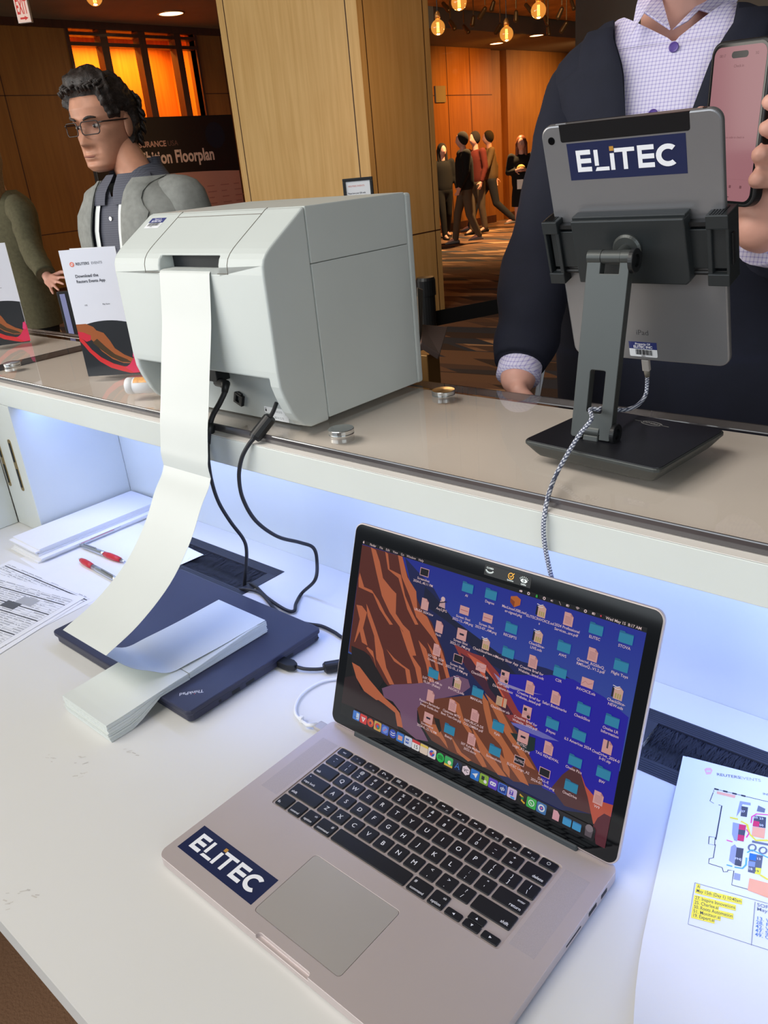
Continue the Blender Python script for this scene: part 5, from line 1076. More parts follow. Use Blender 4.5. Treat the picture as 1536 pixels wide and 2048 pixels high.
# ================================================================== tablet on its stand
FT = Frame((.2203, .534, 1.2625), (1, .0096, 0), (0, -.2946, .9556), (0, -.9556, -.2946))
tb = thing('tablet', (.2203, .534, 1.14), 'space grey tablet seen from behind with a large navy sticker, held in the stand', 'tablet')
TW, TH = .1741, .2506
b_ = MB(); b_.T = FT.M; R = []
for dz, ins in ((0, .0018), (-.0006, .0006), (-.0018, 0), (-.0058, 0), (-.0068, .0008), (-.0075, .0016)): R.append([(a, b, dz) for a, b in rrect(-TW/2+ins, TW/2-ins, -TH/2+ins, TH/2-ins, .0115-ins, 8)])
b_.rings(R[::-1]); obj('back_shell', b_, M['tablet'], tb)
b_ = MB(); b_.T = FT.M; b_.prism(rrect(-TW/2+.002, TW/2-.002, -TH/2+.002, TH/2-.002, .010, 8), -.0079, -.0075); obj('front_glass', b_, M['glassblk'], tb)
A = Art(3e-5); A.rect(-TW/2+.008, TW/2-.008, -TH/2+.020, TH/2-.020, (236, 236, 240)); A.text('ELITEC', 0, 0, .03, (27, 38, 82), .02, 'c'); A.build('front_display', FT.M @ Matrix.Translation((0, 0, -.00795)) @ Matrix.Rotation(PI, 4, 'Y'), M['screen_phone'], tb)
u0, _ = FT.uv(1122, 280); u1, _ = FT.uv(1381, 258); _, vb = FT.uv(1250, 274)
b_ = MB(); b_.T = FT.M; b_.prism(rrect(u0, u1, vb, TH/2+.002, .0025), -.0076, .00025); ao = obj('antenna_cover', b_, mat('black_antenna_band', (20, 21, 24), .28), tb, bevel=.0006)
ac = MB(); ac.T = FT.M; ac.box(-TW, TW, TH/2-.0001, TH, -.02, .02); cut(ao, ac)
cu_, cv_ = FT.uv(1104.2, 282.3); b_ = MB(); b_.T = FT.M @ Matrix.Translation((cu_, cv_, 0)); b_.lathe([(.0001, .0001), (.0001, .0006), (.0032, .0006), (.0036, .0003), (.0038, -.0002)][::-1], 28); obj('camera_lens', b_, M['glassblk'], tb)
b_ = MB()
ju, jv = FT.uv(1407, 222); b_.T = FT.M @ Matrix.Translation((ju, TH/2-.0005, -.0038)) @ Matrix.Rotation(-PI/2, 4, 'X'); b_.lathe([(.0019, .0003), (.0019, .0010), (.0001, .0010)], 20); obj('audio_jack', b_, M['glassblk'], tb)
b_ = MB(); b_.T = FT.M; b_.box(-TW/2+.016, -TW/2+.027, TH/2-.0006, TH/2+.0005, -.005, -.0025); obj('top_button', b_, M['tablet'], tb, bevel=.0003)
b_ = MB(); b_.T = FT.M
for v in (.060, .072): b_.box(-TW/2-.0006, -TW/2+.0005, v, v+.009, -.0052, -.003)
obj('volume_button', b_, M['tablet'], tb, bevel=.0003)
q = [FT.uv(*p) for p in ((1133.8, 287.8), (1372, 265.3), (1375.3, 346.8), (1143.6, 360.9))]
A = Art(3e-5); xa, xb = (q[0][0]+q[3][0])/2, (q[1][0]+q[2][0])/2; ya, yb = (q[2][1]+q[3][1])/2, (q[0][1]+q[1][1])/2
elitec(A, xa, ya, xb-xa, min(yb, vb-.0004)-ya); A.build('large_sticker', FT.M @ Matrix.Translation((0, 0, .0001)), M['gloss_print'], tb); A = Art(3e-5)
o1 = FT.uv(1272, 669); A.text('iPad', o1[0], o1[1], .0085, (66, 66, 70), 0); A.build('engraved_name', FT.M @ Matrix.Translation((0, 0, .0001)), M['print'], tb); A = Art(3e-5)
q = [FT.uv(*p) for p in ((1256.9, 681.6), (1312.3, 686), (1314.8, 715.6), (1259.8, 711.3))]; lx0, lx1, ly0, ly1 = (q[0][0]+q[3][0])/2, (q[1][0]+q[2][0])/2, (q[2][1]+q[3][1])/2, (q[0][1]+q[1][1])/2
A.rr(lx0, lx1, ly0, ly1, .0015, (236, 238, 242)); lm = ly0+(ly1-ly0)*.52; A.rect(lx0, lx1, lm, ly1, (38, 48, 110)); cxl = (lx0+lx1)/2
A.text('Property Of', cxl, lm+.0050, .0034, (240, 240, 246), .02, 'c'); A.text('ELITEC INC', cxl, lm+.0012, .0042, (240, 240, 246), .03, 'c'); random.seed(6); xx = lx0+.007
while xx < lx1-.006: wd = random.choice((.0004, .0008)); A.rect(xx, xx+wd, ly0+.0025, lm-.0005, (24, 24, 30)); xx += wd+random.choice((.0003, .0006))
A.text('0004', cxl, ly0+.0006, .0022, (24, 24, 30), .01, 'c'); A.build('asset_label', FT.M @ Matrix.Translation((0, 0, .0001)), M['gloss_print'], tb)

sd = thing('tablet_stand', (.215, .50, ZG), 'dark grey metal tablet stand with flat base, upright arm and black clamp holder', 'tablet stand')
# base plate
corn = [on_z(1045, 881, ZG+.017), on_z(1318, 942, ZG+.017), on_z(1453, 862, ZG+.017)]; cb_ = corn[0]+(corn[2]-corn[1])
ctr = sum((Vector((c.x, c.y, 0)) for c in corn+[cb_]), Vector())/4
def rpoly(P, r, n=5):
    out = []
    for i, p in enumerate(P):
        a = (P[i-1]-p).normalized(); b = (P[(i+1) % len(P)]-p).normalized(); s_ = p+a*r; e_ = p+b*r
        for k in range(n+1): t = k/n; out.append(s_*(1-t)**2+p*2*t*(1-t)+e_*t*t)
    return out
BP = [Vector((c.x, c.y, 0)) for c in (corn[0], corn[1], corn[2], cb_)]
def ringb(sc, z, r=.009): return [(ctr.x+(p.x-ctr.x)*sc, ctr.y+(p.y-ctr.y)*sc, z) for p in rpoly(BP, r)]
b_ = MB(); b_.rings([ringb(.86, ZG+.0006), ringb(.90, ZG+.004), ringb(.985, ZG+.0125), ringb(1.0, ZG+.0140), ringb(1.0, ZG+.0165), ringb(.992, ZG+.0175)]); obj('base_plate', b_, M['grey_metal'], sd)
b_ = MB(); b_.rings([ringb(.978, ZG+.0174), ringb(.975, ZG+.0182)]); obj('base_pad', b_, M['stand_top'], sd)
lg = on_z(1303, 847, ZG+.0183); A = Art(3e-5); gl = (170, 168, 164)
for s_ in (1, -1): A.line([(.012*math.cos(a)*s_, .0055*math.sin(a)*s_) for a in np.linspace(.3, PI-.2, 12)], .0012, gl)
A.text('UPERGO', 0, -.0022, .0055, gl, .02, 'c'); A.line([(-.021, .0), (-.012, .0)], .0009, gl); A.line([(.012, .0), (.021, .0)], .0009, gl)
A.build('base_logo', Matrix.Translation(lg) @ Matrix.Rotation(2.95, 4, 'Z'), M['print'], sd)
# arm
AB = Vector((.2105, .4575, ZG+.0235)); AT = Vector((.2105, .4885, 1.2635)); dv = (AT-AB); AL = dv.length; dv.normalize(); na = Vector((1, 0, 0)).cross(dv)
FA = Frame(AB, (1, 0, 0), dv, na)   # n points towards the desk
lo_, hi_ = [FA.uv(*p)[0] for p in ((1136, 878), (1219, 878))]; lt, rt_ = [FA.uv(*p)[0] for p in ((1182, 518), (1259, 515))]
hw = ((hi_-lo_)+(rt_-lt))/4+.0008; cxa = (lo_+hi_+lt+rt_)/4; FA = Frame(AB+Vector((cxa, 0, 0)), (1, 0, 0), dv, na)
ho = [FA.uv(*p) for p in ((1182, 741), (1211, 741), (1203, 828), (1172, 824))]
hx0, hx1 = (ho[0][0]+ho[3][0])/2, (ho[1][0]+ho[2][0])/2; hy0, hy1 = (ho[2][1]+ho[3][1])/2, (ho[0][1]+ho[1][1])/2
b_ = MB(); b_.T = FA.M; b_.prism(rrect(-hw, hw, -.004, AL+.004, .0030), -.0100, 0); arm = obj('arm', b_, M['grey_metal'], sd)
c_ = MB(); c_.T = FA.M; c_.prism(rrect(hx0, hx1, hy0, hy1, .002), -.03, .02); cut(arm, c_)
tn = [FA.uv(*p) for p in ((1202, 519), (1240, 519), (1239, 548))]; c_ = MB(); c_.T = FA.M; c_.box(tn[0][0], tn[1][0], tn[2][1], AL+.05, -.03, .02); cut(arm, c_)
bn = [FA.uv(*p) for p in ((1165, 866), (1198, 870))]; c_ = MB(); c_.T = FA.M; c_.box(bn[0][0], bn[1][0], -.05, bn[0][1], -.03, .02); cut(arm, c_)
bb = arm.modifiers.new('bevel', 'BEVEL'); bb.width = .0010; bb.segments = 2; bb.limit_method = 'ANGLE'; bb.angle_limit = math.radians(50)
def cyl(mb, F, x0, x1, v, n, r, ri=None):
    for_ = F.M @ Matrix.Translation((x0, v, n)) @ Matrix.Rotation(PI/2, 4, 'Y'); mb.T = for_; L = x1-x0
    mb.lathe([(.0001, 0), (r, 0), (r, L), (.0001, L)] if ri is None else [(ri, 0), (r, 0), (r, L-.0006), (r-.0006, L), (ri, L), (ri, L-.003), (.0001, L-.003)], 32); mb.T = None
b_ = MB(); cyl(b_, FA, -hw, tn[0][0]-.0004, AL-.001, -.0045, .0070); cyl(b_, FA, tn[1][0]+.0004, hw, AL-.001, -.0045, .0070); obj('upper_hinge', b_, M['grey_metal'], sd)
b_ = MB(); cyl(b_, FA, tn[0][0], tn[1][0], AL-.001, -.0045, .0066); obj('hinge_barrel', b_, M['grey_metal'], sd)
b_ = MB(); cyl(b_, FA, hw+.0002, hw+.0045, AL-.004, -.0055, .0115, .0062); obj('upper_hinge_cap', b_, M['black'], sd)
b_ = MB(); cyl(b_, FA, hw+.0002, hw+.0045, .004, -.0055, .0105, .0055); obj('lower_hinge_cap', b_, M['black'], sd)
b_ = MB(); b_.T = FA.M; b_.box(bn[0][0]+.0008, bn[1][0]-.0008, -.0068, bn[0][1]-.0010, -.0045, .0005); b_.T = None; ft = obj('foot_bracket', b_, M['grey_metal'], sd, bevel=.0012)
b_ = MB(); cyl(b_, FA, bn[0][0]+.0008, bn[1][0]-.0008, .004, -.0055, .0068); obj('lower_hinge', b_, M['grey_metal'], sd)
# ball joint and clamp holder, in the tablet's own frame
bu, bv = FT.uv(1252, 500, .022); b_ = MB(); b_.T = FT.M @ Matrix.Translation((bu, bv, 0)); b_.lathe([(.001, .0175), (.0145, .0175), (.0145, .0200), (.0125, .0220), (.006, .0225), (.006, .034), (.001, .035)], 36); obj('swivel_joint', b_, M['grey_metal'], sd)
HC = .0110; TOPc = .0180
q = [FT.uv(*p, TOPc) for p in ((1141, 446), (1367, 434), (1381, 569), (1161, 567))]
b_ = MB(); b_.T = FT.M; q = [(q[0][0], (q[0][1]+q[1][1])/2), (q[1][0], (q[0][1]+q[1][1])/2), (q[2][0], (q[2][1]+q[3][1])/2), (q[3][0], (q[2][1]+q[3][1])/2)]; xs = q; b_.prism([xs[3], (xs[2][0]-.004, xs[2][1]), (xs[2][0], xs[2][1]+.004), xs[1], xs[0]], .0030, TOPc); obj('holder_plate', b_, M['holder'], sd, bevel=.0014)
yt = xs[0][1]; b_ = MB(); b_.T = FT.M; b_.box(xs[0][0], xs[1][0], yt-.0005, yt+.0026, .0012, TOPc-.004); obj('holder_rim', b_, M['holder'], sd, bevel=.0008)
r0 = FT.uv(1110, 459, .008); r1 = FT.uv(1410, 447, .008); rb = FT.uv(1130, 548, .008); yb0 = (FT.uv(1400, 545, .008)[1]+rb[1])/2
b_ = MB(); b_.T = FT.M; b_.box(-TW/2-.002, TW/2+.004, yb0+.006, (r0[1]+r1[1])/2-.004, .0012, .0080); obj('slide_plate', b_, M['holder'], sd, bevel=.0008)
b_ = MB(); b_.T = FT.M; b_.box(-TW/2-.002, TW/2+.004, (r0[1]+r1[1])/2-.001, (r0[1]+r1[1])/2+.003, .0012, .009); b_.T = FT.M @ Matrix.Translation((-TW/2-.002, yb0+.001, .006)) @ Matrix.Rotation(PI/2, 4, 'Y'); b_.lathe([(.0001, 0), (.0022, 0), (.0022, TW+.006), (.0001, TW+.006)], 16); obj('slide_rail', b_, M['black'], sd)
def jaw(sg):
    b_ = MB(); b_.T = FT.M
    if sg < 0: qa = [FT.uv(*p, .012) for p in ((1079, 448), (1101, 440), (1127, 566), (1100, 566))]
    else: qa = [FT.uv(*p, .012) for p in ((1407, 432), (1452, 428), (1457, 572), (1416, 572))]
    yT = (qa[0][1]+qa[1][1])/2; yB = (qa[2][1]+qa[3][1])/2; e = sg*TW/2
    xi = e-sg*.013 if sg > 0 else e+.010; xo = e+sg*.0075
    a, b = min(xi, xo), max(xi, xo)
    yA = yB+.030 if False else yB
    b_.box(a, b, yT-.013, yT, -.0125, .0135); b_.box(a, b, yB, yB+.012, -.0125, .0135)
    w_ = .0045
    b_.box(min(xi, xi+sg*w_), max(xi, xi+sg*w_), yB+.010, yT-.011, .0008, .0120)
    b_.box(min(xo, xo-sg*.003), max(xo, xo-sg*.003), yB+.010, yT-.011, -.0125, .0125)
    o = obj('clamp_jaw', b_, M['holder'], sd, bevel=.0009)
    g_ = MB(); g_.T = FT.M
    for k in range(5): g_.box(a+.003+k*.0026*(b-a)/.0205, a+.0042+k*.0026*(b-a)/.0205, yT-.0002, yT+.0006, -.008, .011)
    obj('grip_rib', g_, M['black'], o)
    l_ = MB(); l_.T = FT.M; hh2 = (yT-yB)*.22; l_.box(min(xo, xo+sg*.0020), max(xo, xo+sg*.0020), (yT+yB)/2-hh2, (yT+yB)/2+hh2, .002, .0075); obj('release_lever', l_, M['black'], o, bevel=.0006)
    l_ = MB(); l_.T = FT.M; l_.box(min(e+sg*.0006, e-sg*.006), max(e+sg*.0006, e-sg*.006), yB+.004, yT-.004, -.0125, -.0088); obj('front_lip', l_, M['holder'], o, bevel=.0006)
jaw(-1); jaw(1)
# braided cable: out of the tablet, through the slot in the arm, down behind the open laptop
cu2 = FT.uv(1291, 722, -.0035); Pc = FT.M @ Vector((cu2[0], -TH/2, -.0035)); dwn = Vector((0, .2946, -.9556))
kc = [Pc+dwn*.020, on_y(1294, 770, .585), on_y(1291, 790, .580), on_y(1278, 808, .560), on_y(1258, 818, .535), on_y(1236, 820, .510), FA.M @ Vector((hx1-.006, hy0+.004, -.012)), FA.M @ Vector((hx0+.012, hy0+.0035, -.004)), FA.M @ Vector((hx0+.007, hy0+.004, .006)),
      on_y(1183, 838, .437), on_y(1160, 868, .425), on_y(1135, 908, .408), on_y(1112, 950, .385), on_y(1097, 990, .350), on_y(1089, 1030, .333), on_y(1087, 1065, .331), on_y(1092, 1105, .332), on_y(1102, 1150, .336), on_y(1115, 1200, .345), on_y(1135, 1270, .360), Vector((.26, .41, ZD+.006)), Vector((.20, .43, ZD+.004))]
t = cable('braided_cable', kc, .0022, M['braid'], 'white and grey braided cable from the tablet through the stand arm over the glass edge', k=8)
b_ = MB(); dq = dwn; T_ = Matrix(((1, 0, 0, Pc.x), (0, -.9556, .2946, Pc.y), (0, -.2946, -.9556, Pc.z), (0, 0, 0, 1))); b_.T = T_; b_.prism(rrect(-.0042, .0042, -.0026, .0026, .0012), .0006, .0145); obj('plug', b_, M['alu2'], t, bevel=.0004)
b_ = MB(); b_.T = T_; b_.lathe([(.0001, .0140), (.0034, .0140), (.0026, .0225), (.0001, .0225)], 16); obj('strain_relief', b_, M['steel_grey'], t, smooth=True)

# ================================================================== people
def lerp_tab(T, z):
    if z <= T[0][0]: return T[0][1:]
    for (a, b) in zip(T, T[1:]):
        if z <= b[0]:
            t = (z-a[0])/(b[0]-a[0]); return [p+(q-p)*t for p, q in zip(a[1:], b[1:])]
    return T[-1][1:]
def basis(o, f, up=(0, 0, 1)):      # x = person's right, y = forward, z = up
    f = Vector(f).normalized(); z = Vector(up).normalized(); x = f.cross(z).normalized(); z = x.cross(f).normalized()
    o = Vector(o); return Matrix(((x.x, f.x, z.x, o.x), (x.y, f.y, z.y, o.y), (x.z, f.z, z.z, o.z), (0, 0, 0, 1)))
HT = [(-.118, .020, .062, .018), (-.112, .034, .078, .004), (-.100, .045, .088, -.014), (-.088, .051, .086, -.030), (-.070, .057, .087, -.052), (-.045, .063, .086, -.076), (-.020, .067, .083, -.090),
      (.0, .070, .079, -.097), (.012, .072, .083, -.099), (.025, .074, .090, -.100), (.050, .075, .090, -.098), (.075, .069, .080, -.086), (.095, .056, .062, -.066), (.108, .038, .040, -.044), (.116, .018, .016, -.022), (.118, .004, .004, -.006)]
def head_pt(z, th, off=0):
    w_, f_, b_ = lerp_tab(HT, z); c, s_ = math.cos(th), math.sin(th)
    mid = (f_+b_)/2; hf = (f_-b_)/2; x = (w_+off)*math.copysign(abs(c)**.88, c); y = mid+(hf+off)*math.copysign(abs(s_)**(.86 if s_ > 0 else .95), s_)
    if s_ > 0:
        g = lambda x0, z0, sx, sz: math.exp(-((x-x0)/sx)**2-((z-z0)/sz)**2); k = min(1, s_*1.6)
        N = lerp_tab([(-.057, 0), (-.052, .004), (-.047, .016), (-.041, .0290), (-.034, .0300), (-.020, .0225), (-.005, .0150), (.010, .009), (.022, .003), (.03, 0)], z)[0]; wn = lerp_tab([(-.05, .0150), (-.035, .0135), (-.02, .0095), (.0, .0075), (.02, .009)], z)[0]
        y += k*(N*math.exp(-(x/wn)**2)+.004*(g(.015, -.042, .006, .006)+g(-.015, -.042, .006, .006))-.0095*(g(.031, .003, .015, .0095)+g(-.031, .003, .015, .0095))+.0045*(g(.028, .020, .018, .0055)+g(-.028, .020, .018, .0055))
              + .005*(g(.043, -.022, .016, .016)+g(-.043, -.022, .016, .016))+.0045*(g(0, -.0685, .020, .0032)+g(0, -.0785, .017, .0036))-.0032*g(0, -.0735, .023, .0016)-.003*g(0, -.088, .018, .004)-.003*(g(.027, -.058, .006, .014)+g(-.027, -.058, .006, .014)))
    return Vector((x, y, z))
def head_skin(mb, T, s):
    mb.T = T @ Matrix.Scale(s, 4); nz, nt = 84, 80; R = []
    for i in range(nz):
        z = -.118+.2359*(i/(nz-1)); R.append([head_pt(z, 2*PI*j/nt) for j in range(nt)])
    mb.smooth = True; mb.rings(R)
    for sg in (1, -1):
        R = []
        for i in range(9):
            a = -1+2*i/8; rr = math.sqrt(max(.03, 1-a*a)); R.append([(sg*(.0735+.010*rr*(.45+.55*math.cos(2*PI*j/12)*sg*sg)+.0), -.012+.017*rr*math.sin(2*PI*j/12)-a*.002, -.006+a*.031) for j in range(12)])
        mb.rings(R)
    mb.T = None
def hair_shell(T, s, hl, thick, seed=0, curl=.006, fr=70):
    mb = MB(); mb.T = T @ Matrix.Scale(s, 4); nz, nt = 70, 96; R = []
    for i in range(nz):
        z = -.10+.2179*(i/(nz-1)); r = []
        for j in range(nt):
            th = 2*PI*j/nt; s_ = math.sin(th); m = z-hl(s_, z); t = max(0, min(1, m/.020)); t = t*t*(3-2*t)
            p = head_pt(z, th); n_ = noise.noise(p*fr+Vector((seed, 0, 0)))*curl+noise.noise(p*fr*2.3)*curl*.6
            off = -.004+t*(thick(s_, z)+.004+n_); d_ = Vector((p.x, p.y+.005, max(0, p.z)*.8)); d_ = d_.normalized() if d_.length > 1e-4 else Vector((0, 0, 1))
            q = p+d_*off
            if p.z > .09: q.z += max(0, off)*.4
            r.append(q)
        R.append(r)
    mb.rings(R); return mb
SEC = [(-.70, .195, .128), (-.62, .200, .130), (-.52, .192, .126), (-.42, .184, .120), (-.30, .196, .126), (-.20, .208, .130), (-.12, .212, .124), (-.075, .203, .114), (-.045, .182, .104), (-.02, .148, .094), (0, .110, .083), (.015, .085, .073), (.045, .062, .062)]
class Torso:
    def __init__(s, pit, f, sc=1, lean=(0, 0), fat=1):
        s.f = Vector((f[0], f[1], 0)).normalized(); s.r = Vector((s.f.y, -s.f.x, 0)); s.s = sc; s.pit = Vector(pit); s.lean = lean; s.fat = fat; s.tab = SEC
    def C(s, dz): return Vector((s.pit.x, s.pit.y, 0))-s.f*.070*s.s+Vector((s.lean[0]*dz, s.lean[1]*dz, 0))
    def sec(s, dz): a, b = lerp_tab(s.tab, dz/s.s); return a*s.s*s.fat, b*s.s*s.fat
    def pt(s, dz, th, off=0):
        a, b = s.sec(dz); c, q = math.cos(th), math.sin(th); e = .82
        P = s.C(dz)+s.r*((a+off)*math.copysign(abs(c)**e, c))+s.f*((b+off)*math.copysign(abs(q)**e, q)); P.z = s.pit.z+dz; return P
    def ang(s, dz, x):
        a, b = s.sec(dz); return math.acos(max(-1, min(1, math.copysign(abs(x/a)**(1/.82), x))))
    def shell(s, z0, z1, off, opR=None, opL=None, n=40, nt=72, fold=.004, seed=1, x_lim=None):
        R = []
        for i in range(n+1):
            dz = z0+(z1-z0)*i/n; row_ = []
            if opR is None: A_ = [2*PI*j/nt for j in range(nt)]
            else:
                ts = s.ang(dz, opR(dz)); te = -2*PI+s.ang(dz, -opL(dz)); A_ = [ts+(te-ts)*j/nt for j in range(nt+1)]
            for th in A_:
                P = s.pt(dz, th, off); k = noise.noise(Vector((P.x*9, P.y*9, P.z*5+seed)))*fold; row_.append(P+(P-s.C(dz)-Vector((0, 0, P.z))).normalized()*k)
            R.append(row_)
        mb = MB(); mb.rings(R, cap=(opR is None), closed=(opR is None)); return mb
    def lapel(s, z0, z1, off, op, sg, wd, n=24):
        R = []
        for i in range(n+1):
            dz = z0+(z1-z0)*i/n; o_ = op(dz); w_ = wd(dz); R.append([s.pt(dz, s.ang(dz, sg*(o_+w_*j/6-.002)), off+(.003 if 0 < j < 6 else .0)+.004*(j/6)) for j in range(7)])
        mb = MB(); mb.rings(R, cap=False, closed=False); return mb
def limb_tube(pts, rad, fold=.004, n=22, seed=3, k=8):
    P = smooth_path(pts, k); m_ = len(P); mb = MB(); R = []; up = None
    for i, p in enumerate(P):
        t = (P[min(i+1, m_-1)]-P[max(i-1, 0)]).normalized()
        if up is None: up = t.orthogonal().normalized()
        up = (up-t*up.dot(t)).normalized(); b = t.cross(up); q = i/(m_-1)*(len(rad)-1); a = int(min(q, len(rad)-2)); r = rad[a]+(rad[a+1]-rad[a])*(q-a)
        row_ = []
        for j in range(n):
            d_ = up*math.cos(2*PI*j/n)+b*math.sin(2*PI*j/n); w_ = noise.noise(Vector((p.x+d_.x*r, p.y+d_.y*r, (p.z+d_.z*r)*1.0))*16+t*(i*.03)+Vector((seed, 0, 0)))*fold; row_.append(p+d_*(r+w_))
        R.append(row_)
    mb.rings(R); return mb
def mb_join(*ms):
    o = MB()
    for m_ in ms:
        n = len(o.v); o.v += m_.v; o.f += [tuple(i+n for i in q) for q in m_.f]; o.m += m_.m; o.sm += m_.sm
    return o
def add_hand(mb, wrist, fwd, nrm, side, s=1, curl=.5, spread=.12, thumb=.7):
    # fwd: towards the fingers, nrm: out of the back of the hand, side: +1 thumb on fwd x nrm side
    fwd = Vector(fwd).normalized(); nrm = Vector(nrm); nrm = (nrm-fwd*nrm.dot(fwd)).normalized(); sd = fwd.cross(nrm)*side; w_ = Vector(wrist)
    P = lambda a, b, c: w_+fwd*a*s+sd*b*s+nrm*c*s
    for b in (-.026, -.009, .009, .026): mb.caps(P(.004, b*.7, 0), P(.080-abs(b)*.25, b, 0), .0125*s, .0105*s, 10)
    for i, (b, L) in enumerate(((.028, .070), (.0095, .079), (-.0095, .073), (-.028, .057))):
        p = P(.082-abs(b)*.25, b, 0); d_ = (fwd+sd*spread*(b/.028)).normalized(); r = .0088
        for k, f_ in enumerate((.45, .30, .25)):
            a = curl*(.55+.25*k); d_ = (d_*math.cos(a)-nrm*math.sin(a)).normalized() if k or curl > .2 else d_; q = p+d_*L*f_*s; mb.caps(p, q, r*s, (r-.0009)*s, 10); p = q; r -= .0007
    p = P(.016, .026, -.006); d_ = (fwd*.55+sd*thumb-nrm*.25).normalized(); q = p+d_*.042*s; mb.caps(p, q, .0135*s, .0105*s, 10); d2 = (fwd*.85+sd*thumb*.45-nrm*.25).normalized(); q2 = q+d2*.030*s; mb.caps(q, q2, .0105*s, .0092*s, 10); mb.caps(q2, q2+d2*.020*s, .0092*s, .0078*s, 10)
def body_core(mb, T, hd, J, s):
    # trunk, neck and limbs of the continuous body, slightly slimmer than the clothes
    c0 = T.C(0); nb = Vector((c0.x, c0.y, T.pit.z+.0))
    for dz, a, b in ((-.10, .15, .075), (-.22, .15, .08), (-.36, .14, .08), (-.52, .15, .085)):
        c = T.C(dz*s); mb.T = basis((c.x, c.y, T.pit.z+dz*s), T.f); mb.ell((0, 0, 0), a*s, b*s, .12*s); mb.T = None
    mb.caps(nb-T.f*.005, Vector(hd)-Vector((0, 0, .045*s))-T.f*.032*s, .053*s, .050*s, 20); mb.caps(nb+T.r*.12*s-Vector((0, 0, .06*s)), nb-T.r*.12*s-Vector((0, 0, .06*s)), .045*s, .045*s)
    for k in 'RL':
        sh, el, wr = J['sh'+k], J['el'+k], J['wr'+k]; mb.caps(sh, el, .042*s, .033*s); mb.caps(el, wr, .033*s, .025*s)
        hp, kn, an = J['hp'+k], J['kn'+k], J['an'+k]; mb.caps(hp, kn, .078*s, .052*s); mb.caps(kn, an, .050*s, .036*s); mb.caps(an, an+T.f*.14*s-Vector((0, 0, .045*s)), .036*s, .026*s)
def std_legs(T, s, base_z=0, spread=.10, fwd=(0, 0)):
    c = T.C(-.55*s); J = {}
    for k, sg in (('R', 1), ('L', -1)):
        o = T.r*sg*spread*s; top = T.pit.z-.60*s; J['hp'+k] = Vector((c.x, c.y, top))+o; J['kn'+k] = Vector((c.x, c.y, top*.53))+o*1.05+T.f*.02; J['an'+k] = Vector((c.x, c.y, base_z+.085))+o*1.1-T.f*.02
    return J
def trousers(T, J, s, m_, parent, name='trousers', r=(.100, .074, .060, .052)):
    c = T.C(-.55*s); mb = MB(); mb.T = basis((c.x, c.y, T.pit.z-.56*s), T.f); mb.ell((0, 0, 0), .178*s, .118*s, .13*s, 24); mb.T = None
    for k in 'RL': mb.caps(J['hp'+k], J['kn'+k], r[0]*s, r[1]*s, 20); mb.caps(J['kn'+k], J['an'+k]-Vector((0, 0, .03)), r[1]*s, r[3]*s, 20)
    return link(name, baked(mb, .012, 6), m_, parent)
def shoes(T, J, s, m_, parent, base_z=0):
    for k in 'RL':
        a = J['an'+k]; mb = MB(); mb.T = basis((a.x, a.y, base_z), T.f)
        R = []
        for y, w_, h in ((-.075, .022, .03), (-.06, .034, .07), (-.02, .036, .085), (.04, .038, .07), (.09, .045, .048), (.15, .044, .038), (.19, .03, .028), (.205, .010, .018)): R.append([(w_*s*math.cos(t_), y*s, .003+max(0, h*s*.5+h*s*.5*math.sin(t_))) for t_ in np.linspace(0, 2*PI, 17)[:-1]])
        mb.rings(R[::-1]); obj('shoe', mb, m_, parent, smooth=True)
def person(label, group=None): return None

# ---------------------------------------------------------------- man in the navy suit holding a phone
pit = Vector((.056, .980, 1.492)); T1 = Torso(pit, (.33, -.944), 1.0, (-.14, .02), .93); T1.tab = [(z_, a_+(.035 if z_ < -.4 else .0), b_+.015) for z_, a_, b_ in SEC[:5]]+[(-.20, .188, .130)]+[(-.12, .184, .124), (-.075, .184, .116), (-.045, .180, .108), (-.02, .168, .100), (0, .144, .088), (.015, .115, .078), (.032, .080, .068), (.05, .064, .062)]
hd1 = T1.C(.0)+Vector((0, 0, pit.z+.175))+T1.f*.045
J = std_legs(T1, 1.0)
J['shR'] = T1.C(0)+T1.r*.132+Vector((0, 0, 1.425))+T1.f*.01; J['shL'] = T1.C(0)-T1.r*.170+Vector((0, 0, 1.425))+T1.f*.01
J['elR'] = at(1082, 518, 1.18); J['wrR'] = at(1036, 756, 1.115)
FPH = Frame((.2599, .6583, 1.3672), (.9118, -.4067, -.0557), (.0475, -.0303, .9984), (-.4078, -.9130, -.0083))
wl = FPH.M @ Vector((.014, -.102, -.038)); J['wrL'] = wl; J['elL'] = Vector((.375, .955, 1.185))
mb = MB(); body_core(mb, T1, hd1, J, 1.0)
dR = (J['wrR']-J['elR']).normalized(); add_hand(mb, J['wrR']+dR*.01, (dR.x*.3, -.02, -1), (-.75, -.66, 0), -1, 1.0, .35)
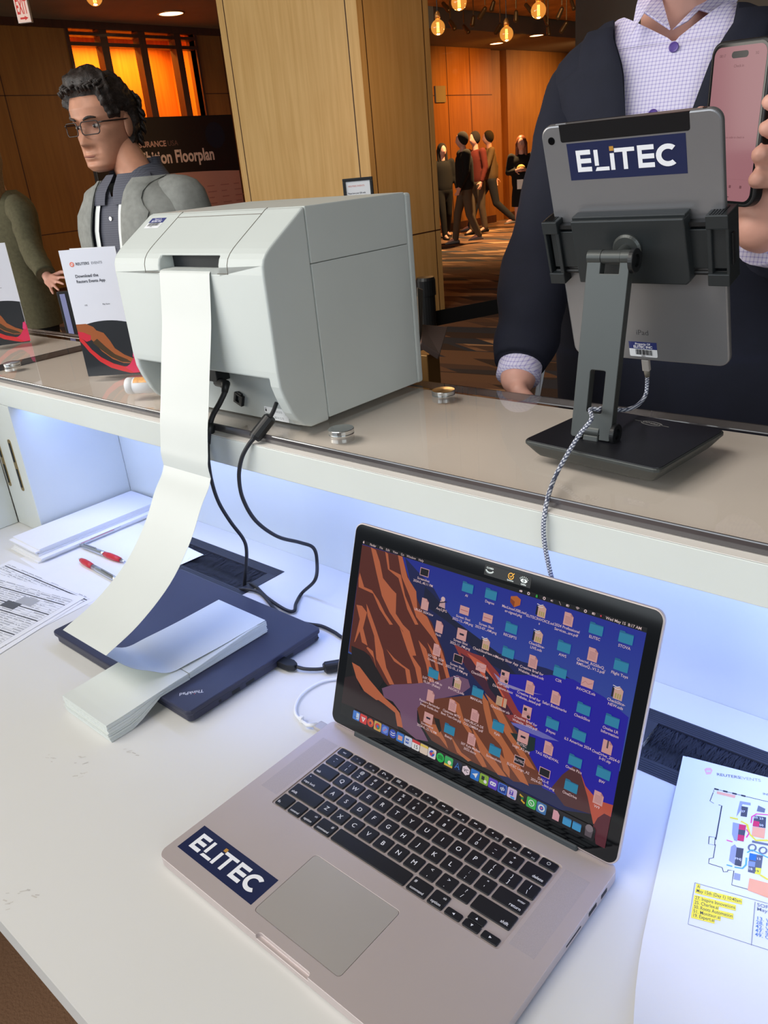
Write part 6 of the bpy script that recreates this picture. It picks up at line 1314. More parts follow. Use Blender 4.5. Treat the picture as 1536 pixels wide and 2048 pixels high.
# the hand that holds the phone: palm behind it, four fingers round its right edge, thumb round the left
PH = lambda u, v, c: FPH.M @ Vector((u, v, c))
for u in (-.010, .006, .020): mb.caps(wl+(PH(u*.6, 0, 0)-PH(0, 0, 0)), PH(u, -.030, -.030), .017, .014, 12)
mb.caps(PH(.004, -.070, -.034), PH(.014, -.022, -.030), .019, .016, 12)
tips = [FPH.uv(1519, 309, .010), FPH.uv(1516, 358, .010)]; dv_ = (tips[0][1]-tips[1][1])*1.02
for i in range(4):
    v = tips[1][1]+dv_*(i-.0); ex = (0, 0, -.002, -.006)[i] if i > 1 else 0; tu = tips[0][0]+.003+(0 if i < 2 else .004)
    base_ = PH(.010, -.040+.017*i, -.030); k1 = PH(.046, v-.008, -.027); k2 = PH(.0525, v-.002, -.008); k3 = PH(.0475 if i < 2 else .0515, v-.001, .0085 if i < 2 else .002); tip = PH(tu if i < 2 else .049, v, .0130 if i < 2 else .006)
    mb.caps(base_, k1, .0098, .0092, 12); mb.caps(k1, k2, .0092, .0090, 12); mb.caps(k2, k3, .0090, .0090, 12); mb.caps(k3, tip, .0090, .0084, 12)
mb.caps(PH(-.004, -.062, -.030), PH(-.034, -.040, -.026), .0150, .0120, 12); mb.caps(PH(-.034, -.040, -.026), PH(-.0475, -.014, -.012), .0118, .0102, 12); mb.caps(PH(-.0475, -.014, -.012), PH(-.0490, .012, -.004), .0100, .0085, 12)
me = baked(mb, .0034, 4, .4); sk = MB(); head_skin(sk, basis(hd1, T1.f), 1.0)
me2 = sk.mesh('h'); bmx = bmesh.new(); bmx.from_mesh(me); bmx.from_mesh(me2); bmx.to_mesh(me); bmx.free()
me.polygons.foreach_set('use_smooth', [True]*len(me.polygons))
p1 = link('person', me, M['skin']); tag(p1, 'person in navy suit and lilac check shirt holding a phone behind the tablet', 'person')
obj('hair', hair_shell(basis(hd1, T1.f), 1.0, lambda s_, z: .075 if s_ > .55 else (.02+.1*max(0, s_) if s_ > -.3 else -.06), lambda s_, z: .014), M['hair'], p1, smooth=True)
oR = lambda dz: lerp_tab([(-.42, .034), (-.34, .040), (-.12, .062), (-.04, .062), (0, .070), (.03, .066)], dz)[0]; oL = lambda dz: lerp_tab([(-.42, -.034), (-.34, -.034), (-.12, .012), (-.04, .044), (0, .068), (.03, .070)], dz)[0]
vo = lambda dz: max(.002, (dz+.012)*1.5); sh1 = mb_join(T1.shell(-.46, -.012, .004, n=44, fold=.003), T1.shell(-.0125, .030, .0045, vo, vo, n=8, fold=.001))
so = obj('shirt', mb_join(sh1, limb_tube([J['elR']+(J['wrR']-J['elR'])*.5, J['wrR']-dR*.0], [.030, .031], .001), limb_tube([J['elL']+(J['wrL']-J['elL'])*.4, J['wrL']-(J['wrL']-J['elL']).normalized()*.012], [.034, .037], .002)), M['ginghan'], p1, smooth=True)
jk = T1.shell(-.70, .026, .016, oR, oL, 50, 90, .006)
slR = limb_tube([T1.C(0)+T1.r*.085+Vector((0, 0, 1.435)), J['shR']+Vector((0, 0, .006)), J['shR']+(J['elR']-J['shR'])*.5, J['elR']+Vector((0, -.0, -.01)), J['elR']+(J['wrR']-J['elR'])*.55, J['wrR']-dR*.022], [.050, .057, .053, .053, .045, .036], .009, 30, 4)
dL = (J['wrL']-J['elL']).normalized(); slL = limb_tube([T1.C(0)-T1.r*.11+Vector((0, 0, 1.435)), J['shL']+Vector((0, 0, .006)), J['shL']+(J['elL']-J['shL'])*.5, J['elL'], J['elL']+dL*.10, J['wrL']-dL*.040], [.056, .064, .058, .056, .050, .044], .010, 30, 9)
lpR = T1.lapel(-.36, .016, .021, oR, 1, lambda z: lerp_tab([(-.36, .012), (-.10, .075), (-.045, .082), (-.040, .055), (.016, .030)], z)[0]); lpL = T1.lapel(-.36, .016, .021, oL, -1, lambda z: lerp_tab([(-.36, .012), (-.10, .075), (-.045, .082), (-.040, .055), (.016, .030)], z)[0])
jo = obj('suit_jacket', mb_join(jk, slR, slL), M['navy'], p1, smooth=True); solid(jo, .003)
for l_ in (lpR, lpL): o = obj('lapel', l_, M['navy'], p1, smooth=True); solid(o, .003)
trousers(T1, J, 1.0, M['navy2'], p1); shoes(T1, J, 1.0, M['blackcloth'], p1)
# collar flaps and buttons of the shirt
def flap(pts, d0, name, m_, parent, th=.004):
    P = [at(x, y, d_) for x, y, d_ in pts]; n_ = len(P); V_ = P+[p-Vector(ray(768, 1024)).normalized()*-th for p in P]; mb = MB(); mb.add(V_, [tuple(range(n_))[::-1], tuple(range(n_, 2*n_))]+[(i, (i+1) % n_, n_+(i+1) % n_, n_+i) for i in range(n_)]); return obj(name, mb, m_, parent, bevel=.001)
cz = (T1.pt(-.01, PI/2, .004)-Vector(CAM)).dot(Vector(RW[2]))
flap([(1318, -30, cz+.03), (1285, -30, cz+.035), (1274, 8, cz+.02), (1263, 68, cz-.012), (1290, 24, cz+.0), (1342, 58, cz-.012), (1330, 20, cz+.012)], 0, 'shirt_collar', M['ginghan'], p1)
flap([(1346, 58, cz-.012), (1378, 40, cz-.006), (1400, 18, cz+.004), (1455, 34, cz-.004), (1476, 0, cz+.025), (1488, -30, cz+.04), (1440, -30, cz+.035), (1405, -2, cz+.022)], 0, 'shirt_collar', M['ginghan'], p1)
for x, y in ((1343, 97), (1308, 226)):
    best = min((T1.pt(-.0-.004*k, PI/2+q*.02, .0075) for k in range(90) for q in range(-14, 15)), key=lambda P: (lambda d_: (768+FPX*d_[0]/d_[2]-x)**2+(1024+FPX*d_[1]/d_[2]-y)**2)(RW @ (np.array(P)-CAM)))
    mb = MB(); mb.T = basis(best, (0, 0, 1), -T1.f) @ Matrix.Rotation(0, 4, 'X'); tt = basis(best, T1.f) @ Matrix.Rotation(-PI/2, 4, 'X'); mb.T = tt; mb.lathe([(.0001, -.002), (.0062, -.002), (.0066, .0006), (.0056, .0018), (.0040, .0012), (.0001, .0010)], 20); obj('shirt_button', mb, mat('purple_button', (96, 74, 150), .35), p1)
# strip of paper at his side
q = [(1091, 668, 1.19), (1098, 697, 1.19), (1079, 800, 1.16), (1068, 800, 1.16), (1080, 730, 1.18)]
o = flap(q, 0, 'folded_papers', M['sheet'], None, .006); tag(o, 'narrow white folded papers held upright between the hanging sleeve and the navy jacket', 'papers')
# the phone
ph = thing('smartphone', tuple(FPH.M @ Vector((0, -.07, -.01))), 'black smartphone with pink lit screen held up beside the tablet', 'phone')
mb = MB(); mb.T = FPH.M; mb.prism(rrect(-.0385, .0385, -.0765, .0765, .013, 8), -.0125, -.0004); obj('case', mb, M['black'], ph, bevel=.0022, seg=3)
mb = MB(); mb.T = FPH.M; mb.prism(rrect(-.0352, .0352, -.0735, .0735, .0105, 8), -.0006, .0001); obj('front_glass', mb, M['glassblk'], ph)
A = Art(3e-5); pk = (204, 138, 146); A.poly(rrect(-.0328, .0328, -.071, .071, .0085, 8), pk); A.rr(-.0105, .0105, .0605, .0665, .0029, (22, 26, 30)); dk2 = (150, 92, 100)
A.text('08:17', -.022, .0622, .0036, dk2, .01, 'c'); A.text('5G', .021, .0622, .0034, dk2, .01, 'c'); A.text('Check in', 0, .0525, .0036, dk2, .005, 'c'); A.text('scan code to check in', .004, -.0115, .0030, dk2, .0, 'c'); A.rect(-.0328, .0328, -.0500, -.0498, (186, 120, 128))
for u in (-.012, .006, .020): A.rr(u-.0014, u+.0014, -.0585, -.0557, .0006, dk2)
A.rect(-.014, .006, -.0675, -.0669, (80, 44, 52)); A.build('phone_display', FPH.M @ Matrix.Translation((0, 0, .0002)), M['screen_phone'], ph)

# ---------------------------------------------------------------- man with glasses
s2 = .97; f2 = Vector((.28, -.96, 0)); pit2 = at(240, 368, 2.22); T2 = Torso(pit2, (.12, -.99), s2, (0, .02))
hd2 = at(209, 251, 2.25); hd2 = Vector(hd2); HB = basis(hd2, (f2.x, f2.y, -.08))
J2 = std_legs(T2, s2)
for k, sg in (('R', 1), ('L', -1)):
    J2['sh'+k] = T2.C(0)+T2.r*sg*.168*s2+Vector((0, 0, pit2.z-.068)); J2['el'+k] = J2['sh'+k]+T2.r*sg*.05+Vector((0, 0, -.28))-T2.f*.02; J2['wr'+k] = J2['el'+k]+T2.f*.10+Vector((0, 0, -.22))
mb = MB(); body_core(mb, T2, hd2, J2, s2)
for k, sd in (('R', 1), ('L', -1)): add_hand(mb, J2['wr'+k], (T2.f.x*.3, T2.f.y*.3, -1), T2.r*sd, -sd, s2, .4)
me = baked(mb, .006, 5, .4); sk = MB(); head_skin(sk, HB, s2)
me2 = sk.mesh('h'); bmx = bmesh.new(); bmx.from_mesh(me); bmx.from_mesh(me2); bmx.to_mesh(me); bmx.free(); me.polygons.foreach_set('use_smooth', [True]*len(me.polygons))
p2 = link('person', me, M['skin2']); tag(p2, 'person with glasses in grey blazer and dark shirt standing behind the printer', 'person')
hl2 = lambda s_, z: (.074 if s_ > .72 else (.074-.30*(.72-s_) if s_ > .50 else (.008 if s_ > .12 else (.022 if s_ > -.22 else -.085))))
th2 = lambda s_, z: (.028 if s_ > .3 and z > .07 else (.017 if z > .05 else (.007 if s_ > -.1 else .017)))
mb = hair_shell(HB, s2, hl2, th2, 2, .007, 60); mb.T = None; random.seed(12)
for k in range(60):
    th = random.uniform(-2.6, -.5); z = random.uniform(-.085, .07); p = head_pt(z, th, .020); P = []
    ph_ = random.uniform(0, 6)
    for q in range(7): a = q*.75+ph_; P.append(HB @ (Matrix.Scale(s2, 4) @ (p+Vector((math.cos(a)*.0045, math.sin(a)*.003-.002*q, -.0052*q+.012)))))
    mb.tube(P, [.002, .004, .0052, .0055, .005, .0038, .0012], 7)
for k in range(30):
    th = random.uniform(.5, 2.6); z = random.uniform(.078, .112); p = head_pt(z, th, .022); d_ = Vector((p.x*.2, -.8, .4)); mb.tube([HB @ (p*s2), HB @ ((p+Vector((0, .008, .012)))*s2), HB @ ((p+d_*.02+Vector((0, 0, .010)))*s2), HB @ ((p+d_*.05+Vector((0, 0, .004)))*s2)], [.003, .005, .005, .002], 7)
obj('hair', mb, M['hair'], p2, smooth=True)
mE = mat('eye_white', (206, 196, 188), .3); mI = mat('dark_iris', (40, 28, 22), .2)
for sg in (1, -1):
    e = HB @ Vector((sg*.031*s2, .0700*s2, .003*s2)); mb = MB(); mb.T = HB @ Matrix.Translation((sg*.031*s2, .0655*s2, .003*s2)); mb.ell((0, 0, 0), .0118, .0118, .0056); eo = obj('eye', mb, mE, p2, smooth=True)
    mb = MB(); mb.T = HB @ Matrix.Translation((sg*.031*s2-.0005, .0752*s2, .003*s2)); mb.ell((0, 0, 0), .0050, .0026, .0052, 14); obj('iris', mb, mI, eo, smooth=True)
    mb = MB(); P = [HB @ (Vector((sg*(.014+.034*t), .093-.016*t*t+.0015, .0200+.006*math.sin(t*2.6)))*s2) for t in np.linspace(0, 1, 7)]; mb.tube(P, [.0022, .0034, .0038, .0036, .0032, .0026, .0012], 8); obj('eyebrow', mb, M['hair'], p2, smooth=True)
mb = MB(); mb.tube([HB @ (Vector((x, .0925-.55*x*x*10*.5, -.0735+abs(x)*.03))*s2) for x in np.linspace(-.021, .021, 9)], [.0008, .0016, .0019, .002, .002, .002, .0019, .0016, .0008], 8); obj('mouth', mb, mat('lip_colour', (132, 78, 68), .5), p2, smooth=True)
# spectacles
gt = thing('eyeglasses', tuple(HB @ Vector((0, .1, 0))), 'rectangular dark framed eyeglasses worn by the person in the grey blazer', 'glasses')
mb = MB(); ml_ = MB(); mfr = mat('dark_spectacle_frame', (46, 36, 34), .3)
for sg in (1, -1):
    P = [(x, z) for x, z in rrect(-.0262, .0262, -.0175, .0160, .009, 5)]; L3 = [HB @ (Vector((sg*(.0335+x), .1010-.0035*((x+.0262)/.05)-.012*abs(.0335+x)/.06+.004, .000+z))*s2) for x, z in P]
    mb.tube(L3+[L3[0]], .0015, 8); ml_.add(L3, [tuple(range(len(L3)))])
    hx = sg*.0615; mb.tube([HB @ (Vector((hx, .0890, .010))*s2), HB @ (Vector((sg*.072, .080, .011))*s2), HB @ (Vector((sg*.0790, .03, .010))*s2), HB @ (Vector((sg*.0800, -.012, .010))*s2), HB @ (Vector((sg*.078, -.026, -.006))*s2)], .0021, 8)
mb.tube([HB @ (Vector((x, .1030-.2*x*x, .005+.002*math.cos(x*200)))*s2) for x in np.linspace(-.0085, .0085, 5)], .0015, 8)
obj('frame', mb, mfr, gt, smooth=True); obj('lenses', ml_, M['lens'], gt)
# clothes
oR2 = lambda dz: lerp_tab([(-.5, .05), (-.3, .066), (-.12, .070), (-.02, .060), (.02, .060)], dz)[0]; oL2 = lambda dz: lerp_tab([(-.5, .03), (-.3, .046), (-.12, .056), (-.02, .056), (.02, .058)], dz)[0]
vo2 = lambda dz: max(.004, (dz+.035)*.75); so = obj('shirt', mb_join(T2.shell(-.56, -.03, .004, n=40, fold=.003), T2.shell(-.031, .062, .006, vo2, vo2, n=12, fold=.001)), M['greyshirt'], p2, smooth=True)
jk = T2.shell(-.70, .012, .019, oR2, oL2, 46, 90, .006, 5)
SL = [limb_tube([T2.C(0)+T2.r*sg*.10+Vector((0, 0, pit2.z-.055)), J2['sh'+k]+Vector((0, 0, .004)), (J2['sh'+k]+J2['el'+k])/2, J2['el'+k], J2['wr'+k]+Vector((0, 0, .03))], [.056, .070, .064, .058, .046], .009, 28, 6) for k, sg in (('R', 1), ('L', -1))]
jo = obj('blazer', mb_join(jk, *SL), M['greyblazer'], p2, smooth=True); solid(jo, .003)
for op, sg in ((oR2, 1), (oL2, -1)): o = obj('lapel', T2.lapel(-.40, .012, .023, op, sg, lambda z: lerp_tab([(-.40, .01), (-.12, .070), (-.062, .082), (-.055, .058), (.012, .040)], z)[0]), M['greyblazer'], p2, smooth=True); solid(o, .003)
trousers(T2, J2, s2, M['blackcloth'], p2); shoes(T2, J2, s2, M['blackcloth'], p2)
for sg in (1, -1):
    R = []
    for i in range(9):
        t = i/8; R.append([T2.pt(-.050+.075*(j/5)+.0*t, PI/2-sg*(.06+1.25*t*(.55+.45*j/5)), .010+.006*math.sin(PI*j/5)+.004*(1-j/5)) for j in range(6)])
    mb = MB(); mb.rings(R, cap=False, closed=False); o = obj('shirt_collar', mb, M['greyshirt'], p2, smooth=True); solid(o, .002)
for k, dz in enumerate((-.085, -.165, -.245)):
    c = T2.pt(dz, PI/2, .0085); mb = MB(); mb.T = basis(c, T2.f) @ Matrix.Rotation(-PI/2, 4, 'X'); mb.lathe([(.0001, -.002), (.0055, -.002), (.0055, .001), (.0001, .0008)], 16); obj('shirt_button', mb, M['steel_grey'] if k else M['silver'], p2)
ly = thing('lanyard', tuple(T2.pt(-.3, PI/2, .02)), 'white badge lanyard round the neck of the person in the grey blazer', 'lanyard')
for op, sg in ((oR2, 1), (oL2, -1)):
    mb = MB(); R = []
    for i in range(25):
        dz = .008-.37*i/24; x0 = op(dz)*(.96 if dz > -.2 else max(.25, .96+(dz+.2)*3.6)); R.append([T2.pt(dz, T2.ang(dz, sg*(x0-.019*j/2)), .0115) for j in range(3)])
    mb.rings(R, cap=False, closed=False); o = obj('strap', mb, M['lanyard'], ly, smooth=True); solid(o, .0012)
c = T2.pt(-.40, PI/2, .016); mb = MB(); mb.T = basis(c, T2.f); mb.box(-.045, .045, 0, .003, -.13, 0); obj('badge', mb, M['lanyard'], ly, bevel=.001)

# ---------------------------------------------------------------- woman in the olive blazer
s3 = .97; shp = at(38, 418, 4.25); f3 = Vector((.30, -.95, 0)); T3p = Vector((shp.x-.22, shp.y-.05, shp.z+.085)); T3 = Torso(T3p, f3, s3, (0, .0), .88); hd3 = T3.C(0)+Vector((0, 0, T3p.z+.165))+T3.f*.05
J3 = std_legs(T3, s3); J3['shL'] = Vector(shp)-Vector((.0, 0, .01)); J3['elL'] = at(64, 500, 4.22); J3['wrL'] = at(97, 558, 4.12); J3['shR'] = T3.C(0)+T3.r*.16+Vector((0, 0, T3p.z-.07)); J3['elR'] = J3['shR']+T3.r*.05-Vector((0, 0, .27)); J3['wrR'] = J3['elR']+T3.f*.15-Vector((0, 0, .16))
mb = MB(); body_core(mb, T3, hd3, J3, s3)
dd = Vector(at(122, 574, 4.0))-J3['wrL']; add_hand(mb, J3['wrL'], dd, (-.3, -.6, .7), -1, 1.05, .15, .34, 1.0); add_hand(mb, J3['wrR'], T3.f, (0, 0, 1), 1, s3, .4)
me = baked(mb, .005, 4, .4); sk = MB(); head_skin(sk, basis(hd3, T3.f), .95); me2 = sk.mesh('h'); bmx = bmesh.new(); bmx.from_mesh(me); bmx.from_mesh(me2); bmx.to_mesh(me); bmx.free(); me.polygons.foreach_set('use_smooth', [True]*len(me.polygons))
p3 = link('person', me, M['skin']); tag(p3, 'person in olive tweed blazer at the left edge, hand reaching down towards the kiosk', 'person')
hm = MB(); B3 = basis(hd3, T3.f); hm.T = B3; hm.ell((0, -.015, .012), .088, .105, .125, 24); hm.T = None
for sg in (1, -1):
    for q in range(3): hm.caps(B3 @ Vector((sg*.075, -.02+.02*q, 0)), B3 @ Vector((sg*(.088+.004*q), .0+.02*q, -.20-.03*q)), .032, .020, 12)
fc = MB(); me = baked(hm, .006, 3, .4); v_ = mesh_np(me); Bi = np.array(B3.inverted()); L_ = v_ @ Bi[:3, :3].T+Bi[:3, 3]
msk = (L_[:, 1] > .03) & (np.abs(L_[:, 0]) < .062) & (L_[:, 2] < .075) & (L_[:, 2] > -.14); L_[msk, 1] = np.minimum(L_[msk, 1], .035); Bm = np.array(B3); set_np(me, L_ @ Bm[:3, :3].T+Bm[:3, 3]); ho = link('hair', me, M['blond'], p3)
jk = T3.shell(-.74*s3, .010, .020, lambda z: lerp_tab([(-.5, .0), (-.25, .02), (0, .06)], z)[0], lambda z: lerp_tab([(-.5, .004), (-.25, .02), (0, .06)], z)[0], 40, 80, .008, 8)
SL = [limb_tube([T3.C(0)+T3.r*sg*.09+Vector((0, 0, T3p.z-.06)), J3['sh'+k], (J3['sh'+k]+J3['el'+k])/2, J3['el'+k], J3['wr'+k]-(J3['wr'+k]-J3['el'+k])*.12], [.055, .066, .060, .056, .046], .009, 26, 2) for k, sg in (('R', 1), ('L', -1))]
jo = obj('blazer', mb_join(jk, *SL), M['olive'], p3, smooth=True); solid(jo, .003)
obj('top', T3.shell(-.5, .0, .004, n=30), M['blackcloth'], p3, smooth=True); trousers(T3, J3, s3, M['blackcloth'], p3); shoes(T3, J3, s3, M['blackcloth'], p3)

# ---------------------------------------------------------------- people walking in the hall
def far_person(x, y, htpx, yaw, label, top, bot, hair, stride=0, kind='man', arms=0, fat=1.0, long_hair=False, shoe=None, bag=False):
    g0 = on_z(x, y, 0); dep = (np.array(g0)-CAM) @ RW[2]; H = htpx*dep/FPX*.985; s_ = H/1.78; f = Vector((math.cos(yaw), math.sin(yaw), 0)); r = Vector((f.y, -f.x, 0))
    P = lambda a, b, c: Vector((g0.x, g0.y, 0))+r*a*s_+f*b*s_+Vector((0, 0, c*s_))
    sw = stride; J = dict(hpR=P(.09, 0, .90), hpL=P(-.09, 0, .90), knR=P(.09, .28*sw, .50), knL=P(-.09, -.08*sw, .48), anR=P(.09, .42*sw, .085), anL=P(-.09, -.42*sw, .10+.06*sw), shR=P(.19, 0, 1.43), shL=P(-.19, 0, 1.43))
    for k, sg in (('R', 1), ('L', -1)):
        if arms == 1: J['el'+k] = P(sg*.25, -.02, 1.17); J['wr'+k] = P(sg*.09, .20, 1.20)
        else: J['el'+k] = P(sg*.25, -sg*.14*sw-.03, 1.15); J['wr'+k] = P(sg*.24, -sg*.22*sw+.05, .92)
    mb = MB(); hd = P(0, .03, 1.645); mb.T = basis(hd, f); mb.ell((0, 0, 0), .075*s_, .095*s_, .118*s_); mb.ell((0, .09*s_, -.02*s_), .014*s_, .018*s_, .022*s_); mb.T = None
    mb.caps(P(0, 0, 1.40), P(0, .01, 1.56), .055*s_, .052*s_)
    for a, b, c, d_ in ((.14, .08, .12, 1.30), (.13, .08, .12, 1.12), (.14, .085, .12, .96)): mb.T = basis(P(0, 0, d_), f); mb.ell((0, 0, 0), a*s_, b*s_, c*s_); mb.T = None
    for k in 'RL':
        mb.caps(J['sh'+k], J['el'+k], .046*s_, .036*s_); mb.caps(J['el'+k], J['wr'+k], .036*s_, .026*s_); d_ = (J['wr'+k]-J['el'+k]).normalized(); add_hand(mb, J['wr'+k], d_, r if k == 'R' else -r, 1, s_, .4)
        mb.caps(J['hp'+k], J['kn'+k], .075*s_, .052*s_); mb.caps(J['kn'+k], J['an'+k], .05*s_, .034*s_); mb.caps(J['an'+k], J['an'+k]+f*.13*s_-Vector((0, 0, .05*s_)), .034*s_, .026*s_)
    me = baked(mb, .012, 3); p = link('person', me, M['skin']); tag(p, label, 'person')
    mb = MB(); w_ = fat
    mb.T = basis(Vector((g0.x, g0.y, 0)), f) @ Matrix.Diagonal((s_*w_, .66*s_*w_, s_, 1)); mb.caps((0, 0, 1.30), (0, 0, .98), .185, .19, 24); mb.caps((-.12, 0, 1.40), (.12, 0, 1.40), .075, .075, 16); mb.T = None
    for k in 'RL': mb.caps(J['sh'+k], J['el'+k], .068*s_*w_, .056*s_); mb.caps(J['el'+k], J['el'+k]+(J['wr'+k]-J['el'+k])*.9, .055*s_, .044*s_)
    link('jacket', baked(mb, .014, 14), M[top], p)
    mb = MB(); mb.T = basis(P(0, 0, .92), f); mb.ell((0, 0, 0), .175*s_, .12*s_, .14*s_, 20); mb.T = None
    if kind == 'skirt': R = [[P(a*math.cos(t_), b*math.sin(t_), z) for t_ in np.linspace(0, 2*PI, 25)[:-1]] for a, b, z in ((.20, .15, .58), (.195, .14, .75), (.17, .12, .95), (.15, .11, 1.02))]; mb.rings(R)
    else:
        for k in 'RL': mb.caps(J['hp'+k], J['kn'+k], .098*s_, .070*s_); mb.caps(J['kn'+k], J['an'+k], .070*s_, .056*s_)
    link('skirt' if kind == 'skirt' else 'trousers', baked(mb, .014, 4), M[bot], p)
    mb = MB(); mb.T = basis(hd, f); mb.ell((0, -.022*s_, .020*s_), .094*s_, .104*s_, .118*s_, 20)
    if long_hair:
        for sg in (1, -1, 0): mb.caps((sg*.065*s_, -.03*s_, 0), (sg*.085*s_, -.03*s_+(.02 if sg else -.03), -.24*s_), .045*s_, .030*s_)
    mb.T = None; link('hair', baked(mb, .012, 3), M[hair], p)
    for k in 'RL':
        a = J['an'+k]; mb = MB(); lift = a.z-.085*s_; mb.T = basis((a.x, a.y, max(.001, lift*.9)), f); R = []
        for yy, ww, hh_ in ((-.07, .03, .05), (-.02, .036, .08), (.06, .042, .06), (.13, .044, .04), (.19, .02, .025)): R.append([(ww*s_*math.cos(t_), yy*s_, .002+hh_*s_*(.5+.5*math.sin(t_))) for t_ in np.linspace(0, 2*PI, 13)[:-1]])
        mb.rings(R[::-1]); obj('shoe', mb, M[shoe or 'blackcloth'], p, smooth=True)
    return p, P, J, s_
vx = math.atan2(-.656, -.75)   # towards the left of the photo
far_person(893, 478, 178, vx+1.9, 'person with black curly hair in all black, farthest left of the walking group', 'blackcloth', 'blackcloth', 'far_hair', .35, long_hair=True)
far_person(935, 486, 206, vx+.15, 'person in bulky black jacket and brown trousers with pale shoes, walking left', 'blackcloth', 'khaki', 'far_hair', .45, fat=1.22, shoe='shoe')
far_person(958, 468, 190, vx+.6, 'person in dark red jacket mostly hidden behind the one in the bulky black jacket', 'redjk', 'khaki', 'far_hair', .2)
far_person(984, 458, 182, vx+.1, 'person in brown jacket and dark jeans striding left beside the walking group', 'brownjk', 'denim', 'far_hair', 1.0, shoe='shoe')
p, P, J, s_ = far_person(1046, 478, 192, vx+1.35, 'person with long auburn hair in a short black skirt holding something yellow', 'blackcloth', 'blackcloth', 'auburn', .15, kind='skirt', arms=1, long_hair=True)
mb = MB(); c = (J['wrR']+J['wrL'])/2; mb.T = basis(c+Vector((0, 0, .03)), (0, -1, 0)); mb.ell((0, 0, 0), .075, .04, .055); tag(obj('yellow_bundle', mb, mat('yellow_cloth', (206, 170, 90), .8), None, smooth=True), 'small yellow bundle in the hands of the person with auburn hair', 'bundle')
mb = MB(); mb.T = basis(P(.02, .20, .98), (0.2, -1, 0)); mb.box(-.05, .05, 0, .004, -.08, .06); tag(obj('name_badge', mb, M['lanyard']), 'white name badge hanging in front of the person with auburn hair', 'badge')
mb = MB(); mb.T = basis(P(-.12, .18, 1.0), (0, -1, 0)); mb.ell((0, 0, 0), .07, .05, .10); tag(obj('shoulder_bag', mb, mat('tan_leather', (170, 96, 40), .6), smooth=True), 'tan shoulder bag at the hip of the person with auburn hair', 'bag')

# ================================================================== things in the hall
bn = thing('exhibition_banner', (-6.5, 4.7, 0), 'tall dark and salmon exhibition floorplan board behind the person with glasses', 'banner')
FB = Frame((-6.5, 3.93, 0), (0, 1, 0), (0, 0, 1), (1, 0, 0)); WB, HB_ = 1.64, 1.925
mb = MB(); mb.T = FB.M; mb.box(0, WB, 0.02, HB_, -.06, 0); obj('board', mb, M['black'], bn, bevel=.003)
mb = MB(); mb.T = FB.M; mb.box(.1, .5, 0, .02, -.25, .19); mb.box(WB-.5, WB-.1, 0, .02, -.25, .19); obj('foot_plate', mb, M['steel_grey'], bn)
A = Art(3e-4); A.rect(.01, WB-.01, .04, HB_-.01, (206, 146, 128)); cv = [(.01+(WB-.02)*k/14, 1.40+.03*math.sin(k/14*3)) for k in range(15)]; A.poly(cv+[(WB-.01, HB_-.01), (.01, HB_-.01)], (30, 16, 18)); A.disc(WB-.25, HB_-.18, .12, (22, 26, 44), 24)
u, v = FB.uv(290, 288); A.text('INSURANCE', FB.uv(332, 287)[0], v-.028, .068, (214, 160, 140), .03, 'r'); A.text('USA', FB.uv(333, 287)[0]+.01, v-.028, .066, (120, 80, 72), 0)
ua, va = FB.uv(428, 311); A.text('Exhibition Floorplan', ua, va-.035, .155, (240, 204, 186), .03, 'r', 0, .80)
for k in range(9): [A.rect(WB-.62+.17*c, WB-.55+.17*c+.02*((k*7+c) % 3), 1.28-.055*k, 1.288-.055*k, (176, 112, 104)) for c in range(4)]
A.poly([(.03, .9), (.11, .9), (.11, 1.38), (.03, 1.40)], (96, 70, 130)); [A.rect(.03, .11, .92+.06*k, .945+.06*k, (180, 150, 190)) for k in range(7)]
A.build('printing', FB.M @ Matrix.Translation((0, 0, .0005)), M['print'], bn)
# framed notice on a stand behind the printer
fs = at(715, 385, 1.95); st_ = thing('sign_stand', (fs.x, fs.y, 0), 'black framed paper notice on a slim stand just behind the printer', 'sign')
FS = Frame(fs, (.83, .557, 0), (0, 0, 1), (.557, -.83, 0)); ul, vt = FS.uv(684, 358); ur, vt2 = FS.uv(744, 353); vt = (vt+vt2)/2
mb = MB(); mb.T = FS.M
for b_ in ((ul, ur, vt-.007, vt), (ul, ur, vt-.125, vt-.118), (ul, ul+.007, vt-.118, vt-.007), (ur-.007, ur, vt-.118, vt-.007)): mb.box(b_[0], b_[1], b_[2], b_[3], -.010, 0)
obj('frame', mb, M['black'], st_, bevel=.001); mb = MB(); mb.T = FS.M; mb.box(ul+.006, ur-.006, vt-.120, vt-.006, -.008, -.003); obj('notice', mb, M['sheet'], st_)
A = Art(5e-5); um = (ul+ur)/2; A.text('REUTERS EVENTS', ul+.013, vt-.020, .0052, (214, 130, 120), .01); A.text('Please have your QR code', ul+.011, vt-.036, .0056, (60, 64, 80), .01, 'l', 0, .72); A.text('ready to collect your badge', ul+.011, vt-.044, .0056, (60, 64, 80), .01, 'l', 0, .68); A.build('printing', FS.M @ Matrix.Translation((0, 0, -.0028)), M['print'], st_)
mb = MB(); mb.T = FS.M; mb.box(um-.01, um+.01, .012-fs.z, vt-.125, -.010, -.002); obj('pole', mb, M['black'], st_); mb = MB(); mb.T = FS.M; mb.prism(rrect(um-.12, um+.12, -.12, .12, .05), .001-fs.z, .012-fs.z, 'z') if False else mb.box(um-.12, um+.12, .001-fs.z, .012-fs.z, -.12, .12); obj('base', mb, M['black'], st_, bevel=.003)
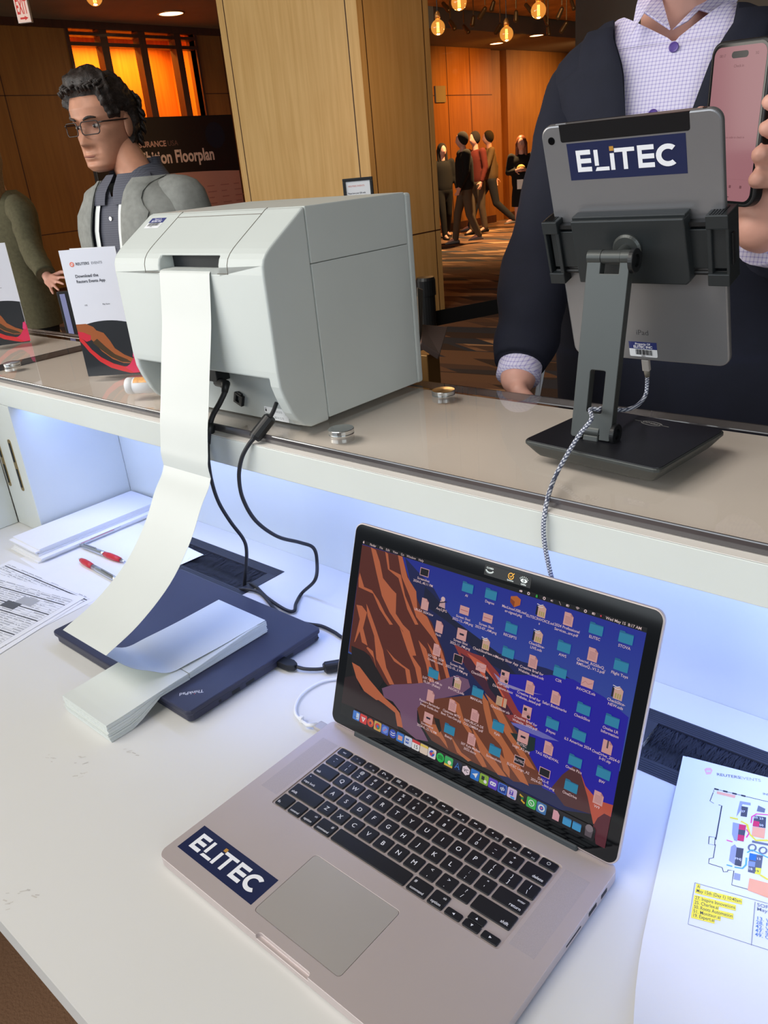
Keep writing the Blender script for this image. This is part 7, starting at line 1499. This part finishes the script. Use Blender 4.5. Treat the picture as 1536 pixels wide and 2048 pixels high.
# belt barrier
zb = .845; a = on_z(856, 640, zb); b = on_z(1000, 612, zb); d_ = (b-a); d_.z = 0; d_.normalize(); nn = Vector((-d_.y, d_.x, 0))
def post(p, label):
    t = thing('queue_post', (p.x, p.y, 0), label, 'queue post', None); zt_ = .93
    obj('post', MB().tube([(p.x, p.y, .02), (p.x, p.y, zt_)], .030, 20), M['black'], t, smooth=False); obj('base', MB().lathe([(.001, .001), (.17, .001), (.17, .012), (.06, .025), (.001, .026)], 32, (p.x, p.y, 0)), M['black'], t); obj('cap', MB().lathe([(.001, 0), (.034, 0), (.034, .05), (.030, .06), (.001, .062)], 24, (p.x, p.y, zt_)), M['black'], t); return t
post(a, 'black queue post just right of the printer holding the belt'); e = a+d_*2.0; post(e, 'black queue post hidden behind the person in the navy suit')
mb = MB(); mb.T = Matrix(((d_.x, nn.x, 0, a.x), (d_.y, nn.y, 0, a.y), (0, 0, 1, 0))+((0, 0, 0, 1),)); mb.box(.031, 1.969, -.001, .001, zb-.026, zb+.026); tag(obj('barrier_belt', mb, M['blackcloth']), 'black barrier belt stretched above the carpet right of the printer', 'barrier belt')
# tablet kiosks behind the counter
def kiosk(quad, dep, label, polepx):
    P = [at(x, y, d__) for x, y, d__ in quad]; c = sum(P, Vector())/4; t = thing('tablet_kiosk', (c.x, c.y, 0), label, 'kiosk'); n_ = (P[1]-P[0]).cross(P[3]-P[0]).normalized(); n_ = n_ if n_.z > 0 else -n_
    mb = MB(); mb.add(P+[p-n_*.012 for p in P], [(0, 1, 2, 3), (7, 6, 5, 4), (0, 4, 5, 1), (1, 5, 6, 2), (2, 6, 7, 3), (3, 7, 4, 0)]); obj('tray', mb, mat('bronze_grey_panel', (112, 96, 92), .25), t, bevel=.002)
    q = at(*polepx); obj('pole', MB().box(q.x-.02, q.x+.02, q.y-.02, q.y+.02, .012, c.z-.03), M['bronze'], t, bevel=.002); obj('base', MB().box(q.x-.14, q.x+.14, q.y-.14, q.y+.14, .001, .012), M['bronze'], t); return t
kk = kiosk([(843, 648, 1.62), (896, 653, 1.66), (880, 709, 1.56), (842, 684, 1.54)], 1.6, 'bronze grey angled tray on a post peeking out right of the printer', (850, 690, 1.60))
P = [at(835, 576, 1.60), at(846, 580, 1.62), at(845, 652, 1.62), at(840, 690, 1.55)]; mb = MB(); nx = Vector((.5, -.5, 0))*.016; mb.add(P+[p+nx*-1 for p in P], [(0, 1, 2, 3), (7, 6, 5, 4), (0, 4, 5, 1), (1, 5, 6, 2), (2, 6, 7, 3), (3, 7, 4, 0)]); obj('upright_panel', mb, M['steel_grey'], kk)
c = at(132, 590, 3.9); t = thing('display_column', (c.x, c.y, 0), 'dark slim upright stand with pale blue strip left of the folded leaflet', 'stand')
FK = Frame(c, (.75, .656, 0), (0, 0, 1), (.656, -.75, 0)); u0, vt = FK.uv(112, 584); u1, _ = FK.uv(150, 584)
mb = MB(); mb.T = FK.M; mb.box(u0, u1, .014-c.z, vt, -.03, 0); obj('body', mb, M['black'], t, bevel=.003); mb = MB(); mb.T = FK.M; mb.box(u0+.014, u0+.040, .08-c.z, vt-.012, .0005, .002); obj('pale_strip', mb, mat('pale_blue_strip', (150, 156, 206), .4), t)
mb = MB(); mb.T = FK.M; mb.box(u0-.06, u1+.06, .001-c.z, .014-c.z, -.1, .08); obj('base', mb, M['black'], t)
